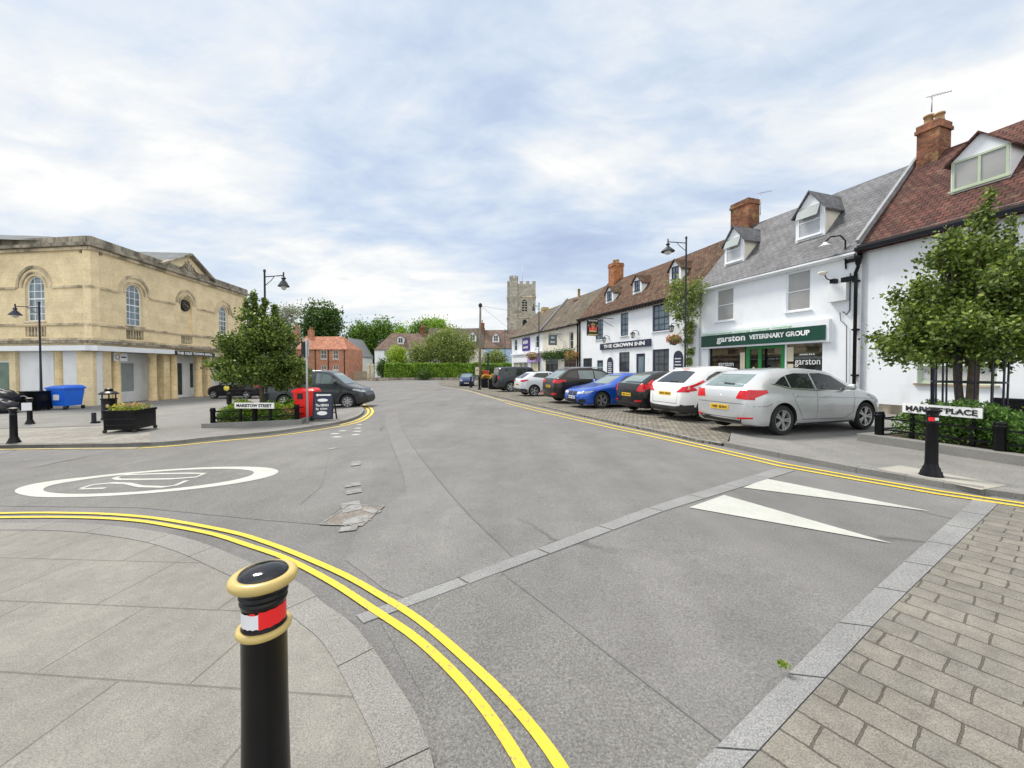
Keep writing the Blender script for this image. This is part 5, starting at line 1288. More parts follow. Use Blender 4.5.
# ---- small black hatchback
c = hatchlike('parked_car', 'small black three-door hatchback with large red tail lights', 3.95, 1.72, 1.48, M['p_black'], .90, 1.02, 1.10, (-1.15, .2), 1.02, .82, .26, 1.08, .94, .30, (-1.15, 1.34), nose=.45, rearc=.4, tumble=.24)
c.both([(-.95, 1.14), (-.15, 1.06), (-.15, 1.37), (-.6, 1.37)], 'side_window', M['glass_car']); c.both([(-.09, 1.05), (.5, 1.01), (.85, 1.03), (.32, 1.31), (-.09, 1.37)], 'side_window', M['glass_car'])
c.decal([(-.56, 1.05), (.56, 1.05), (.46, 1.36), (-.46, 1.36)], 'b', 'rear_window', M['glass_car_light'], cell=.12); c.decal([(-.6, 1.04), (.6, 1.04), (.5, 1.36), (-.5, 1.36)], 'f', 'windscreen', M['glass_car'], cell=.12)
for f in 'rl': c.decal([(-1.93, .78), (-1.55, .92), (-1.35, 1.12), (-1.42, 1.18), (-1.80, 1.0)], f, 'tail_light', M['redlamp'], off=.012, cell=.06)
for q in (-1, 1): c.decal([(q * .55, .80), (q * .78, .78), (q * .74, 1.06), (q * .66, 1.02)], 'b', 'tail_light', M['redlamp'], off=.012, cell=.06)
c.decal([(-.7, .40), (.7, .40), (.6, .24), (-.6, .24)], 'b', 'lower_bumper', M['cladding'], off=.008)
for q in (-1, 1): c.decal([(q * .5, .42), (q * .72, .44), (q * .72, .50), (q * .5, .48)], 'b', 'fog_light', M['redlamp'], off=.01)
c.plate(-2, .66, M['plate_y'], 'LD59 KVN'); c.mirrors(.7, 1.04, M['p_black']); c.seam([(-.12, 1.04), (-.14, .36)]); c.handle(-.02, .92, M['p_black']); c.wheels(spokes=5); p = sn(12.05, 10.3); place(c.o, p.x, p.y, NA, .055)
# ---- blue saloon, nose to the road
L = 4.62; top = [(-L / 2, .5), (-L / 2 + .02, .92), (-L / 2 + .10, 1.03), (-1.75, 1.06), (-.95, 1.40), (-.45, 1.43), (.05, 1.40), (.95, .99), (1.1, .95), (L / 2 - .5, .84), (L / 2 - .12, .72), (L / 2 - .02, .58), (L / 2, .44)]
c = Car('parked_car', 'bright blue low saloon reversed in with its nose and kidney shaped grille to the road', 'car', L, 1.82, 1.43, top, lambda x: .95 - .02 * x, M['p_blue'], .335, (-1.40, 1.41), .15, group=GRP, nose=.55, rearc=.4, tumble=.26)
c.both([(-1.35, 1.05), (-.85, .98), (-.28, .96), (-.28, 1.32), (-.75, 1.33)], 'side_window', M['glass_car']); c.both([(-.22, .955), (.45, .94), (.75, .95), (.15, 1.28), (-.22, 1.32)], 'side_window', M['glass_car'])
c.decal([(-.62, .98), (.62, .98), (.50, 1.33), (-.50, 1.33)], 'f', 'windscreen', M['glass_car_light'], cell=.12); c.decal([(-.56, 1.1), (.56, 1.1), (.46, 1.34), (-.46, 1.34)], 'b', 'rear_window', M['glass_car'], cell=.12)
for q in (-1, 1):
    c.decal([(q * .05, .50), (q * .30, .51), (q * .32, .66), (q * .24, .69), (q * .05, .68)], 'f', 'grille', M['dark'], off=.012, cell=.06); c.decal([(q * .36, .58), (q * .72, .60), (q * .74, .68), (q * .38, .67)], 'f', 'headlight', M['clearlamp'], off=.012, cell=.06)
    c.decal([(q * .5, .24), (q * .76, .26), (q * .76, .40), (q * .58, .38)], 'f', 'air_intake', M['dark'], off=.01, cell=.06)
c.decal([(-.42, .23), (.42, .23), (.36, .38), (-.36, .38)], 'f', 'air_intake', M['dark'], off=.01); c.both([(2.12, .60), (1.78, .70), (1.86, .73), (2.18, .68)], 'headlight', M['clearlamp'], off=.01, cell=.06)
c.plate(2.3, .44, M['plate_w'], 'RO16 YNT', True, .5); c.mirrors(.62, .98, M['p_blue']); c.handle(-.15, .82, M['p_blue']); c.handle(-.95, .84, M['p_blue'])
c.seam([(.92, .93), (.90, .4), (.80, .26), (-.25, .26), (-.25, .95)]); c.seam([(-1.05, .98), (-.95, .7), (-.85, .5)]); c.seam([(-1.6, .80), (0, .76), (1.5, .70)], w=.008, m=M['p_navy'])
c.wheels(M['silver'], 5, True); p = sn(14.8, 9.85); place(c.o, p.x, p.y, NA + math.pi + .03, .055)
# ---- dark umber estate SUV
c = hatchlike('parked_car', 'dark umber family SUV with roof rails and wide red lamps behind the blue saloon', 4.53, 1.86, 1.69, M['p_umber'], 1.02, 1.16, 1.15, (-1.45, .25), 1.14, .95, .25, 1.16, 1.06, .36, (-1.32, 1.37), clear=.24, nose=.4, rearc=.35, tumble=.2)
c.both([(-1.75, 1.26), (-1.10, 1.17), (-1.10, 1.54), (-1.45, 1.50)], 'side_window', M['glass_car']); c.both([(-1.04, 1.165), (-.25, 1.14), (-.25, 1.55), (-1.04, 1.55)], 'side_window', M['glass_car_light']); c.both([(-.19, 1.14), (.5, 1.11), (.9, 1.12), (.35, 1.48), (-.19, 1.55)], 'side_window', M['glass_car_light'])
c.decal([(-.62, 1.18), (.62, 1.18), (.52, 1.54), (-.52, 1.54)], 'b', 'rear_window', M['glass_car_light'], cell=.12); c.decal([(-.64, 1.15), (.64, 1.15), (.54, 1.54), (-.54, 1.54)], 'f', 'windscreen', M['glass_car'], cell=.12)
for f in 'rl': c.decal([(-2.22, .96), (-1.72, 1.06), (-1.74, 1.13), (-2.15, 1.12)], f, 'tail_light', M['redlamp'], off=.012, cell=.06)
for q in (-1, 1): c.decal([(q * .42, .98), (q * .84, .96), (q * .82, 1.12), (q * .5, 1.12)], 'b', 'tail_light', M['redlamp'], off=.012, cell=.06); c.decal([(q * .45, .40), (q * .76, .42), (q * .76, .52), (q * .45, .50)], 'b', 'reflector', M['redlamp'], off=.014, cell=.06)
c.decal([(-.8, .36), (.8, .36), (.7, .26), (-.7, .26)], 'b', 'lower_bumper', M['cladding'], off=.01)
for sy in (-1, 1): MB().bar((-1.35, sy * .62, 1.70), (.35, sy * .62, 1.71), .03, .04).build('roof_rail', M['silver'], c.o)
c.plate(-2.2, .80, M['plate_y'], 'WX14 HDG', w=.48); c.mirrors(.75, 1.14, M['p_umber']); c.seam([(-.22, 1.12), (-.22, .4)]); c.handle(-.1, .98, M['p_umber']); c.handle(-.95, 1.0, M['p_umber']); c.wheels(spokes=5, twin=True); p = sn(17.5, 9.95); place(c.o, p.x, p.y, NA, .055)
# ---- pearl white compact crossover
c = hatchlike('parked_car', 'pearl white compact crossover with dark roof parked beyond the umber SUV', 4.12, 1.78, 1.57, M['p_pearl'], .95, 1.08, 1.1, (-1.2, .2), 1.05, .86, .28, 1.12, 1.0, .345, (-1.22, 1.35), clear=.22, nose=.45, rearc=.45, tumble=.24)
c.both([(-1.3, 1.22), (-.20, 1.09), (-.20, 1.46), (-1.0, 1.44)], 'side_window', M['glass_car']); c.both([(-.14, 1.085), (.5, 1.06), (.82, 1.08), (.3, 1.40), (-.14, 1.46)], 'side_window', M['glass_car'])
c.decal([(-.56, 1.10), (.56, 1.10), (.46, 1.42), (-.46, 1.42)], 'b', 'rear_window', M['glass_car'], cell=.12); c.decal([(-.6, 1.08), (.6, 1.08), (.5, 1.44), (-.5, 1.44)], 'f', 'windscreen', M['glass_car'], cell=.12)
for f in 'rl': c.decal([(-2.0, .90), (-1.58, .98), (-1.66, 1.05), (-1.9, 1.04)], f, 'tail_light', M['redlamp'], off=.012, cell=.06)
for q in (-1, 1): c.decal([(q * .45, .92), (q * .80, .90), (q * .76, 1.03), (q * .5, 1.02)], 'b', 'tail_light', M['redlamp'], off=.012, cell=.06)
c.decal([(-.82, .48), (.82, .48), (.8, .24), (-.8, .24)], 'b', 'lower_bumper', M['cladding'], off=.012); c.both([(-2.02, .48), (-1.66, .42), (-1.66, .26), (-1.98, .26)], 'lower_bumper', M['cladding'], off=.012); c.both([(-.78, .36), (.9, .36), (.9, .235), (-.78, .235)], 'sill_trim', M['cladding'])
c.decal([(-1.15, -.56), (.15, -.56), (.15, .56), (-1.15, .56)], 't', 'roof_panel', M['p_black'], cell=.15); c.plate(-2, .72, M['plate_y'], 'WG65 LZR'); c.mirrors(.65, 1.09, M['p_black']); c.wheels(M['silver'], 5, True); p = sn(23.75, 10.35); place(c.o, p.x, p.y, NA, .055)
# ---- boxy slate 4x4
L = 4.6; top = [(-L / 2, .6), (-L / 2 + .02, 1.1), (-L / 2 + .06, 1.5), (-L / 2 + .12, 1.86), (-1.9, 1.93), (-1, 1.97), (.3, 1.96), (.55, 1.88), (.98, 1.28), (1.1, 1.22), (2.05, 1.15), (2.22, 1.02), (L / 2 - .01, .7), (L / 2, .55)]
c = Car('parked_car', 'tall boxy slate grey off-roader, farthest of the parked row', 'car', L, 1.98, 1.97, top, lambda x: 1.22, M['p_slate'], .40, (-1.32, 1.45), .30, .10, group=GRP, nose=.25, rearc=.2)
c.both([(-2.0, 1.32), (-1.2, 1.30), (-1.2, 1.76), (-2.0, 1.76)], 'side_window', M['glass_car']); c.both([(-1.12, 1.3), (-.3, 1.3), (-.3, 1.78), (-1.12, 1.78)], 'side_window', M['glass_car']); c.both([(-.22, 1.3), (.72, 1.3), (.45, 1.76), (-.22, 1.78)], 'side_window', M['glass_car'])
c.decal([(-.68, 1.32), (.68, 1.32), (.62, 1.76), (-.62, 1.76)], 'b', 'rear_window', M['glass_car_light'], cell=.12); c.decal([(-.7, 1.32), (.7, 1.32), (.62, 1.8), (-.62, 1.8)], 'f', 'windscreen', M['glass_car'], cell=.12)
for q in (-1, 1): c.decal([(q * .72, 1.0), (q * .86, 1.0), (q * .86, 1.22), (q * .72, 1.22)], 'b', 'tail_light', M['redlamp'], off=.012)
c.decal([(-.9, .72), (.9, .72), (.9, .36), (-.9, .36)], 'b', 'lower_bumper', M['cladding'], off=.03)
for ax in c.axles: c.both([(ax + .52 * math.cos(a), .41 + .52 * math.sin(a)) for a in np.linspace(-.1, math.pi + .1, 18)] + [(ax + .455 * math.cos(a), .41 + .455 * math.sin(a)) for a in np.linspace(math.pi + .1, -.1, 18)], 'wheel_arch_trim', M['cladding'], off=.02, cell=.3)
MB().lathe([(0, -.16), (.3, -.16), (.36, -.12), (.36, -.02), (.3, 0), (0, 0)], (-L / 2 - .02, 0, 1.0), 24, axis='x').build('spare_wheel_cover', M['cladding'], c.o, sharp=40); c.plate(-2.3, .60, M['plate_w'], 'WN09 TCA'); c.mirrors(.8, 1.3, M['cladding'], sz=1.2); c.wheels(M['rim'], 5); p = sn(30.2, 11.0); place(c.o, p.x, p.y, NA, .055)
# ---- small navy car facing us at the end of the road
c = hatchlike('parked_car', 'small navy car facing the camera below the telegraph pole', 3.9, 1.70, 1.50, M['p_navy'], .92, 1.04, 1.05, (-1.2, .2), 1.05, .85, .25, 1.08, .96, .31, (-1.15, 1.3), nose=.45, rearc=.4)
c.o['group'] = 'cars parked by the far hedge'; del c.o['group']
c.both([(-1.2, 1.14), (-.2, 1.06), (-.2, 1.38), (-.9, 1.38)], 'side_window', M['glass_car']); c.both([(-.14, 1.06), (.75, 1.04), (.3, 1.32), (-.14, 1.38)], 'side_window', M['glass_car']); c.decal([(-.62, 1.06), (.62, 1.06), (.5, 1.40), (-.5, 1.40)], 'f', 'windscreen', M['glass_car_light'], cell=.12)
c.decal([(-.45, .50), (.45, .50), (.4, .64), (-.4, .64)], 'f', 'grille', M['dark'], off=.01); c.mirror_y([(.45, .66), (.74, .7), (.7, .8), (.45, .76)], 'f', 'headlight', M['clearlamp'], off=.012); c.plate(2, .42, M['plate_w'], 'WD08 SBE', True); c.mirrors(.6, 1.06, M['p_navy']); c.wheels(spokes=5)
p = G(466, 386.6); place(c.o, p.x, p.y + 1.2, R(-86), .006)
# ---- grey van beside the left island
L = 4.75; top = [(-L / 2, .6), (-L / 2 + .02, 1.2), (-L / 2 + .05, 1.74), (-L / 2 + .14, 1.84), (-1.4, 1.86), (.2, 1.86), (.50, 1.80), (.75, 1.68), (1.42, 1.16), (1.55, 1.11), (2.05, .98), (2.24, .82), (L / 2 - .02, .6), (L / 2, .45)]
c = Car('parked_van', 'dark grey panel van parked behind the red bin and chalkboard sign', 'van', L, 1.86, 1.86, top, lambda x: 1.16, M['p_grey'], .34, (-1.45, 1.50), .20, .13, nose=.45, rearc=.15)
c.both([(.02, 1.22), (.98, 1.20), (1.12, 1.24), (.62, 1.62), (.30, 1.70), (.02, 1.70)], 'side_window', M['glass_car_light']); c.decal([(-.72, 1.2), (.72, 1.2), (.6, 1.68), (-.6, 1.68)], 'f', 'windscreen', M['glass_car_light'], cell=.12)
c.both([(2.18, .80), (1.72, .90), (1.78, .97), (2.05, .93)], 'headlight', M['clearlamp'], off=.01, cell=.06); c.mirror_y([(.5, .78), (.8, .80), (.78, .90), (.52, .86)], 'f', 'headlight', M['clearlamp'], off=.01)
c.both([(2.30, .60), (1.98, .52), (1.98, .24), (2.26, .28)], 'front_bumper', M['cladding'], off=.012); c.decal([(-.8, .62), (.8, .62), (.8, .28), (-.8, .28)], 'f', 'front_bumper', M['cladding'], off=.012)
c.both([(-.9, .62), (-.9, .52), (1.0, .52), (1.0, .62)], 'side_rub_strip', M['cladding'], off=.012); c.seam([(-.03, 1.70), (-.03, .40), (.9, .36), (1.12, .7), (1.16, 1.1)]); c.seam([(-.08, 1.7), (-1.25, 1.7), (-1.25, .4), (-.08, .4)]); c.handle(.12, 1.06, M['cladding']); c.mirrors(.98, 1.22, M['cladding'], sz=1.25); c.both([(-1.28, 1.22), (-1.28, 1.66), (-2.2, 1.66), (-2.2, 1.22)], 'side_panel_recess', M['p_grey'], off=.004); c.wheels(M['rim'], 8)
place(c.o, -9.45, 19.75, R(3), .085); GREYVAN = c
# ---- white van roof behind it
w = copy_tree(c.o, (-15.6, 31.5, gz(-15.6, 31.5) + .08), R(4), 'white van parked behind the dark grey van'); w.name = 'parked_van'
w_body = [x for x in bpy.data.objects if x.parent == w and x.name.startswith('body')][0]
w_body.data = w_body.data.copy(); w_body.data.materials[0] = M['p_white']
for x in bpy.data.objects:
    if x.parent == w and x.name.startswith('side_panel_recess'): x.data = x.data.copy(); x.data.materials[0] = M['p_white']
# ---- dark hatchback half hidden behind the left tree
c = hatchlike('parked_car', 'black hatchback with a red tail lamp half hidden behind the left-hand tree', 4.0, 1.75, 1.46, M['p_black'], .9, 1.0, 1.1, (-1.2, .3), 1.02, .85, .26, 1.04, .93, .31, (-1.2, 1.35), nose=.45, rearc=.4); del c.o['group']
c.both([(-1.1, 1.10), (-.2, 1.03), (-.2, 1.36), (-.8, 1.36)], 'side_window', M['glass_car_light']); c.both([(-.14, 1.03), (.75, 1.0), (.3, 1.30), (-.14, 1.36)], 'side_window', M['glass_car_light'])
for q in (-1, 1): c.decal([(q * .66, .80), (q * .80, .80), (q * .80, 1.0), (q * .66, .98)], 'b', 'tail_light', M['redlamp'], off=.012)
for f in 'rl': c.decal([(-1.95, .82), (-1.78, .84), (-1.78, .98), (-1.92, .98)], f, 'tail_light', M['redlamp'], off=.012)
c.decal([(-.56, 1.05), (.56, 1.05), (.46, 1.34), (-.46, 1.34)], 'b', 'rear_window', M['glass_car'], cell=.12); c.plate(-2, .6, M['plate_y'], 'WV10 KDA'); c.wheels(); p = G(243, 399.5); place(c.o, p.x - .6, p.y + .5, R(176), .09)
# ================================================================= street furniture
M['violet_black'] = mat('violet_black_paint', (.016, .012, .035), .3, .2, 5)
M['paper'] = mat('white_paper_notice', (.75, .77, .82), .6, .04, 4)
M['concrete'] = mat('pale_concrete', (.33, .32, .285), .9, .12, 2, fine=.15, bscale=60)
M['darkgreen'] = mat('dark_green_metal', (.02, .03, .035), .5, .2, 4)
def bollard(name_label, x, y, h=.95, r=.073, gold=False, tape=None, cap=True, rz=0, group='cast bollards along the pavements', tilt=None):
    z = gz(x, y) + .06; o = thing('bollard', name_label, 'bollard', (x, y, z), rz, group)
    k = h / .97; b = MB()
    b.lathe([(.0, 0), (r * 1.9, 0), (r * 1.95, .03), (r * 1.75, .05), (r * 1.7, .08), (r * 1.45, .10), (r * 1.4, .13), (r * 1.15, .16), (r * 1.06, .2), (r, .5 * k), (r * .98, .775 * k), (r * 1.02, .79 * k), (r * .93, .80 * k), (r * .93, .868 * k), (r * .98, .872 * k), (r * 1.03, .885 * k), (r * .96, .893 * k), (r * 1.06, .905 * k), (r * 1.0, .915 * k), (r * 1.12, .93 * k), (r * 1.2, .94 * k), (0, .94 * k)], (0, 0, 0), 40)
    b.build('post', M['black_rust'] if gold else M['black'], o, sharp=40)
    cm = M['gold'] if gold else M['black']
    R_ = r * 1.21 if gold else r * 1.22; t = .020 if gold else .018
    m = MB(); m.lathe([(R_ + t * math.cos(a), .957 * k + t * .95 * math.sin(a)) for a in np.linspace(0, 2 * math.pi, 17)], (0, 0, 0), 44); m.build('rim_band', cm, o)
    m = MB(); m.lathe([(R_ - .004, .955 * k), (R_ - .008, .972 * k), (R_ * .82, .984 * k), (R_ * .5, .993 * k), (R_ * .2, .997 * k), (0, .998 * k)], (0, 0, 0), 40); m.build('domed_cap', M['gloss_black'] if gold else (M['concrete'] if cap == 'pale' else M['black']), o)
    if gold:
        m = MB(); R2 = r * 1.03; t = .012; m.lathe([(R2 + t * math.cos(a), .782 * k + t * 1.1 * math.sin(a)) for a in np.linspace(0, 2 * math.pi, 15)], (0, 0, 0), 44); m.build('lower_band', cm, o)
    if tape:
        for nm, a0, a1, mm, z0, z1 in tape:
            m = MB(); n = 14; rr = random.Random(int(a0 * 7) + 3); vs = []
            for i in range(n + 1):
                a = R(a0 + (a1 - a0) * i / n); j = .0014 * math.sin(i * 1.7 + a0)
                for rad, zz in ((r * .93 + .0025, z0 * k + j), (r * .93 + .0025, z1 * k - j * .6)): vs.append((rad * math.cos(a), rad * math.sin(a), zz))
            m.add(vs, [(2 * i, 2 * i + 2, 2 * i + 3, 2 * i + 1) for i in range(n)], 0, True); m.build(nm, mm, o)
    return o
# angles measured from +X; the camera side of the near bollard is towards about -58 degrees
bollard('black bollard with gold bands and torn red and white tape in the foreground', -.872, 1.372, .966, .072, True,
        [('white_tape', -133, -72, M['whitetape'], .812, .862), ('red_tape', -72, 20, M['redtape'], .810, .868), ('white_tape', -95, -80, M['redtape'], .860, .868)])
bollard('black bollard with a red and white band beside the railed tree bed', 5.9, 5.53, .95, .066, False,
        [('red_band', -175, -115, M['redtape'], .81, .865), ('white_band', -113, -60, M['whitetape'], .82, .860)])
p = G(14, 443, .08); bollard('plain black bollard nearest the left edge, on the pale flags', p.x, p.y, .92, .07, cap='pale')
p = G(30, 424, .08); o = bollard('black bollard with a white paper notice wrapped round it', p.x, p.y, .95, .07, cap='pale')
MB().box(-.17, -.105, .52, .07, -.085, .80).build('paper_notice', M['paper'], o); o.rotation_euler = (0, 0, R(40))
p = G(94, 423, .08); z = gz(p.x, p.y) + .08
b = MB().lathe([(0, 0), (.10, 0), (.10, .03), (.07, .05), (.065, .38), (.0, .38)], (0, 0, 0), 16); b.box(.1, -.1, 0, .22, .02, .07)
o = b.build('bollard_stub', M['black']); o.location = (p.x, p.y, z); tag(o, 'short broken black bollard stub left of the flower planter', 'bollard')
pc = Vector((5.95, 5.5, 0)); es = Vector((S[0], S[1], 0)) * .55; en = Vector((N[0], N[1], 0)) * .30; sheet('concrete_pad', [pc + es + en, pc + es - en, pc - es - en, pc - es + en], M['concrete'], .0795)
def lamp(px, Y, ytop, arm, label, m, Rl=.24, base_n=None):
    """arm: signed length along image-right"""
    t = D(px, ytop, Y); x, y = t.x, t.y; g = gz(x, y) + .08; H = t.z - g
    o = thing('street_lamp', label, 'street lamp', (x, y, g), 0, 'lamp posts with a single bracket lantern')
    b = MB(); b.lathe([(0, 0), (.13, 0), (.13, .12), (.10, .16), (.10, .85), (.12, .9), (.12, .95), (.055, 1.02), (.045, 2.5), (.036, H - .1), (.05, H - .08), (.05, H), (.03, H + .03), (0, H + .04)], (0, 0, 0), 16); b.build('post', m, o, sharp=40)
    s = 1 if arm > 0 else -1
    b = MB(); b.tube([(0, 0, H - .28), (arm, 0, H - .22)], .022, 8); b.tube([(0, 0, H - .65), (arm * .35, 0, H - .42), (arm * .5, 0, H - .27)], .014, 6); b.lathe([(0, .0), (.03, 0), (.03, .12), (0, .16)], (arm, 0, H - .22), 8); b.build('bracket', m, o)
    b = MB(); b.lathe([(.0, .42), (.03, .42), (.05, .36), (.10, .33), (.06, .27), (.07, .22), (.12, .17), (Rl * .8, .06), (Rl, .0), (Rl, -.02), (Rl * .93, -.01), (0, .04)], (arm, 0, H - .66), 20)
    l = b.build('lantern_hood', m, o, sharp=40)
    MB().lathe([(Rl * .5, .0), (Rl * .5, -.05), (Rl * .36, -.13), (0, -.17)], (arm, 0, H - .66), 16).build('lantern_glass', M['lampglass'], l)
    return o
lamp(39, 20.6, 302, -1.25, 'street lamp with arm to the left before the town hall', M['violet_black'], .26)
lamp(264.5, 16.3, 270, .78, 'street lamp rising behind the left-hand tree', M['darkgreen'], .22)
lamp(686.3, 18.5, 237, -.85, 'tall street lamp entwined with greenery between inn and vet shop', M['darkgreen'], .31)
lamp(539, 35.6, 303, -.0001 - .5, 'thin dark street lamp in front of the white and cream shops', M['darkgreen'], .14)
lamp(505, 58, 329, .3, 'far lamp post before the church tower', M['darkgreen'], .3)
# telegraph pole
t = D(479.5, 304, 47); o = thing('telegraph_pole', 'weathered wooden telegraph pole above the small navy car', 'pole', (t.x, t.y, gz(t.x, t.y)))
b = MB().tube([(0, 0, 0), (.05, 0, 5), (.1, 0, t.z - gz(t.x, t.y))], [.17, .15, .12], 10); b.build('pole', M['wood_pole'], o)
b = MB().lathe([(0, 0), (.2, 0), (.22, .3), (.1, .45), (0, .45)], (.1, 0, t.z - gz(t.x, t.y) - .35), 10); b.build('pole_cap', M['dark'], o)
wr = MB(); z1 = t.z - .2
wr.tube([(t.x + .1, t.y, z1), (t.x + 5, t.y - 4, z1 - 1.4), (FR.w(-30, 0).x, FR.w(-30, 0).y, 5.4)], .012, 4); tag(wr.build('overhead_wire', M['dark']), 'thin overhead wire from telegraph pole to the cream shop', 'wire')
wr = MB(); wr.tube([(t.x + .1, t.y, z1), (t.x + 3.5, t.y + 12, z1 - 1.6), (-1.5, 84, 6.6)], .014, 4); tag(wr.build('overhead_wire', M['dark']), 'thin overhead wire from telegraph pole to the pale blue house', 'wire')
p = G(478, 387.5); o = thing('sign_post', 'yellow sign panel on a short post at the end of the parking row', 'sign', (p.x, p.y - 1, gz(p.x, p.y)))
MB().tube([(0, 0, 0), (0, 0, 2.2)], .03, 8).build('post', M['galv'], o); MB().box(-.2, -.05, 1.35, .2, -.03, 2.15).build('sign_panel', M['cardboard'], o)
marks(o.children[-1] if len(o.children) else o, 0, -.055, 1.85, .25, .12, 4, M['blackletter'])
for px, yb, hh in ((471, 388.2, 1.1), (479.5, 390.2, 1.15)):
    p = G(px, yb); o = bollard('thin black bollard by the far flower tubs, ' + ('beside the navy car' if px < 475 else 'nearest the tubs'), p.x, p.y, hh, .085)
# rectangular flower planters
def planter(corner, h, label, rim=.05, m=None, cat='planter', group=None, base=.0):
    A, B, C = corner; Dd = A + C - B; z = gz(A.x, A.y) + base; o = thing('flower_planter', label, cat, ((A.x + C.x) / 2, (A.y + C.y) / 2, z), 0, group)
    c = (A + C) / 2; pts = [A, B, C, Dd]
    def ins(k): return [(p.x + (c.x - p.x) * k - o.location.x, p.y + (c.y - p.y) * k - o.location.y) for p in pts]
    b = MB(); b.prism(ins(.03), .09, h - .07, lambda p, q, t: (p, q, t), holes=[ins(.13)]); b.build('trough', m or M['black'], o)
    b = MB(); b.prism(ins(-.02), h - .068, h, lambda p, q, t: (p, q, t), holes=[ins(.16)]); b.build('rim', m or M['black'], o)
    for p_ in ins(.07): MB().lathe([(0, 0), (.05, 0), (.05, .09), (0, .09)], (p_[0], p_[1], 0), 8).build('foot', M['dark'], o)
    MB().poly([ins(.1)], to=lambda p, q: (p, q, h - .1)).build('soil', M['soil'], o)
    return o, ins(.15), h
def fillplants(o, quad, z, spec, seed):
    q = np.array(quad)
    for nm, m, n, size, u0, u1, hh, asp in spec:
        def g(rng, n_, u0=u0, u1=u1, hh=hh):
            u = rng.uniform(u0, u1, n_); v = rng.uniform(0, 1, n_); h = rng.random(n_) ** .8
            bump_ = .55 + .45 * np.sin(u * 17 + seed) * np.sin(v * 5)
            a = q[0][None] * ((1 - u) * (1 - v))[:, None] + q[1][None] * (u * (1 - v))[:, None] + q[2][None] * (u * v)[:, None] + q[3][None] * ((1 - u) * v)[:, None]
            return np.concatenate([a, (z + h * hh * (.6 + .4 * bump_))[:, None]], 1)
        leaves(nm, n, g, size, m, o, aspect=asp, seed=seed + n)
A_, B_, C_ = G(102.7, 433.4, .08), G(135, 432.6, .08), G(157, 428, .08)
o, q, h = planter((A_, B_, C_), .68, 'black wooden planter of yellow flowers and pale foliage on the left pavement', base=.08)
b = MB(); 
for z_ in (.24, .42): b.bar((A_.x - o.location.x, A_.y - o.location.y - .004, z_), (B_.x - o.location.x, B_.y - o.location.y - .004, z_), .008)
b.build('plank_joint', M['cladding'], o)
fillplants(o, q, .6, [('foliage', M['leaf_lime'], 900, .06, 0, 1, .24, 2), ('foliage', M['leaf_grey'], 250, .06, .5, 1, .26, 2), ('yellow_flowers', M['fl_yellow'], 260, .05, 0, .8, .3, 1.2), ('pink_flowers', M['fl_pink'], 120, .05, .5, 1, .3, 1.2)], 5)
for i, (x0, x1, yb) in enumerate(((481, 488, 388.5), (488.5, 500, 390))):
    a, b_ = G(x0, yb), G(x1, yb); o, q, h = planter((a, b_, b_ + Vector((.2, 1.0, 0))), 1.0, ['narrow', 'wide'][i] + ' black flower tub at the far end of the parking row', group='flower tubs at the end of the parking row')
    fillplants(o, q, .95, [('foliage', M['leaf_mid'], 260, .12, 0, 1, .4, 1.6), ('flowers', M['fl_orange'], 200, .12, 0, 1, .5, 1.2), ('yellow_flowers', M['fl_yellow'], 120, .12, 0, 1, .5, 1.2), ('pink_flowers', M['fl_pink'], 90, .12, 0, 1, .5, 1.2)], 9 + i)
p = G(485, 386.5); o = thing('plant_tub', 'orange-red round tub raised behind the black flower tubs', 'tub', (p.x, p.y + 1, gz(p.x, p.y)))
MB().lathe([(0, 0), (.1, 0), (.1, 1.1), (.28, 1.2), (.42, 1.75), (.46, 1.78), (.4, 1.8), (0, 1.78)], (0, 0, 0), 16).build('tub', M['terracotta'], o, sharp=40)
p = D(488, 353, 52); g = gz(p.x, p.y); tag(MB().lathe([(0, g), (.2, g), (.16, g + .8), (.09, 1.8), (.09, p.z - .3), (.16, p.z - .2), (.1, p.z), (0, p.z)], (p.x, p.y, 0), 10).build('post', M['dark']), 'stout dark post standing before the hedge right of telegraph pole', 'post')
# --- bins and boxes on the left
Y = 20.6; a = D(54, 400, Y); z = gz(a.x, a.y) + .08
o = thing('wheeled_bin', 'large bright blue wheeled bin against the town hall', 'bin', (a.x + .62, a.y, z), R(-7))
b = MB(); w0, w1, d0, d1 = .46, .56, .36, .44
vs = [(-w0, -d0, .2), (w0, -d0, .2), (w0, d0, .2), (-w0, d0, .2), (-w1, -d1, 1.08), (w1, -d1, 1.08), (w1, d1, 1.08), (-w1, d1, 1.08)]
b.add(vs, [(0, 1, 2, 3), (4, 5, 6, 7), (0, 1, 5, 4), (1, 2, 6, 5), (2, 3, 7, 6), (3, 0, 4, 7)])
for i in (-.4, 0, .4): b.box(i - .03, -d1 - .005 + .03, .3, i + .03, -d0, .95)
b.build('bin_body', M['bluebin'], o)
b = MB().box(-w1 - .05, -d1 - .05, 1.082, w1 + .05, d1 + .05, 1.14); b.add([(-w1 - .04, -d1 - .04, 1.14), (w1 + .04, -d1 - .04, 1.14), (w1 + .04, d1 + .04, 1.14), (-w1 - .04, d1 + .04, 1.14), (-w1 + .1, -d1 + .2, 1.22), (w1 - .1, -d1 + .2, 1.22), (w1 - .1, d1 - .05, 1.26), (-w1 + .1, d1 - .05, 1.26)], [(0, 1, 5, 4), (1, 2, 6, 5), (2, 3, 7, 6), (3, 0, 4, 7), (4, 5, 6, 7)])
b.build('bin_lid', M['bluebin'], o)
MB().box(-.14, -.435, .5, .2, -.41, .78).build('label_panel', M['paper'], o)
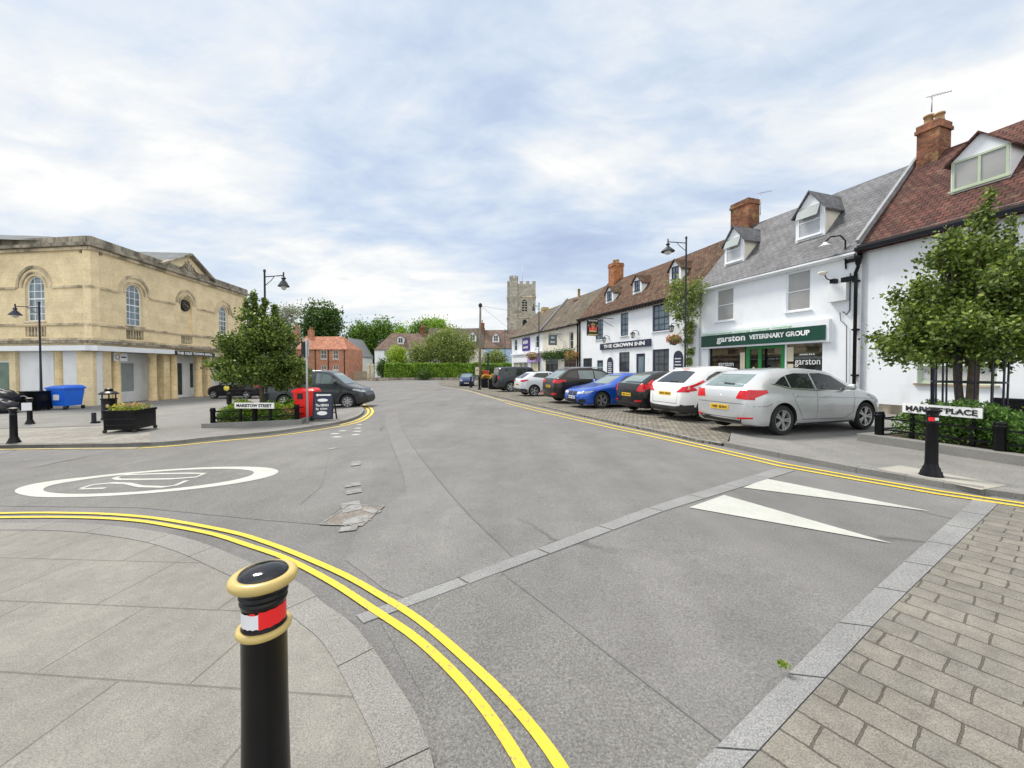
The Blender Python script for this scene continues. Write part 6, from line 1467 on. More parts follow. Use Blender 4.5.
for sx_ in (-1, 1):
    for sy_ in (-1, 1): MB().lathe([(0, -.03), (.1, -.03), (.1, .03), (0, .03)], (sx_ * .5, sy_ * .38, .1), 14, axis='y').build('wheel', M['rubber'], o)
Y = 19.6; a = D(19, 400, Y); c_ = D(43.5, 400, Y); z = gz(a.x, a.y) + .08; W_ = c_.x - a.x
o = thing('storage_box', 'low black box beside the lamp post with a curved handle', 'box', ((a.x + c_.x) / 2, Y, z))
b = MB().box(-W_ / 2, 0, .05, W_ / 2 - .35, .7, .93).box(-W_ / 2 - .03, -.03, .935, W_ / 2 - .32, .73, .98); b.build('box_body', M['black'], o)
MB().tube([(-.35 + .25 * math.cos(t_), -.03, .5 + .25 * math.sin(t_)) for t_ in np.linspace(math.pi, .3, 9)], .025, 6).build('handle', M['silver'], o)
# heap of refuse sacks
rng = random.Random(8); a = D(2, 400, 18.6); z = gz(a.x, a.y) + .08
for i, (dx, dy, dz, rr_, lab) in enumerate(((-.9, 0, 0, .62, 'leftmost'), (.05, -.1, .0, .60, 'frontmost'), (-.35, .25, .42, .60, 'topmost'))):
    bm = bmesh.new(); bmesh.ops.create_icosphere(bm, subdivisions=4, radius=1)
    for v in bm.verts:
        n_ = v.co.normalized(); f = 1 + .08 * math.sin(n_.x * 7 + i) + .07 * math.sin(n_.y * 9 + n_.z * 5 + i * 2) + .035 * math.sin(n_.x * 23 + n_.z * 19 + i) + .03 * math.sin(n_.z * 31 + n_.y * 17)
        v.co = Vector((n_.x * rr_ * f, n_.y * rr_ * .85 * f, max(-.45, n_.z * .72) * rr_ * f + .45 * rr_))
    me = bpy.data.meshes.new('refuse_sack'); bm.to_mesh(me); bm.free(); me.materials.append(M['binbag']); me.polygons.foreach_set('use_smooth', [True] * len(me.polygons))
    o = bpy.data.objects.new('refuse_sack', me); COL.objects.link(o); o.location = (a.x + dx, a.y + dy, z + dz)
    tag(o, 'creased black refuse sack, ' + lab + ' in the heap at the left edge', 'sack', 'refuse sacks heaped at the left edge')
# litter bin behind the planter
a = D(109, 400, 15.6); z = gz(a.x, a.y) + .08; o = thing('litter_bin', 'black litter bin with wide domed lid and gold crest behind the flower planter', 'litter bin', (a.x, a.y, z))
MB().lathe([(0, 0), (.24, 0), (.25, .05), (.23, .08), (.23, .78), (.25, .80), (.25, .84), (.2, .84), (0, .84)], (0, 0, 0), 20).build('bin_body', M['black'], o, sharp=40)
b = MB()
for i in range(4): t_ = math.pi / 4 + i * math.pi / 2; b.bar((.19 * math.cos(t_), .19 * math.sin(t_), .84), (.19 * math.cos(t_), .19 * math.sin(t_), 1.0), .03)
b.build('lid_bracket', M['black'], o); MB().lathe([(0, 1.0), (.29, 1.0), (.31, 1.03), (.22, 1.10), (.13, 1.13), (.13, 1.2), (.1, 1.23), (0, 1.24)], (0, 0, 0), 20).build('bin_lid', M['black'], o, sharp=40)
b = MB(); b.lathe([(0, -.02), (.07, -.02), (.07, 0)], (0, 0, 0), 12, axis='y'); b.v = [(v[0] + .14, v[1] - .195, v[2] + .55) for v in b.v]; b.build('crest', M['gold'], o)
# --- island bed, sign, bin, chalkboard
def railed_bed(F0, F1, back, label, zt=.62, posts=3, kerbh=.14, base=.08):
    """front line F0->F1, going back by vector"""
    o = thing('railed_bed', label, 'flower bed', (F0.x, F0.y, gz(F0.x, F0.y) + base)); L0 = Vector(o.location)
    e = (F1 - F0).normalized(); bk = back.normalized()
    def w(v, z): return (v.x - L0.x, v.y - L0.y, z + (gz(v.x, v.y) + base - L0.z))
    cs = [F0 - e * .25 - bk * .25, F1 + e * .25 - bk * .25, F1 + e * .25 + back + bk * .1, F0 - e * .25 + back + bk * .1]; ci = [F0 - e * .05 + bk * .02, F1 + e * .05 + bk * .02, F1 + e * .05 + back - bk * .1, F0 - e * .05 + back - bk * .1]
    b = MB()
    for i in range(4):
        j = (i + 1) % 4; q_ = [cs[i], cs[j], ci[j], ci[i]]; b.add([w(v, kerbh) for v in q_] + [w(v, -.05) for v in q_], [(0, 1, 2, 3), (0, 1, 5, 4), (2, 3, 7, 6)])
    b.build('stone_edging', M['granite_warm'], o)
    b = MB(); b.add([w(v, kerbh - .03) for v in ci], [(0, 1, 2, 3)]); b.build('soil', M['soil'], o)
    corners = [F0, F1, F1 + back, F0 + back]
    for side, n in ((0, posts), (1, 2), (2, posts), (3, 2)):
        p0, p1 = corners[side], corners[(side + 1) % 4]
        for i in range(n - 1):
            v = p0.lerp(p1, i / (n - 1)); x, y, z_ = w(v, 0)
            pb = MB().lathe([(0, kerbh - .04), (.075, kerbh - .04), (.075, zt - .1), (.09, zt - .08), (.09, zt - .05), (.08, zt - .04), (.08, zt), (.06, zt + .02), (0, zt + .02)], (x, y, z_), 14); pb.build('rail_post', M['black'], o, sharp=40)
        for zz in (zt - .12, zt - .34): MB().bar(w(p0, zz), w(p1, zz), .03).build('rail', M['black'], o)
    return o
b0, b1 = G(213, 427, .08), G(297, 423.5, .08)
bedL = railed_bed(b0, b1, Vector((-.35, 1.7, 0)), 'low black railed bed of lime green shrubs around the left-hand tree', .62)
def bedfill(name, label, o, F0, F1, back, z0, z1, n, size, m, seed, u=(0, 1), v=(0, 1), world=True, asp=1.6):
    off = gz(F0.x, F0.y) + .08
    def g(rng, n_):
        a = rng.uniform(u[0], u[1], n_); c = rng.uniform(v[0], v[1], n_); cl = rng.random((max(4, n // 60), 3)); k = rng.integers(0, len(cl), n_)
        a2 = np.clip(u[0] + (u[1] - u[0]) * cl[k, 0] + rng.normal(0, .05, n_), u[0], u[1]); mixm = rng.random(n_) < .6; a = np.where(mixm, a2, a)
        P0 = np.array(F0); E = np.array(F1 - F0); Bk = np.array(back); q = P0[None] + a[:, None] * E[None] + c[:, None] * Bk[None]
        top = z1 * (.75 + .25 * np.sin(a * 11 + seed) * np.cos(c * 6 + seed)); q[:, 2] = off + z0 + (top - z0) * rng.random(n_) ** .6
        return q
    return leaves(name, n, g, size, m, o, aspect=asp, seed=seed, world=world)
bk = Vector((-.35, 1.7, 0))
def shrub(label, F0, F1, bk, u, v, z1, n, size, m, seed, cat='shrub', asp=1.6, z0=.12):
    c = F0.lerp(F1, (u[0] + u[1]) / 2) + bk * (v[0] + v[1]) / 2; t = thing('low_shrub', label, cat, (c.x, c.y, gz(c.x, c.y) + .15))
    bedfill('foliage', '', t, F0, F1, bk, z0, z1, n, size, m, seed, u, v, asp=asp); return t
shrub('lime green low shrub at the left end of the railed island bed', b0, b1, bk, (.03, .48), (.05, .9), .92, 6500, .06, M['leaf_lime'], 11)
shrub('dark green clipped shrub along the front of the island bed', b0, b1, bk, (.02, .98), (.0, .35), .60, 6500, .05, M['leaf_low'], 12)
shrub('lime green low shrub right of the street name plate', b0, b1, bk, (.6, .9), (.05, .9), .95, 4200, .06, M['leaf_lime'], 13)
shrub('dark leafy shrub beside the red bin at the right end of the island bed', b0, b1, bk, (.72, .90), (.4, 1.0), 1.0, 1800, .08, M['leaf_low'], 14)
shrub('pink and orange flowering plant beside the red bin', b0, b1, bk, (.80, .93), (.0, .5), .70, 200, .06, M['fl_pink'], 15, 'flowers', z0=.3)
def name_sign(label, A, B, z0, z1, txt, posts=True, ls=.9):
    """street name plate between ground points A and B"""
    m_ = (A + B) / 2; g = gz(m_.x, m_.y) + .08; ang = math.atan2(B.y - A.y, B.x - A.x); W_ = (B - A).length
    o = thing('street_name_sign', label, 'street sign', (m_.x, m_.y, g), ang)
    p_ = MB().box(-W_ / 2, -.015, z0, W_ / 2, .015, z1).build('name_plate', M['letter'], o)
    text(txt, .1, M['blackletter'], p_, loc=(0, -.018, (z0 + z1) / 2), width=W_ * ls, height=(z1 - z0) * .58, bold=.004, ext=.002)
    for x in (-W_ * .38, W_ * .38): MB().box(x - .03, .017, .05, x + .03, .06, z1 - .02).build('post', M['black'], o)
    return o
e = (b1 - b0).normalized(); s0_ = b0 + e * .75; 
name_sign('white MARISTOW STREET name plate in front of the left-hand tree', G(233, 427, .08) + Vector((0, .1, 0)), G(272.5, 425.5, .08) + Vector((0, .1, 0)), .58, .77, 'MARISTOW STREET')
# signpost with a sign seen edge-on
p = G(307.5, 424, .08); o = thing('sign_post', 'tall galvanised sign post with edge-on signs, in front of the red bin', 'sign post', (p.x, p.y, gz(p.x, p.y) + .08))
H = D(307, 339, p.y).z - o.location.z; MB().lathe([(0, 0), (.032, 0), (.032, H), (0, H + .01)], (0, 0, 0), 12).build('post', M['galv'], o)
MB().box(-.20, .04, H - .52, -.05, .08, H - .08).build('dark_sign', M['dark'], o); MB().obox((.05, .0, H - .3), (.008, .03, 0), (-.08, .14, 0), (0, 0, .28)).build('edge_on_sign', M['galv'], o); MB().box(-.24, .03, H - .58, -.03, .1, H - .53).build('sign_bracket', M['dark'], o)
# red bin
p = G(306, 420.5, .08); o = thing('wheeled_bin', 'bright red wheeled bin behind the grey sign post', 'bin', (p.x - .02, p.y + .1, gz(p.x, p.y) + .08), R(4))
b = MB(); b.add([(-.26, -.22, .12), (.26, -.22, .12), (.26, .22, .12), (-.26, .22, .12), (-.35, -.27, 1.0), (.35, -.27, 1.0), (.35, .27, 1.0), (-.35, .27, 1.0)], [(0, 1, 2, 3), (4, 5, 6, 7), (0, 1, 5, 4), (1, 2, 6, 5), (2, 3, 7, 6), (3, 0, 4, 7)]); b.build('bin_body', M['redbin'], o)
b = MB().box(-.38, -.30, 1.002, .38, .30, 1.07); b.add([(-.37, -.29, 1.07), (.37, -.29, 1.07), (.37, .29, 1.07), (-.37, .29, 1.07), (-.3, -.2, 1.13), (.3, -.2, 1.13), (.3, .3, 1.15), (-.3, .3, 1.15)], [(0, 1, 5, 4), (1, 2, 6, 5), (2, 3, 7, 6), (3, 0, 4, 7), (4, 5, 6, 7)]); b.build('bin_lid', M['redbin'], o)
MB().box(-.2, -.285, .78, -.02, -.245, .97).build('bin_slot', M['dark'], o)
for sx_ in (-.26, .26): MB().lathe([(0, -.03), (.09, -.03), (.09, .03), (0, .03)], (sx_, -.2, .09), 12, axis='y').build('wheel', M['rubber'], o)
# chalkboard A-sign
p = G(322.5, 421, .08); o = thing('pavement_sign', 'dark folding pavement sign with white arrow and two white ovals', 'sign', (p.x, p.y, gz(p.x, p.y) + .08), R(6))
th = R(9)
def tb(x0, z0, x1, z1, d0, d1):
    b = MB().box(x0, d0, z0, x1, d1, z1); b.v = [(v[0], v[1] + math.sin(th) * v[2], v[2] * math.cos(th)) for v in b.v]; return b
fr = MB()
for q_ in ((-.34, .06, -.29, 1.02), (.29, .06, .34, 1.02), (-.289, .97, .289, 1.02), (-.289, .06, .289, .11)): fr.v += [] ; t_ = tb(*q_, -.02, .02); fr.add(t_.v, t_.f)
fr.build('frame', M['dark'], o); tb(-.288, .11, .288, .97, -.012, .012).build('board', M['navy'], o)
lb_ = MB(); 
for (cx_, cz_, rx_, rz_) in ((-.02, .72, .17, .055), (-.02, .27, .17, .07)): lb_.poly([[(cx_ + rx_ * math.cos(t_), cz_ + rz_ * math.sin(t_)) for t_ in np.linspace(0, 2 * math.pi, 24)[:-1]]], to=lambda a_, c_: (a_, -.0145 + math.sin(th) * c_, c_ * math.cos(th))).build('white_oval', M['letter'], o) if False else None
for (cx_, cz_, rx_, rz_) in ((-.02, .72, .17, .055), (-.02, .27, .17, .07)): MB().prism([(cx_ + rx_ * math.cos(t_), cz_ + rz_ * math.sin(t_)) for t_ in np.linspace(0, 2 * math.pi, 24)[:-1]], -.018, -.0125, lambda a_, c_, d_: (a_, d_ + math.sin(th) * c_, c_ * math.cos(th))).build('white_oval', M['letter'], o)
MB().prism([(-.26, .90), (-.19, .955), (-.19, .925), (.24, .925), (.24, .875), (-.19, .875), (-.19, .845)], -.018, -.0125, lambda a_, c_, d_: (a_, d_ + math.sin(th) * c_, c_ * math.cos(th))).build('white_arrow', M['letter'], o)
for zz, tx, wd in ((.545, 'The', .13), (.42, 'for', .10)):
    t_ = text(tx, .1, M['letter'], o, loc=(-.18, -.02 + math.sin(th) * zz, zz * math.cos(th)), rot=(R(90) - th, 0, 0), width=wd, height=.085, bold=.003)
marks(o, .06, -.02 + math.sin(th) * .545, .54, .28, .09, 7, M['letter'], 5); marks(o, .04, -.02 + math.sin(th) * .42, .415, .24, .08, 6, M['letter'], 7)
bb = MB()
for x in (-.31, .31): bb.bar((x, .17, 1.0), (x, .50, .0), .04)
bb.bar((-.31, .42, .25), (.31, .42, .25), .03); bb.build('rear_leg_frame', M['dark'], o)
# railing and yellow sign behind the left tree
p = G(229, 408, .08); o = thing('post_and_rail', 'black post with short rails behind the island bed', 'railing', (p.x, p.y, gz(p.x, p.y) + .08))
MB().lathe([(0, 0), (.09, 0), (.09, .7), (.11, .72), (.11, .78), (0, .8)], (.05, 0, 0), 12).build('post', M['black'], o)
for zz in (.78, .95): MB().bar((.1, 0, zz), (1.15, .2, zz), .05).build('rail', M['black'], o)
p = G(227.5, 404, .08); o = thing('sign_post', 'small round yellow sign on a black post behind the island bed', 'sign', (p.x, p.y, gz(p.x, p.y) + .08)); MB().tube([(0, 0, 0), (0, 0, 1.15)], .05, 8).build('post', M['black'], o)
MB().lathe([(0, -.03), (.16, -.03), (.16, 0), (0, 0)], (.0, -.05, .95), 16, axis='y').build('yellow_disc', M['yellowpanel'], o)
p = G(242.5, 407, .08); tag(MB().lathe([(0, 0), (.1, 0), (.09, .03), (.06, .06), (.055, .32), (.08, .35), (.08, .4), (0, .42)], (p.x, p.y, gz(p.x, p.y) + .08), 12).build('bollard_stub', M['black']), 'very short black bollard just above the Maristow Street name plate', 'bollard')
# --- right-hand bed with guard rails, plate and black trough
r0 = Vector((7.49, 8.03, 0)); r1 = r0 + Vector((-S[0], -S[1], 0)) * 4.95
bkR = Vector((N[0], N[1], 0)) * 2.0
bedR = railed_bed(r0, r1, bkR, 'black railed bed of green shrubs around the right-hand tree', .60, 4, base=.09)
shrub('leafy green shrub with long leaves at the left end of the right-hand bed', r0, r1, bkR, (.03, .36), (.05, .85), .95, 9000, .075, M['leaf_low'], 21, asp=2.4)
shrub('dark low shrub filling the middle of the right-hand bed', r0, r1, bkR, (.3, 1.0), (.04, .6), .74, 13000, .06, M['leaf_low'], 22)
shrub('lime green shrub at the back right of the right-hand bed', r0, r1, bkR, (.30, 1.05), (.5, 1.0), .95, 9000, .06, M['leaf_lime'], 23)
fv = (r1 - r0).normalized()
def on_front(px):
    d = ray(px, 400); n_ = Vector((N[0], N[1], 0)); t = (r0 + n_ * .12).dot(n_) / d.dot(n_); return Vector((d.x * t, d.y * t, 0))
A_, B_ = on_front(903), on_front(983)
o = name_sign('white MARKET PLACE name plate on the front of the right-hand bed', A_, B_, .64, .82, 'MARKET PLACE', ls=.9)
p = D(1009, 399, 10.2); g = gz(p.x, p.y) + .09; o = thing('trough', 'black rectangular trough against the wall at the right edge', 'trough', (p.x + .6, p.y, g), FR.ang + R(180)); 
b = MB().box(-1.0, -.25, .06, .6, .25, p.z - g - .05); b.build('trough_body', M['black'], o); MB().box(-1.03, -.28, p.z - g - .048, .63, .28, p.z - g).build('rim', M['black'], o)
# ================================================================= trees and greenery
def tree(name, label, cat, x, y, z0, H, crown, lm, n, size, tr=.09, htr=1.6, group=None, seed=1, cl=.16, clusters=260, shoots=(), asp=1.5, stems=1, trunkm=None, limbs=9):
    """crown: list of (dx, dy, z, rx, rz) lobes, leaves gathered in clusters on twigs"""
    o = thing(name, label, cat, (x, y, z0), 0, group); rng = np.random.default_rng(seed); rr = random.Random(seed)
    w = np.array([c[3] ** 2 * c[4] for c in crown]); w = w / w.sum(); k = rng.choice(len(crown), clusters, p=w); cc = []
    for i in k:
        c = crown[i]; d = rng.normal(size=3); d /= np.linalg.norm(d); r = rng.random() ** .40
        cc.append((c[0] + d[0] * r * c[3], c[1] + d[1] * r * c[3], c[2] + d[2] * r * c[4]))
    for (sx_, sy_, s0, s1) in shoots:
        m_ = int((s1 - s0) / .07)
        for j in range(m_):
            t = j / m_; cc.append((sx_ + rr.gauss(0, .03), sy_ + rr.gauss(0, .03), s0 + (s1 - s0) * t))
    cc = np.array(cc); ns = len(cc) - clusters
    b = MB()
    for s_ in range(stems):
        ox = 0 if stems == 1 else .09 * math.cos(s_ * 2.1); oy = 0 if stems == 1 else .09 * math.sin(s_ * 2.1)
        top = (ox * 3, oy * 3, H * .75); b.tube([(ox, oy, 0), (ox * 1.2 + .01, oy, htr * .5), (ox * 1.6, oy * 1.6, htr), (ox * 2.2 + .04, oy * 2.2, H * .5), top], [tr * 1.25, tr, tr * .85, tr * .6, tr * .15], 9)
    tk = b.build('trunk', trunkm or M['bark'], o)
    b = MB()
    for i in range(limbs):
        t = cc[rr.randrange(clusters)]; h0 = htr * rr.uniform(.8, 1.0) + (H - htr) * rr.uniform(0, .3); m_ = (t[0] * .4, t[1] * .4, h0 + (t[2] - h0) * .55)
        b.tube([(0, 0, h0), m_, tuple(t)], [tr * .45, tr * .28, tr * .08], 6)
    for (sx_, sy_, s0, s1) in shoots: b.tube([(sx_ * .5, sy_ * .5, s0 - .8), (sx_, sy_, s0), (sx_, sy_, s1)], [tr * .2, tr * .1, tr * .04], 5)
    b.build('branches', trunkm or M['bark'], tk)
    def g(rg, m_):
        i = rg.integers(0, clusters, m_ - int(m_ * .0)); s_ = cl * (.6 + .8 * rg.random(len(i)))[:, None]
        q = cc[i] + rg.normal(size=(len(i), 3)) * s_ * np.array([1, 1, .75])
        if ns:
            j = rg.integers(clusters, clusters + ns, int(len(i) * .045)); q = np.concatenate([q, cc[j] + rg.normal(size=(len(j), 3)) * .055])
        return q
    leaves('crown', n, g, size, lm, o, aspect=asp, seed=seed + 7)
    return o
# right-hand maple in its guard
tx, ty = 8.95, 7.75
tz = gz(tx, ty) + .1
tR = tree('maple_tree', 'young bushy maple inside a black guard in the right-hand bed', 'tree', tx, ty, tz, 5.1,
          [(-.1, 0, 2.15, 1.3, .66), (.75, .1, 2.25, 1.2, .68), (-1.1, 0, 2.2, .62, .5), (0, 0, 2.95, 1.15, .62), (.55, 0, 3.2, .95, .6), (-.05, 0, 3.65, .68, .5), (.35, .1, 3.7, .6, .45), (-1.45, 0, 1.75, .42, .22)],
          M['leaf_maple'], 42000, .076, .07, 1.35, seed=5, cl=.11, clusters=380, shoots=[(.30, 0, 4.0, 5.0), (.15, .1, 3.9, 4.6), (-.55, 0, 3.4, 4.15), (.75, 0, 3.8, 4.5), (.5, .2, 3.9, 4.8), (-.25, .1, 3.8, 4.25), (1.3, 0, 3.2, 4.0), (-1.0, 0, 2.8, 3.2)], stems=3)
o = thing('tree_guard', 'round black metal guard of thin bars around the right-hand trunk', 'tree guard', (tx, ty, tz))
for i in range(14):
    a = 2 * math.pi * i / 14; MB().bar((.48 * math.cos(a), .48 * math.sin(a), .02), (.50 * math.cos(a), .50 * math.sin(a), 1.95), .022).build('guard_bar', M['violet_black'], o)
for z in (.5, 1.2, 1.9): MB().lathe([(.465, z), (.50, z), (.50, z + .03), (.465, z + .03), (.465, z)], (0, 0, 0), 28).build('guard_hoop', M['violet_black'], o)
# left-hand tree
tl = D(262, 400, 14.6); tz = gz(tl.x, tl.y) + .1
tree('maple_tree', 'rounded dense maple standing in the island bed on the left', 'tree', tl.x, tl.y, tz, 4.9,
     [(0, 0, 1.95, 1.5, .66), (-1.0, 0, 1.8, .9, .6), (.9, 0, 1.75, .85, .58), (-.1, 0, 2.9, 1.15, .6), (.3, 0, 3.1, .9, .6), (-.1, 0, 3.65, .75, .5), (-.55, 0, 2.6, .9, .5)], M['leaf_maple'], 36000, .092, .09, 1.1, seed=9, cl=.115, clusters=330,
     shoots=[(-.25, 0, 4.1, 4.75), (.1, .1, 4.1, 4.5), (.5, 0, 3.7, 4.3), (-.5, 0, 3.9, 4.45)])
# climber on the lamp and wall between the inn and the vet shop
cw = FR.w(FR.u(682), 0, 0); o = thing('climbing_plant', 'pale green climber and flowers hanging round the tall lamp beside the inn', 'plant', (cw.x, cw.y, 0))
def wallpts(lst, sd):
    def g(rng, n):
        i = rng.integers(0, len(lst), n); q = np.zeros((n, 3))
        for a, j in enumerate(i):
            px, py, rad, dep = lst[j]; u, z = FR.at(px, py, -dep); w_ = FR.w(u, -dep, z); q[a] = w_
        return q + rng.normal(size=(n, 3)) * np.array([l[2] for l in lst])[i][:, None]
    return g
leaves('foliage', 3600, wallpts([(682, 290, .30, 1.1), (675, 297, .28, 1.2), (690, 292, .3, .9), (697, 286, .2, .7), (671, 305, .2, 1.1), (684, 305, .30, 1.0), (690, 312, .2, .6), (680, 315, .2, .9), (693, 300, .2, .5), (690, 325, .12, .25), (688, 340, .10, .2), (690, 352, .09, .15), (689, 362, .09, .1), (688, 332, .12, .3), (677, 285, .2, 1.1)], 0), .13, M['leaf_olive'], o, seed=31, world=True)
b = MB(); st = [FR.w(FR.u(689), -.1, z) for z in (0.1, 1.2, 2.4, 3.6, 4.8)]; b.tube([(p.x + .05 * math.sin(i * 3) - cw.x, p.y - cw.y, p.z) for i, p in enumerate(st)], .03, 6); b.build('stem', M['bark'], o)
leaves('blossom', 260, wallpts([(684, 300, .4, 1.0), (690, 318, .25, .6), (688, 345, .15, .2), (676, 292, .3, 1.1)], 0), .08, M['leaf_grey'], o, seed=33, world=True)
def basket(label, px, py, dep, rad):
    u, z = FR.at(px, py, -dep); w_ = FR.w(u, -dep, z); o = thing('hanging_basket', label, 'hanging basket', w_, 0, 'hanging flower baskets on the right-hand row')
    MB().lathe([(0, -rad * .9), (rad * .5, -rad * .7), (rad * .8, -rad * .1), (0, -rad * .1)], (0, 0, 0), 12).build('basket', M['bark'], o); MB().bar((0, 0, 0), (N[0] * dep, N[1] * dep, rad * 2.2), .02).build('bracket', M['dark'], o)
    leaves('foliage', 260, blob((0, 0, 0), rad, (1.2, 1.2, .8)), .12, M['leaf_mid'], o, seed=int(px)); leaves('flowers', 170, blob((0, 0, .05), rad * 1.05, (1.2, 1.2, .8), .3), .10, M['fl_orange'], o, seed=int(px) + 1); leaves('pink_flowers', 110, blob((0, 0, .03), rad * 1.1, (1.2, 1.2, .7), .3), .10, M['fl_pink'], o, seed=int(px) + 2)
basket('hanging basket of orange and pink flowers below the lamp climber', 674, 340, .7, .34); basket('hanging basket of pink flowers on the cream shop', 571.5, 356, .6, .5); basket('hanging basket of orange flowers on the white shop', 532, 356, .7, .55)
# hedge, shrubs and trees across the far end
def far(px, py, Y): return D(px, py, Y)
def hedge(name, label, x0, x1, Y, dep, z0, z1, m, n, size, seed):
    o = thing(name, label, 'hedge', ((x0 + x1) / 2, Y, z0)); rg = np.random.default_rng(seed)
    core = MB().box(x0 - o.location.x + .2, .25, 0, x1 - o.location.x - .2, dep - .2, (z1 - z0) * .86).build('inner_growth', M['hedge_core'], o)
    def g(rng, n_):
        f = rng.integers(0, 3, n_); x = rng.uniform(x0, x1, n_); y = Y + rng.random(n_) * dep; z = z0 + (z1 - z0) * rng.random(n_)
        y = np.where(f < 2, Y + rng.random(n_) * .35, y); top = z1 - z0; wav = .16 * np.sin(x * 1.3 + seed) + .10 * np.sin(x * 3.7)
        z = np.where(f == 2, z1 + rng.normal(0, .06, n_), z) + wav * (z - z0) / top; y = y + .15 * np.sin(x * 2.1 + z * 1.7) * (f < 2)
        return np.stack([x, y, z], 1)
    leaves('foliage', n, g, size, m, o, seed=seed, world=True); return o
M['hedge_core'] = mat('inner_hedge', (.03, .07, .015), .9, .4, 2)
hx0, hx1 = far(384, 370, 69).x, far(520, 370, 69).x; zg = -.6
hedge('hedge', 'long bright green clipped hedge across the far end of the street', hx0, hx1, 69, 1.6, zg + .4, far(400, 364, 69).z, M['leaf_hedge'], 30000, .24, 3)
o = MB().box(hx0 - 1.5, 68.3, zg - .4, hx1, 68.7, zg + .45).build('low_wall', M['stone_dark']); tag(o, 'low grey stone wall at the foot of the far hedge', 'wall')
def bush(label, px, py, rpx, rpy, Y, m, n, size, seed, name='shrub', cat='shrub', flat=1.0, cl=.35, ground=-.6, clusters=120):
    c = far(px, py, Y); rx = rpx / F * Y; rz_ = rpy / F * Y; o = thing(name, label, cat, (c.x, c.y, ground)); rg = np.random.default_rng(seed)
    cc = blob((0, 0, c.z - ground), 1, (rx, rx * .7, rz_), .4)(rg, clusters)
    leaves('foliage', n, lambda rng, n_: cc[rng.integers(0, clusters, n_)] + rng.normal(size=(n_, 3)) * cl, size, m, o, seed=seed)
    b = MB(); 
    for i in range(6): t = cc[i]; b.tube([(0, 0, 0), (t[0] * .4, t[1] * .4, (c.z - ground) * .6), tuple(t)], [.16, .1, .03], 6)
    b.build('trunk', M['bark'], o); return o
bush('spreading olive green bushy tree behind the middle of the far hedge', 450, 348, 26, 18, 73, M['leaf_olive'], 14000, .30, 41, 'small_tree', 'tree', clusters=220, cl=.55)
bush('grey green shrub between white cottage and bushy tree', 421, 356, 12, 11, 72, M['leaf_olive'], 4200, .28, 42, cl=.5)
bush('rounded yellow green shrub before the white cottage', 398, 358, 11, 10, 71.5, M['leaf_lime'], 4200, .26, 43, cl=.4)
bush('dark narrow conifer at the corner of the white cottage', 382.5, 368, 4.5, 9, 70, M['leaf_dark'], 2600, .22, 44, 'conifer', 'tree', cl=.3)
bush('golden green shrub before the pale blue house', 494, 360, 12, 8, 72, M['leaf_olive'], 3800, .26, 45, cl=.45)
bush('dark green shrub in the hedge gap left of the off-roader', 492, 371, 6, 6, 68, M['leaf_dark'], 1600, .24, 46, cl=.35)
bush('small dark bush spilling over the low wall', 424, 375, 6, 3.5, 68, M['leaf_dark'], 1200, .22, 47, cl=.25)
def bigtree(label, px, ytop, rpx, Y, m, seed, n=12000, size=.42, low=.35, name='broadleaf_tree', clusters=170, cl=.7):
    t = far(px, ytop, Y); r = rpx / F * Y; g = -.9; H = t.z - g; zc = t.z - r * .85; rr = random.Random(seed)
    lob = [(0, 0, zc - g, r * .8, r * .8)] + [(rr.uniform(-.65, .65) * r, rr.uniform(-.4, .4) * r, zc - g + rr.uniform(-.7, .35) * r, r * rr.uniform(.35, .55), r * rr.uniform(.3, .5)) for _ in range(6)] + [(rr.uniform(-.5, .5) * r, 0, (zc - g) * .55, r * .75, r * .6)]
    return tree(name, label, 'tree', t.x, Y, g, H * .9, lob, m, n, size, .32, H * .3, None, seed, cl, clusters, limbs=6)
bigtree('large dark round tree behind the brick house', 321, 300, 24, 98, M['leaf_dark'], 51, 13000, .55, clusters=240)
bigtree('pale loose tree between left maple and brick house', 286, 303, 15, 75, M['leaf_grey'], 52, 2600, .34, clusters=80, cl=.6, name='sparse_tree')
for i, (px, yt, rp, m_, lab) in enumerate(((344, 338, 13, 'leaf_dark', 'dark tree just right of the white gable'), (362, 322, 17, 'leaf_mid', 'mid green tree above the gate pillars'), (380, 318, 15, 'leaf_mid', 'tall feathery tree above the end of the white cottage'), (403, 325, 17, 'leaf_hedge', 'yellow green tree behind the cottage dormer'), (423, 321, 14, 'leaf_mid', 'mid green tree behind the cottage chimney'), (436, 318, 13, 'leaf_hedge', 'tallest yellow green tree behind the terrace'), (452, 327, 13, 'leaf_mid', 'green tree left of the terrace ridge'), (352, 350, 12, 'leaf_dark', 'low dark tree behind the garden fence'), (370, 348, 14, 'leaf_dark', 'low dark tree behind the gate pillars'))):
    bigtree(lab, px, yt, rp, 104 + i * 1.3, M[m_], 60 + i, 8500, .46, clusters=110, cl=.85)
bigtree('dark tree behind the left maple and lamp', 292, 330, 22, 88, M['leaf_dark'], 81, 6000, .5, clusters=120)
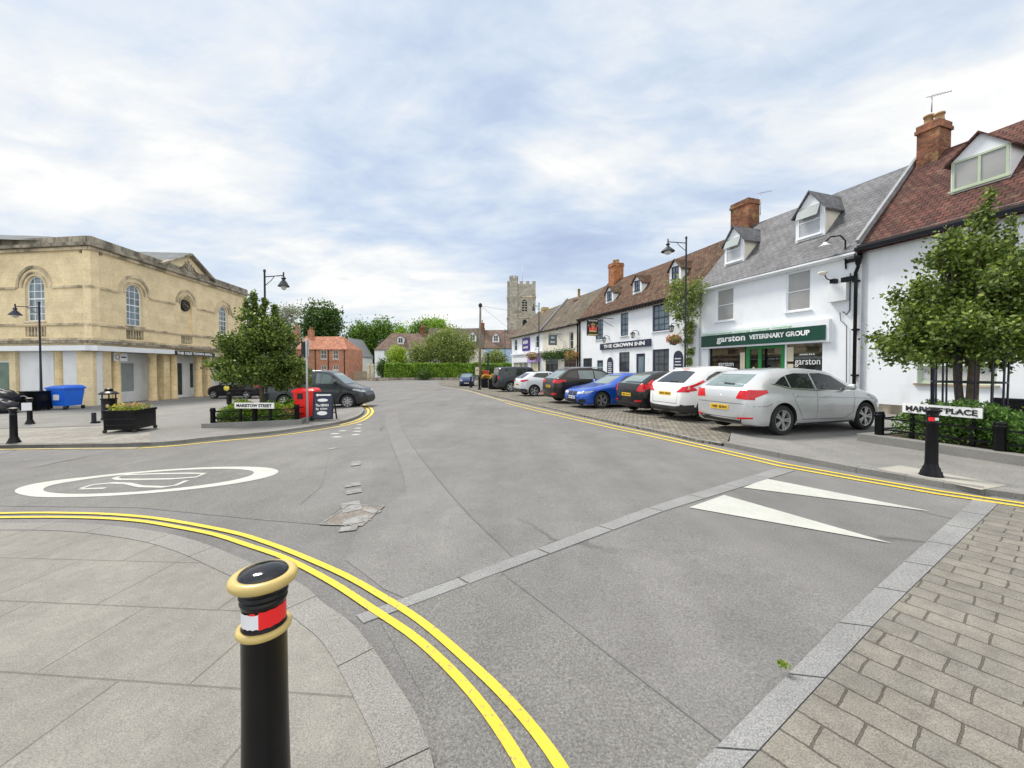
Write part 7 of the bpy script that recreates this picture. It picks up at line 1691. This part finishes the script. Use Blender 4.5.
# ================================================================= buildings across the far end
def frontal(px, Y): q = D(px, 370, Y); return Facade((q.x, Y), 0.0, 0)
def win(k, x0, x1, yt, yb, fm, gm, nx=2, ny=2, fw=.12, mid=0):
    r = k.F.rect(x0, x1, yt, yb); k.window(r, fm, gm, nx, ny, fw, .1, .08, M['white_plain'], bars=.06); return k.hole(r)
def fhouse(name, label, x0, x1, ye, yr, Y, dep, wm, rm, wins, el=0, er=0, base=-1.2, fm=None, gm=None, cat='house', sag=0, d0=-.25):
    Fq = frontal(x0, Y); u1 = Fq.u(x1); k = K(Fq, name, label, cat, 0); ze = Fq.at(x0, ye)[1]; zr = Fq.at((x0 + x1) / 2, yr, dep / 2)[1]
    hs = []
    for w_ in wins: r = Fq.rect(*w_[:4]); hs.append((r, w_))
    k.wall(0, u1, base, ze, wm, [k.hole(r) for r, _ in hs]); k.box('side_wall', 0, .3, base, .3, dep, ze, wm); k.box('side_wall', u1 - .3, .3, base, u1, dep, ze, wm); k.box('rear_wall', .3, dep - .3, base, u1 - .3, dep, ze, wm)
    for r, w_ in hs: k.window(r, fm or M['white_plain'], gm or M['glass'], w_[4] if len(w_) > 4 else 2, w_[5] if len(w_) > 5 else 2, .1, .1, .08, M['white_plain'], bars=.07)
    k.roof(0, u1, ze, zr, dep / 2, rm, d0=d0, el=el, er=er, sag=sag); return k
k = fhouse('white_cottage', 'long white cottage with a hipped brown roof behind the far hedge', 374.7, 425, 348.5, 333, 78, 8, M['white'], M['far_tile'], [(384, 389.3, 350.6, 356.4, 3, 3), (411, 416.5, 351, 354, 3, 1)], el=2.2, sag=.1)
k.dormer(397.5, 403.7, (400.6, 336), 344, M['white_plain'], M['white_plain'], M['white_plain'], M['glass'], M['far_tile'], win=(.1, .9, .1, .8), eave=.85)
k.chimney(420, 426, 327, 333, 3.5, M['chimney_brick'], 2, 1.2, tall=.5)
k = fhouse('terrace_house', 'cream house with dark roof and white dormers behind the bushy tree', 425, 483.5, 347, 328, 86, 9, M['cream'], M['dark_tile'], [], sag=.1)
for (a, b_, t_, yb) in ((435, 443.3, (439.3, 329.5), 340), (469, 476.3, (472.5, 331.5), 341.5)): k.dormer(a, b_, t_, yb, M['white_plain'], M['white_plain'], M['white_plain'], M['glass'], M['dark_tile'], win=(.15, .85, .1, .72), eave=.6, ny=2)
k.chimney(480, 484.5, 323, 330, 3.5, M['chimney_brick'], 1, 1.2, tall=.6)
k = fhouse('blue_house', 'pale blue house with a red brown tiled roof beneath the church tower', 483.7, 522, 347, 330, 86, 9, M['sky_blue'], M['far_tile'], [(494.7, 499.8, 347.9, 353.2, 3, 2)])
k.dormer(492.5, 499.2, (495.8, 332.7), 342.3, M['white_plain'], M['white_plain'], M['white_plain'], M['glass'], M['far_tile'], win=(.15, .85, .1, .72), eave=.6, ny=2)
k = fhouse('brick_house', 'orange brick house with a clay tile roof on the left of the far junction', 296, 347.5, 348.5, 336.5, 80, 8, M['brick'], M['orange_tile'],
           [(320.5, 326.8, 350, 359, 2, 2), (332.8, 338.5, 350, 359, 2, 2), (321, 326.3, 365.5, 370, 2, 1), (333, 338.4, 365.5, 370, 2, 1), (303, 308, 350, 359, 2, 2)], er=2.6, base=-1.6, fm=M['cream'])
k.box('string_course', 0, -.06, k.F.at(320, 361.5)[1], k.F.u(347.5), -.003, k.F.at(320, 361)[1] + .1, M['brick'])
for x0, x1 in ((293.6, 300), (308, 314.8)): k.chimney(x0, x1, 326 if x0 < 300 else 330, 337, 3.4, M['brick'], 2, 1.2, tall=.7)
for px in (315.5, 328.5, 344.5): u = k.F.u(px); k.box('drainpipe', u - .06, -.16, -1.5, u + .06, -.01, k.ze - .2, M['dark'])
# white gable house, gable towards us
Fq = frontal(338, 92); k = K(Fq, 'gable_house', 'white house with its plain gable end showing behind the brick house', 'house', 0)
u1 = Fq.u(359); zp = Fq.at(348, 338)[1]; ze = Fq.at(359, 355)[1]
MB().prism([(0, -1.6), (u1, -1.6), (u1, ze), (u1 / 2, zp), (0, ze)], 0, .3, lambda p, q, t: (p, t, q)).build('gable_wall', M['white'], k.o)
for s_ in (0, 1):
    x0, x1 = (u1 / 2, -.25) if s_ == 0 else (u1 / 2, u1 + .25); dz = (zp - ze) / (u1 / 2) * .25
    b = MB(); b.add([(x0, -.2, zp + .08), (x1, -.2, ze + .08 - dz), (x1, 9, ze + .08 - dz), (x0, 9, zp + .08), (x0, -.2, zp - .1), (x1, -.2, ze - .1 - dz), (x1, 9, ze - .1 - dz), (x0, 9, zp - .1)], [(0, 1, 2, 3), (4, 5, 6, 7), (0, 1, 5, 4), (1, 2, 6, 5), (2, 3, 7, 6)]); b.build('roof', M['lead'], k.o)
k.box('side_wall', u1 - .3, .3, -1.6, u1, 9, ze - .1, M['white']); r = Fq.rect(353.5, 356.5, 361, 364.5); MB().box(r[0], -.05, r[1], r[2], -.005, r[3]).build('window', M['dark'], k.o)
# garden fence and stone gate pillars
Y = 75; x0, x1 = D(354, 370, Y).x, D(367.5, 370, Y).x
o = thing('garden_fence', 'weathered wooden fence between gable house and gate pillars', 'fence', (x0, Y, -1)); M['fence'] = mat('weathered_wood', (.28, .23, .16), .9, .25, 3)
b = MB(); n = int((x1 - x0) / .16)
for i in range(n): b.box(i * .16, 0, .05, i * .16 + .13, .03, 1.9)
b.box(0, .031, .5, x1 - x0, .08, .6); b.box(0, .031, 1.5, x1 - x0, .08, 1.6); b.build('boards', M['fence'], o)
for px in (368.8, 373.2):
    p = D(px, 380, 72); o = thing('gate_pillar', 'stone gate pillar ' + ('by the garden fence' if px < 370 else 'against the white cottage'), 'pillar', (p.x, p.y, -.9), 0, 'stone gate pillars by the cottage')
    MB().box(-.22, -.22, 0, .22, .22, 2.7).build('shaft', M['stone_plain'], o); MB().box(-.3, -.3, 2.705, .3, .3, 2.85).lathe([(0, 2.85), (.2, 2.85), (.2, 3.05), (0, 3.15)], (0, 0, 0), 10).build('cap', M['stone_plain'], o)
# church tower
Y = 115; x0, x1 = D(507.2, 330, Y).x, D(535.6, 330, Y).x; zt = D(520, 287, Y).z; W_ = x1 - x0
o = thing('church_tower', 'pale stone church tower with battlements and a corner stair turret', 'church tower', (x0, Y, -1)); zt += 1
tw = M['tower']
bel = archloop(W_ * .52, zt - 9.2 + 2.2, W_ * .70, zt - 3.6, 6); low_ = archloop(W_ * .54, zt - 13.2, W_ * .70, zt - 9.4, 6)
MB().prism([(0, 0), (W_, 0), (W_, zt), (0, zt)], 0, .8, lambda p, q, t: (p, t, q), holes=[bel, low_]).build('front_wall', tw, o)
MB().box(0, .8, 0, .8, W_, zt).box(W_ - .8, .8, 0, W_, W_, zt).box(.8, W_ - .8, 0, W_ - .8, W_, zt).build('rear_walls', tw, o)
MB().box(.8, .8, zt - .6, W_ - .8, W_ - .8, zt - .4).build('tower_roof', M['lead'], o)
for lp, nm in ((bel, 'belfry_opening'), (low_, 'west_window')): MB().prism(lp, .5, .6, lambda p, q, t: (p, t, q)).build(nm, M['dark'], o)
b = MB(); 
for i in range(5): z = zt - 9.2 + 2.7 + i * .75; b.box(W_ * .525, .3, z, W_ * .695, .45, z + .3)
b.box(W_ * .60, .28, zt - 7, W_ * .62, .46, zt - 4.2); b.build('louvres', M['tower'], o)
for z in (zt - 3.0, zt - 9.0, zt - 14.5): MB().box(-.15, -.15, z, W_ + .15, W_ + .15, z + .3).build('string_course', M['stone_plain'], o)
for side in range(4):
    n = 4
    for i in range(n + 1):
        t = i / n * (W_ - 1.0)
        a = [(t, -.02, t + 1.0, .55), (t, W_ - .55, t + 1.0, W_), (-.02, t, .55, t + 1.0), (W_ - .55, t, W_ + .02, t + 1.0)][side]
        MB().box(a[0], a[1], zt + .9, a[2], a[3], zt + 1.7).build('merlon', tw, o)
    a = [(.0, 0, W_, .5), (0, W_ - .5, W_, W_), (0, .5, .5, W_ - .5), (W_ - .5, .5, W_, W_ - .5)][side]; MB().box(a[0], a[1], zt + .003, a[2], a[3], zt + .897).build('parapet', tw, o)
tt = D(513.5, 279, Y).z + 1; b = MB().lathe([(0, 0), (1.55, 0), (1.5, zt * .6), (1.35, zt * .61), (1.3, tt), (1.0, tt), (1.0, tt - .5), (0, tt - .5)], (1.9, -.1, 0), 8, sm=False); b.build('stair_turret', tw, o)
for i in range(8):
    a = math.pi / 8 + i * math.pi / 4; MB().obox((1.9 + 1.15 * math.cos(a), -.1 + 1.15 * math.sin(a), tt + .35), (.28 * math.sin(a), -.28 * math.cos(a), 0), (.14 * math.cos(a), .14 * math.sin(a), 0), (0, 0, .35)).build('merlon', tw, o)
MB().tube([(W_ * .55, W_ / 2, zt), (W_ * .55, W_ / 2, zt + 7)], .07, 6).build('flagpole', M['galv'], o)
# distant tree belt so the horizon is not bare
def belt(label, x0, x1, Y, h, seed, n):
    def g(rng, n_):
        x = rng.uniform(x0, x1, n_); hh = h * (.7 + .3 * np.sin(x * .11 + seed) * np.sin(x * .043 + 1)); return np.stack([x, Y + rng.uniform(-6, 6, n_), -1 + hh * rng.random(n_) ** .7], 1)
    tag(leaves('distant_trees', n, g, 1.6, M['leaf_dark'], seed=seed), kind='stuff')
belt('', -150, 90, 150, 9, 3, 16000)
# ---------------------------------------------------------------- sky, sun, camera
SUN_EL, SUN_AZ = R(56), R(-50)          # azimuth measured from +Y towards +X
w_ = bpy.data.worlds.new('World'); scene.world = w_; w_.use_nodes = True
nt = w_.node_tree; bg = nt.nodes['Background']
sky = nt.nodes.new('ShaderNodeTexSky'); sky.sky_type = 'NISHITA'; sky.sun_disc = False
sky.sun_elevation = SUN_EL; sky.sun_rotation = SUN_AZ; sky.air_density = 1.0; sky.dust_density = 1.5; sky.ozone_density = 1.5
tc = nt.nodes.new('ShaderNodeTexCoord'); sx = nt.nodes.new('ShaderNodeSeparateXYZ'); nt.links.new(tc.outputs['Generated'], sx.inputs[0])
def mth(op, a, b=None, c=None):
    n = nt.nodes.new('ShaderNodeMath'); n.operation = op
    for i, v in enumerate((a, b, c)):
        if v is None: continue
        if isinstance(v, (int, float)): n.inputs[i].default_value = v
        else: nt.links.new(v, n.inputs[i])
    return n.outputs[0]
zz = mth('ADD', mth('MAXIMUM', sx.outputs[2], 0.0), .16)
cb = nt.nodes.new('ShaderNodeCombineXYZ')
nt.links.new(mth('DIVIDE', sx.outputs[0], zz), cb.inputs[0]); nt.links.new(mth('DIVIDE', sx.outputs[1], zz), cb.inputs[1])
def cl(scale, det, rough, off, dist=.0, st=(1, 1, 1), rot=0):
    mp = nt.nodes.new('ShaderNodeMapping'); mp.inputs['Location'].default_value = off; mp.inputs['Scale'].default_value = st
    mp.inputs['Rotation'].default_value = (0, 0, rot)
    nt.links.new(cb.outputs[0], mp.inputs[0])
    n = nt.nodes.new('ShaderNodeTexNoise'); n.inputs['Scale'].default_value = scale; n.inputs['Detail'].default_value = det
    n.inputs['Roughness'].default_value = rough; n.inputs['Distortion'].default_value = dist
    nt.links.new(mp.outputs[0], n.inputs[0]); return n.outputs[0]
big = cl(.5, 5, .5, (14.0, 7.1, 4), .3)
fine = cl(1.25, 8, .54, (6.6, 11.0, 3), .35, (1, 1.5, 1), R(40))
wisp = cl(4.2, 8, .62, (1.2, 5.1, 2), .5, (1, 1.6, 1), R(35))
v = mth('ADD', mth('MULTIPLY', big, .54), mth('ADD', mth('MULTIPLY', fine, .34), mth('MULTIPLY', wisp, .12)))
v = mth('ADD', mth('MULTIPLY', mth('SUBTRACT', v, .5), 1.45), .512)
# thin bright parts, grey-blue thick parts, a little open blue
cloudcol = ramp(nt, v, [(.36, (2.8, 3.3, 4.4)), (.45, (3.4, 4.0, 5.05)), (.51, (4.1, 4.65, 5.4)), (.58, (5.2, 5.4, 5.6)), (.66, (6.4, 6.3, 6.1))])
cover = ramp(nt, v, [(.30, .72), (.46, .93), (.6, 1.0)])
c = mixf(nt, sky.outputs[0], cloudcol.outputs[0], cover.outputs[0])
# low band of paler cloud near the horizon
lo = ramp(nt, sx.outputs[2], [(0.0, .55), (.28, 0.0)])
c = mixf(nt, c, (5.3, 5.6, 5.7), lo.outputs[0])
# added brightness in the unseen sky overhead and behind the camera, lighting the facades
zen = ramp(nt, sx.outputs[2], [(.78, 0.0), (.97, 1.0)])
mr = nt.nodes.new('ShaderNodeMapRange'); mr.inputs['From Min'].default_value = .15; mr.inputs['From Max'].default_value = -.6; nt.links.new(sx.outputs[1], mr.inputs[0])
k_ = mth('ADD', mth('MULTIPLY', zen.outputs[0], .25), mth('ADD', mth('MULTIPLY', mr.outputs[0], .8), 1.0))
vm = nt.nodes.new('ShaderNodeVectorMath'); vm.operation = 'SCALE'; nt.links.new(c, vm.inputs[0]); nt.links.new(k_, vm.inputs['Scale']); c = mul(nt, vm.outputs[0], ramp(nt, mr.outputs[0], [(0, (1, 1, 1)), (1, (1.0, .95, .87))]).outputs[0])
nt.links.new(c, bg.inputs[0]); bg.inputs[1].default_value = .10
sl = bpy.data.lights.new('sun', 'SUN'); sl.energy = 2.6; sl.angle = R(14); sl.color = (1, .93, .83)
so = bpy.data.objects.new('sun', sl); COL.objects.link(so)
dv = Vector((math.sin(SUN_AZ) * math.cos(SUN_EL), math.cos(SUN_AZ) * math.cos(SUN_EL), math.sin(SUN_EL)))
so.rotation_euler = dv.to_track_quat('Z', 'Y').to_euler()
cam = bpy.data.cameras.new('camera'); co = bpy.data.objects.new('camera', cam); COL.objects.link(co)
cam.sensor_fit = 'HORIZONTAL'; cam.sensor_width = 36; cam.lens = 36 * F / 1024
cam.shift_y = -(384 - CY) / 1024; cam.clip_end = 6000; cam.clip_start = .05
co.location = (0, 0, EYE); co.rotation_euler = (R(90) - PITCH, 0, 0)
scene.camera = co
vs = scene.view_settings; vs.view_transform = 'Standard'; vs.look = 'None'; vs.gamma = 1; vs.use_curve_mapping = False; vs.exposure = .76
scene.render.engine = 'CYCLES'
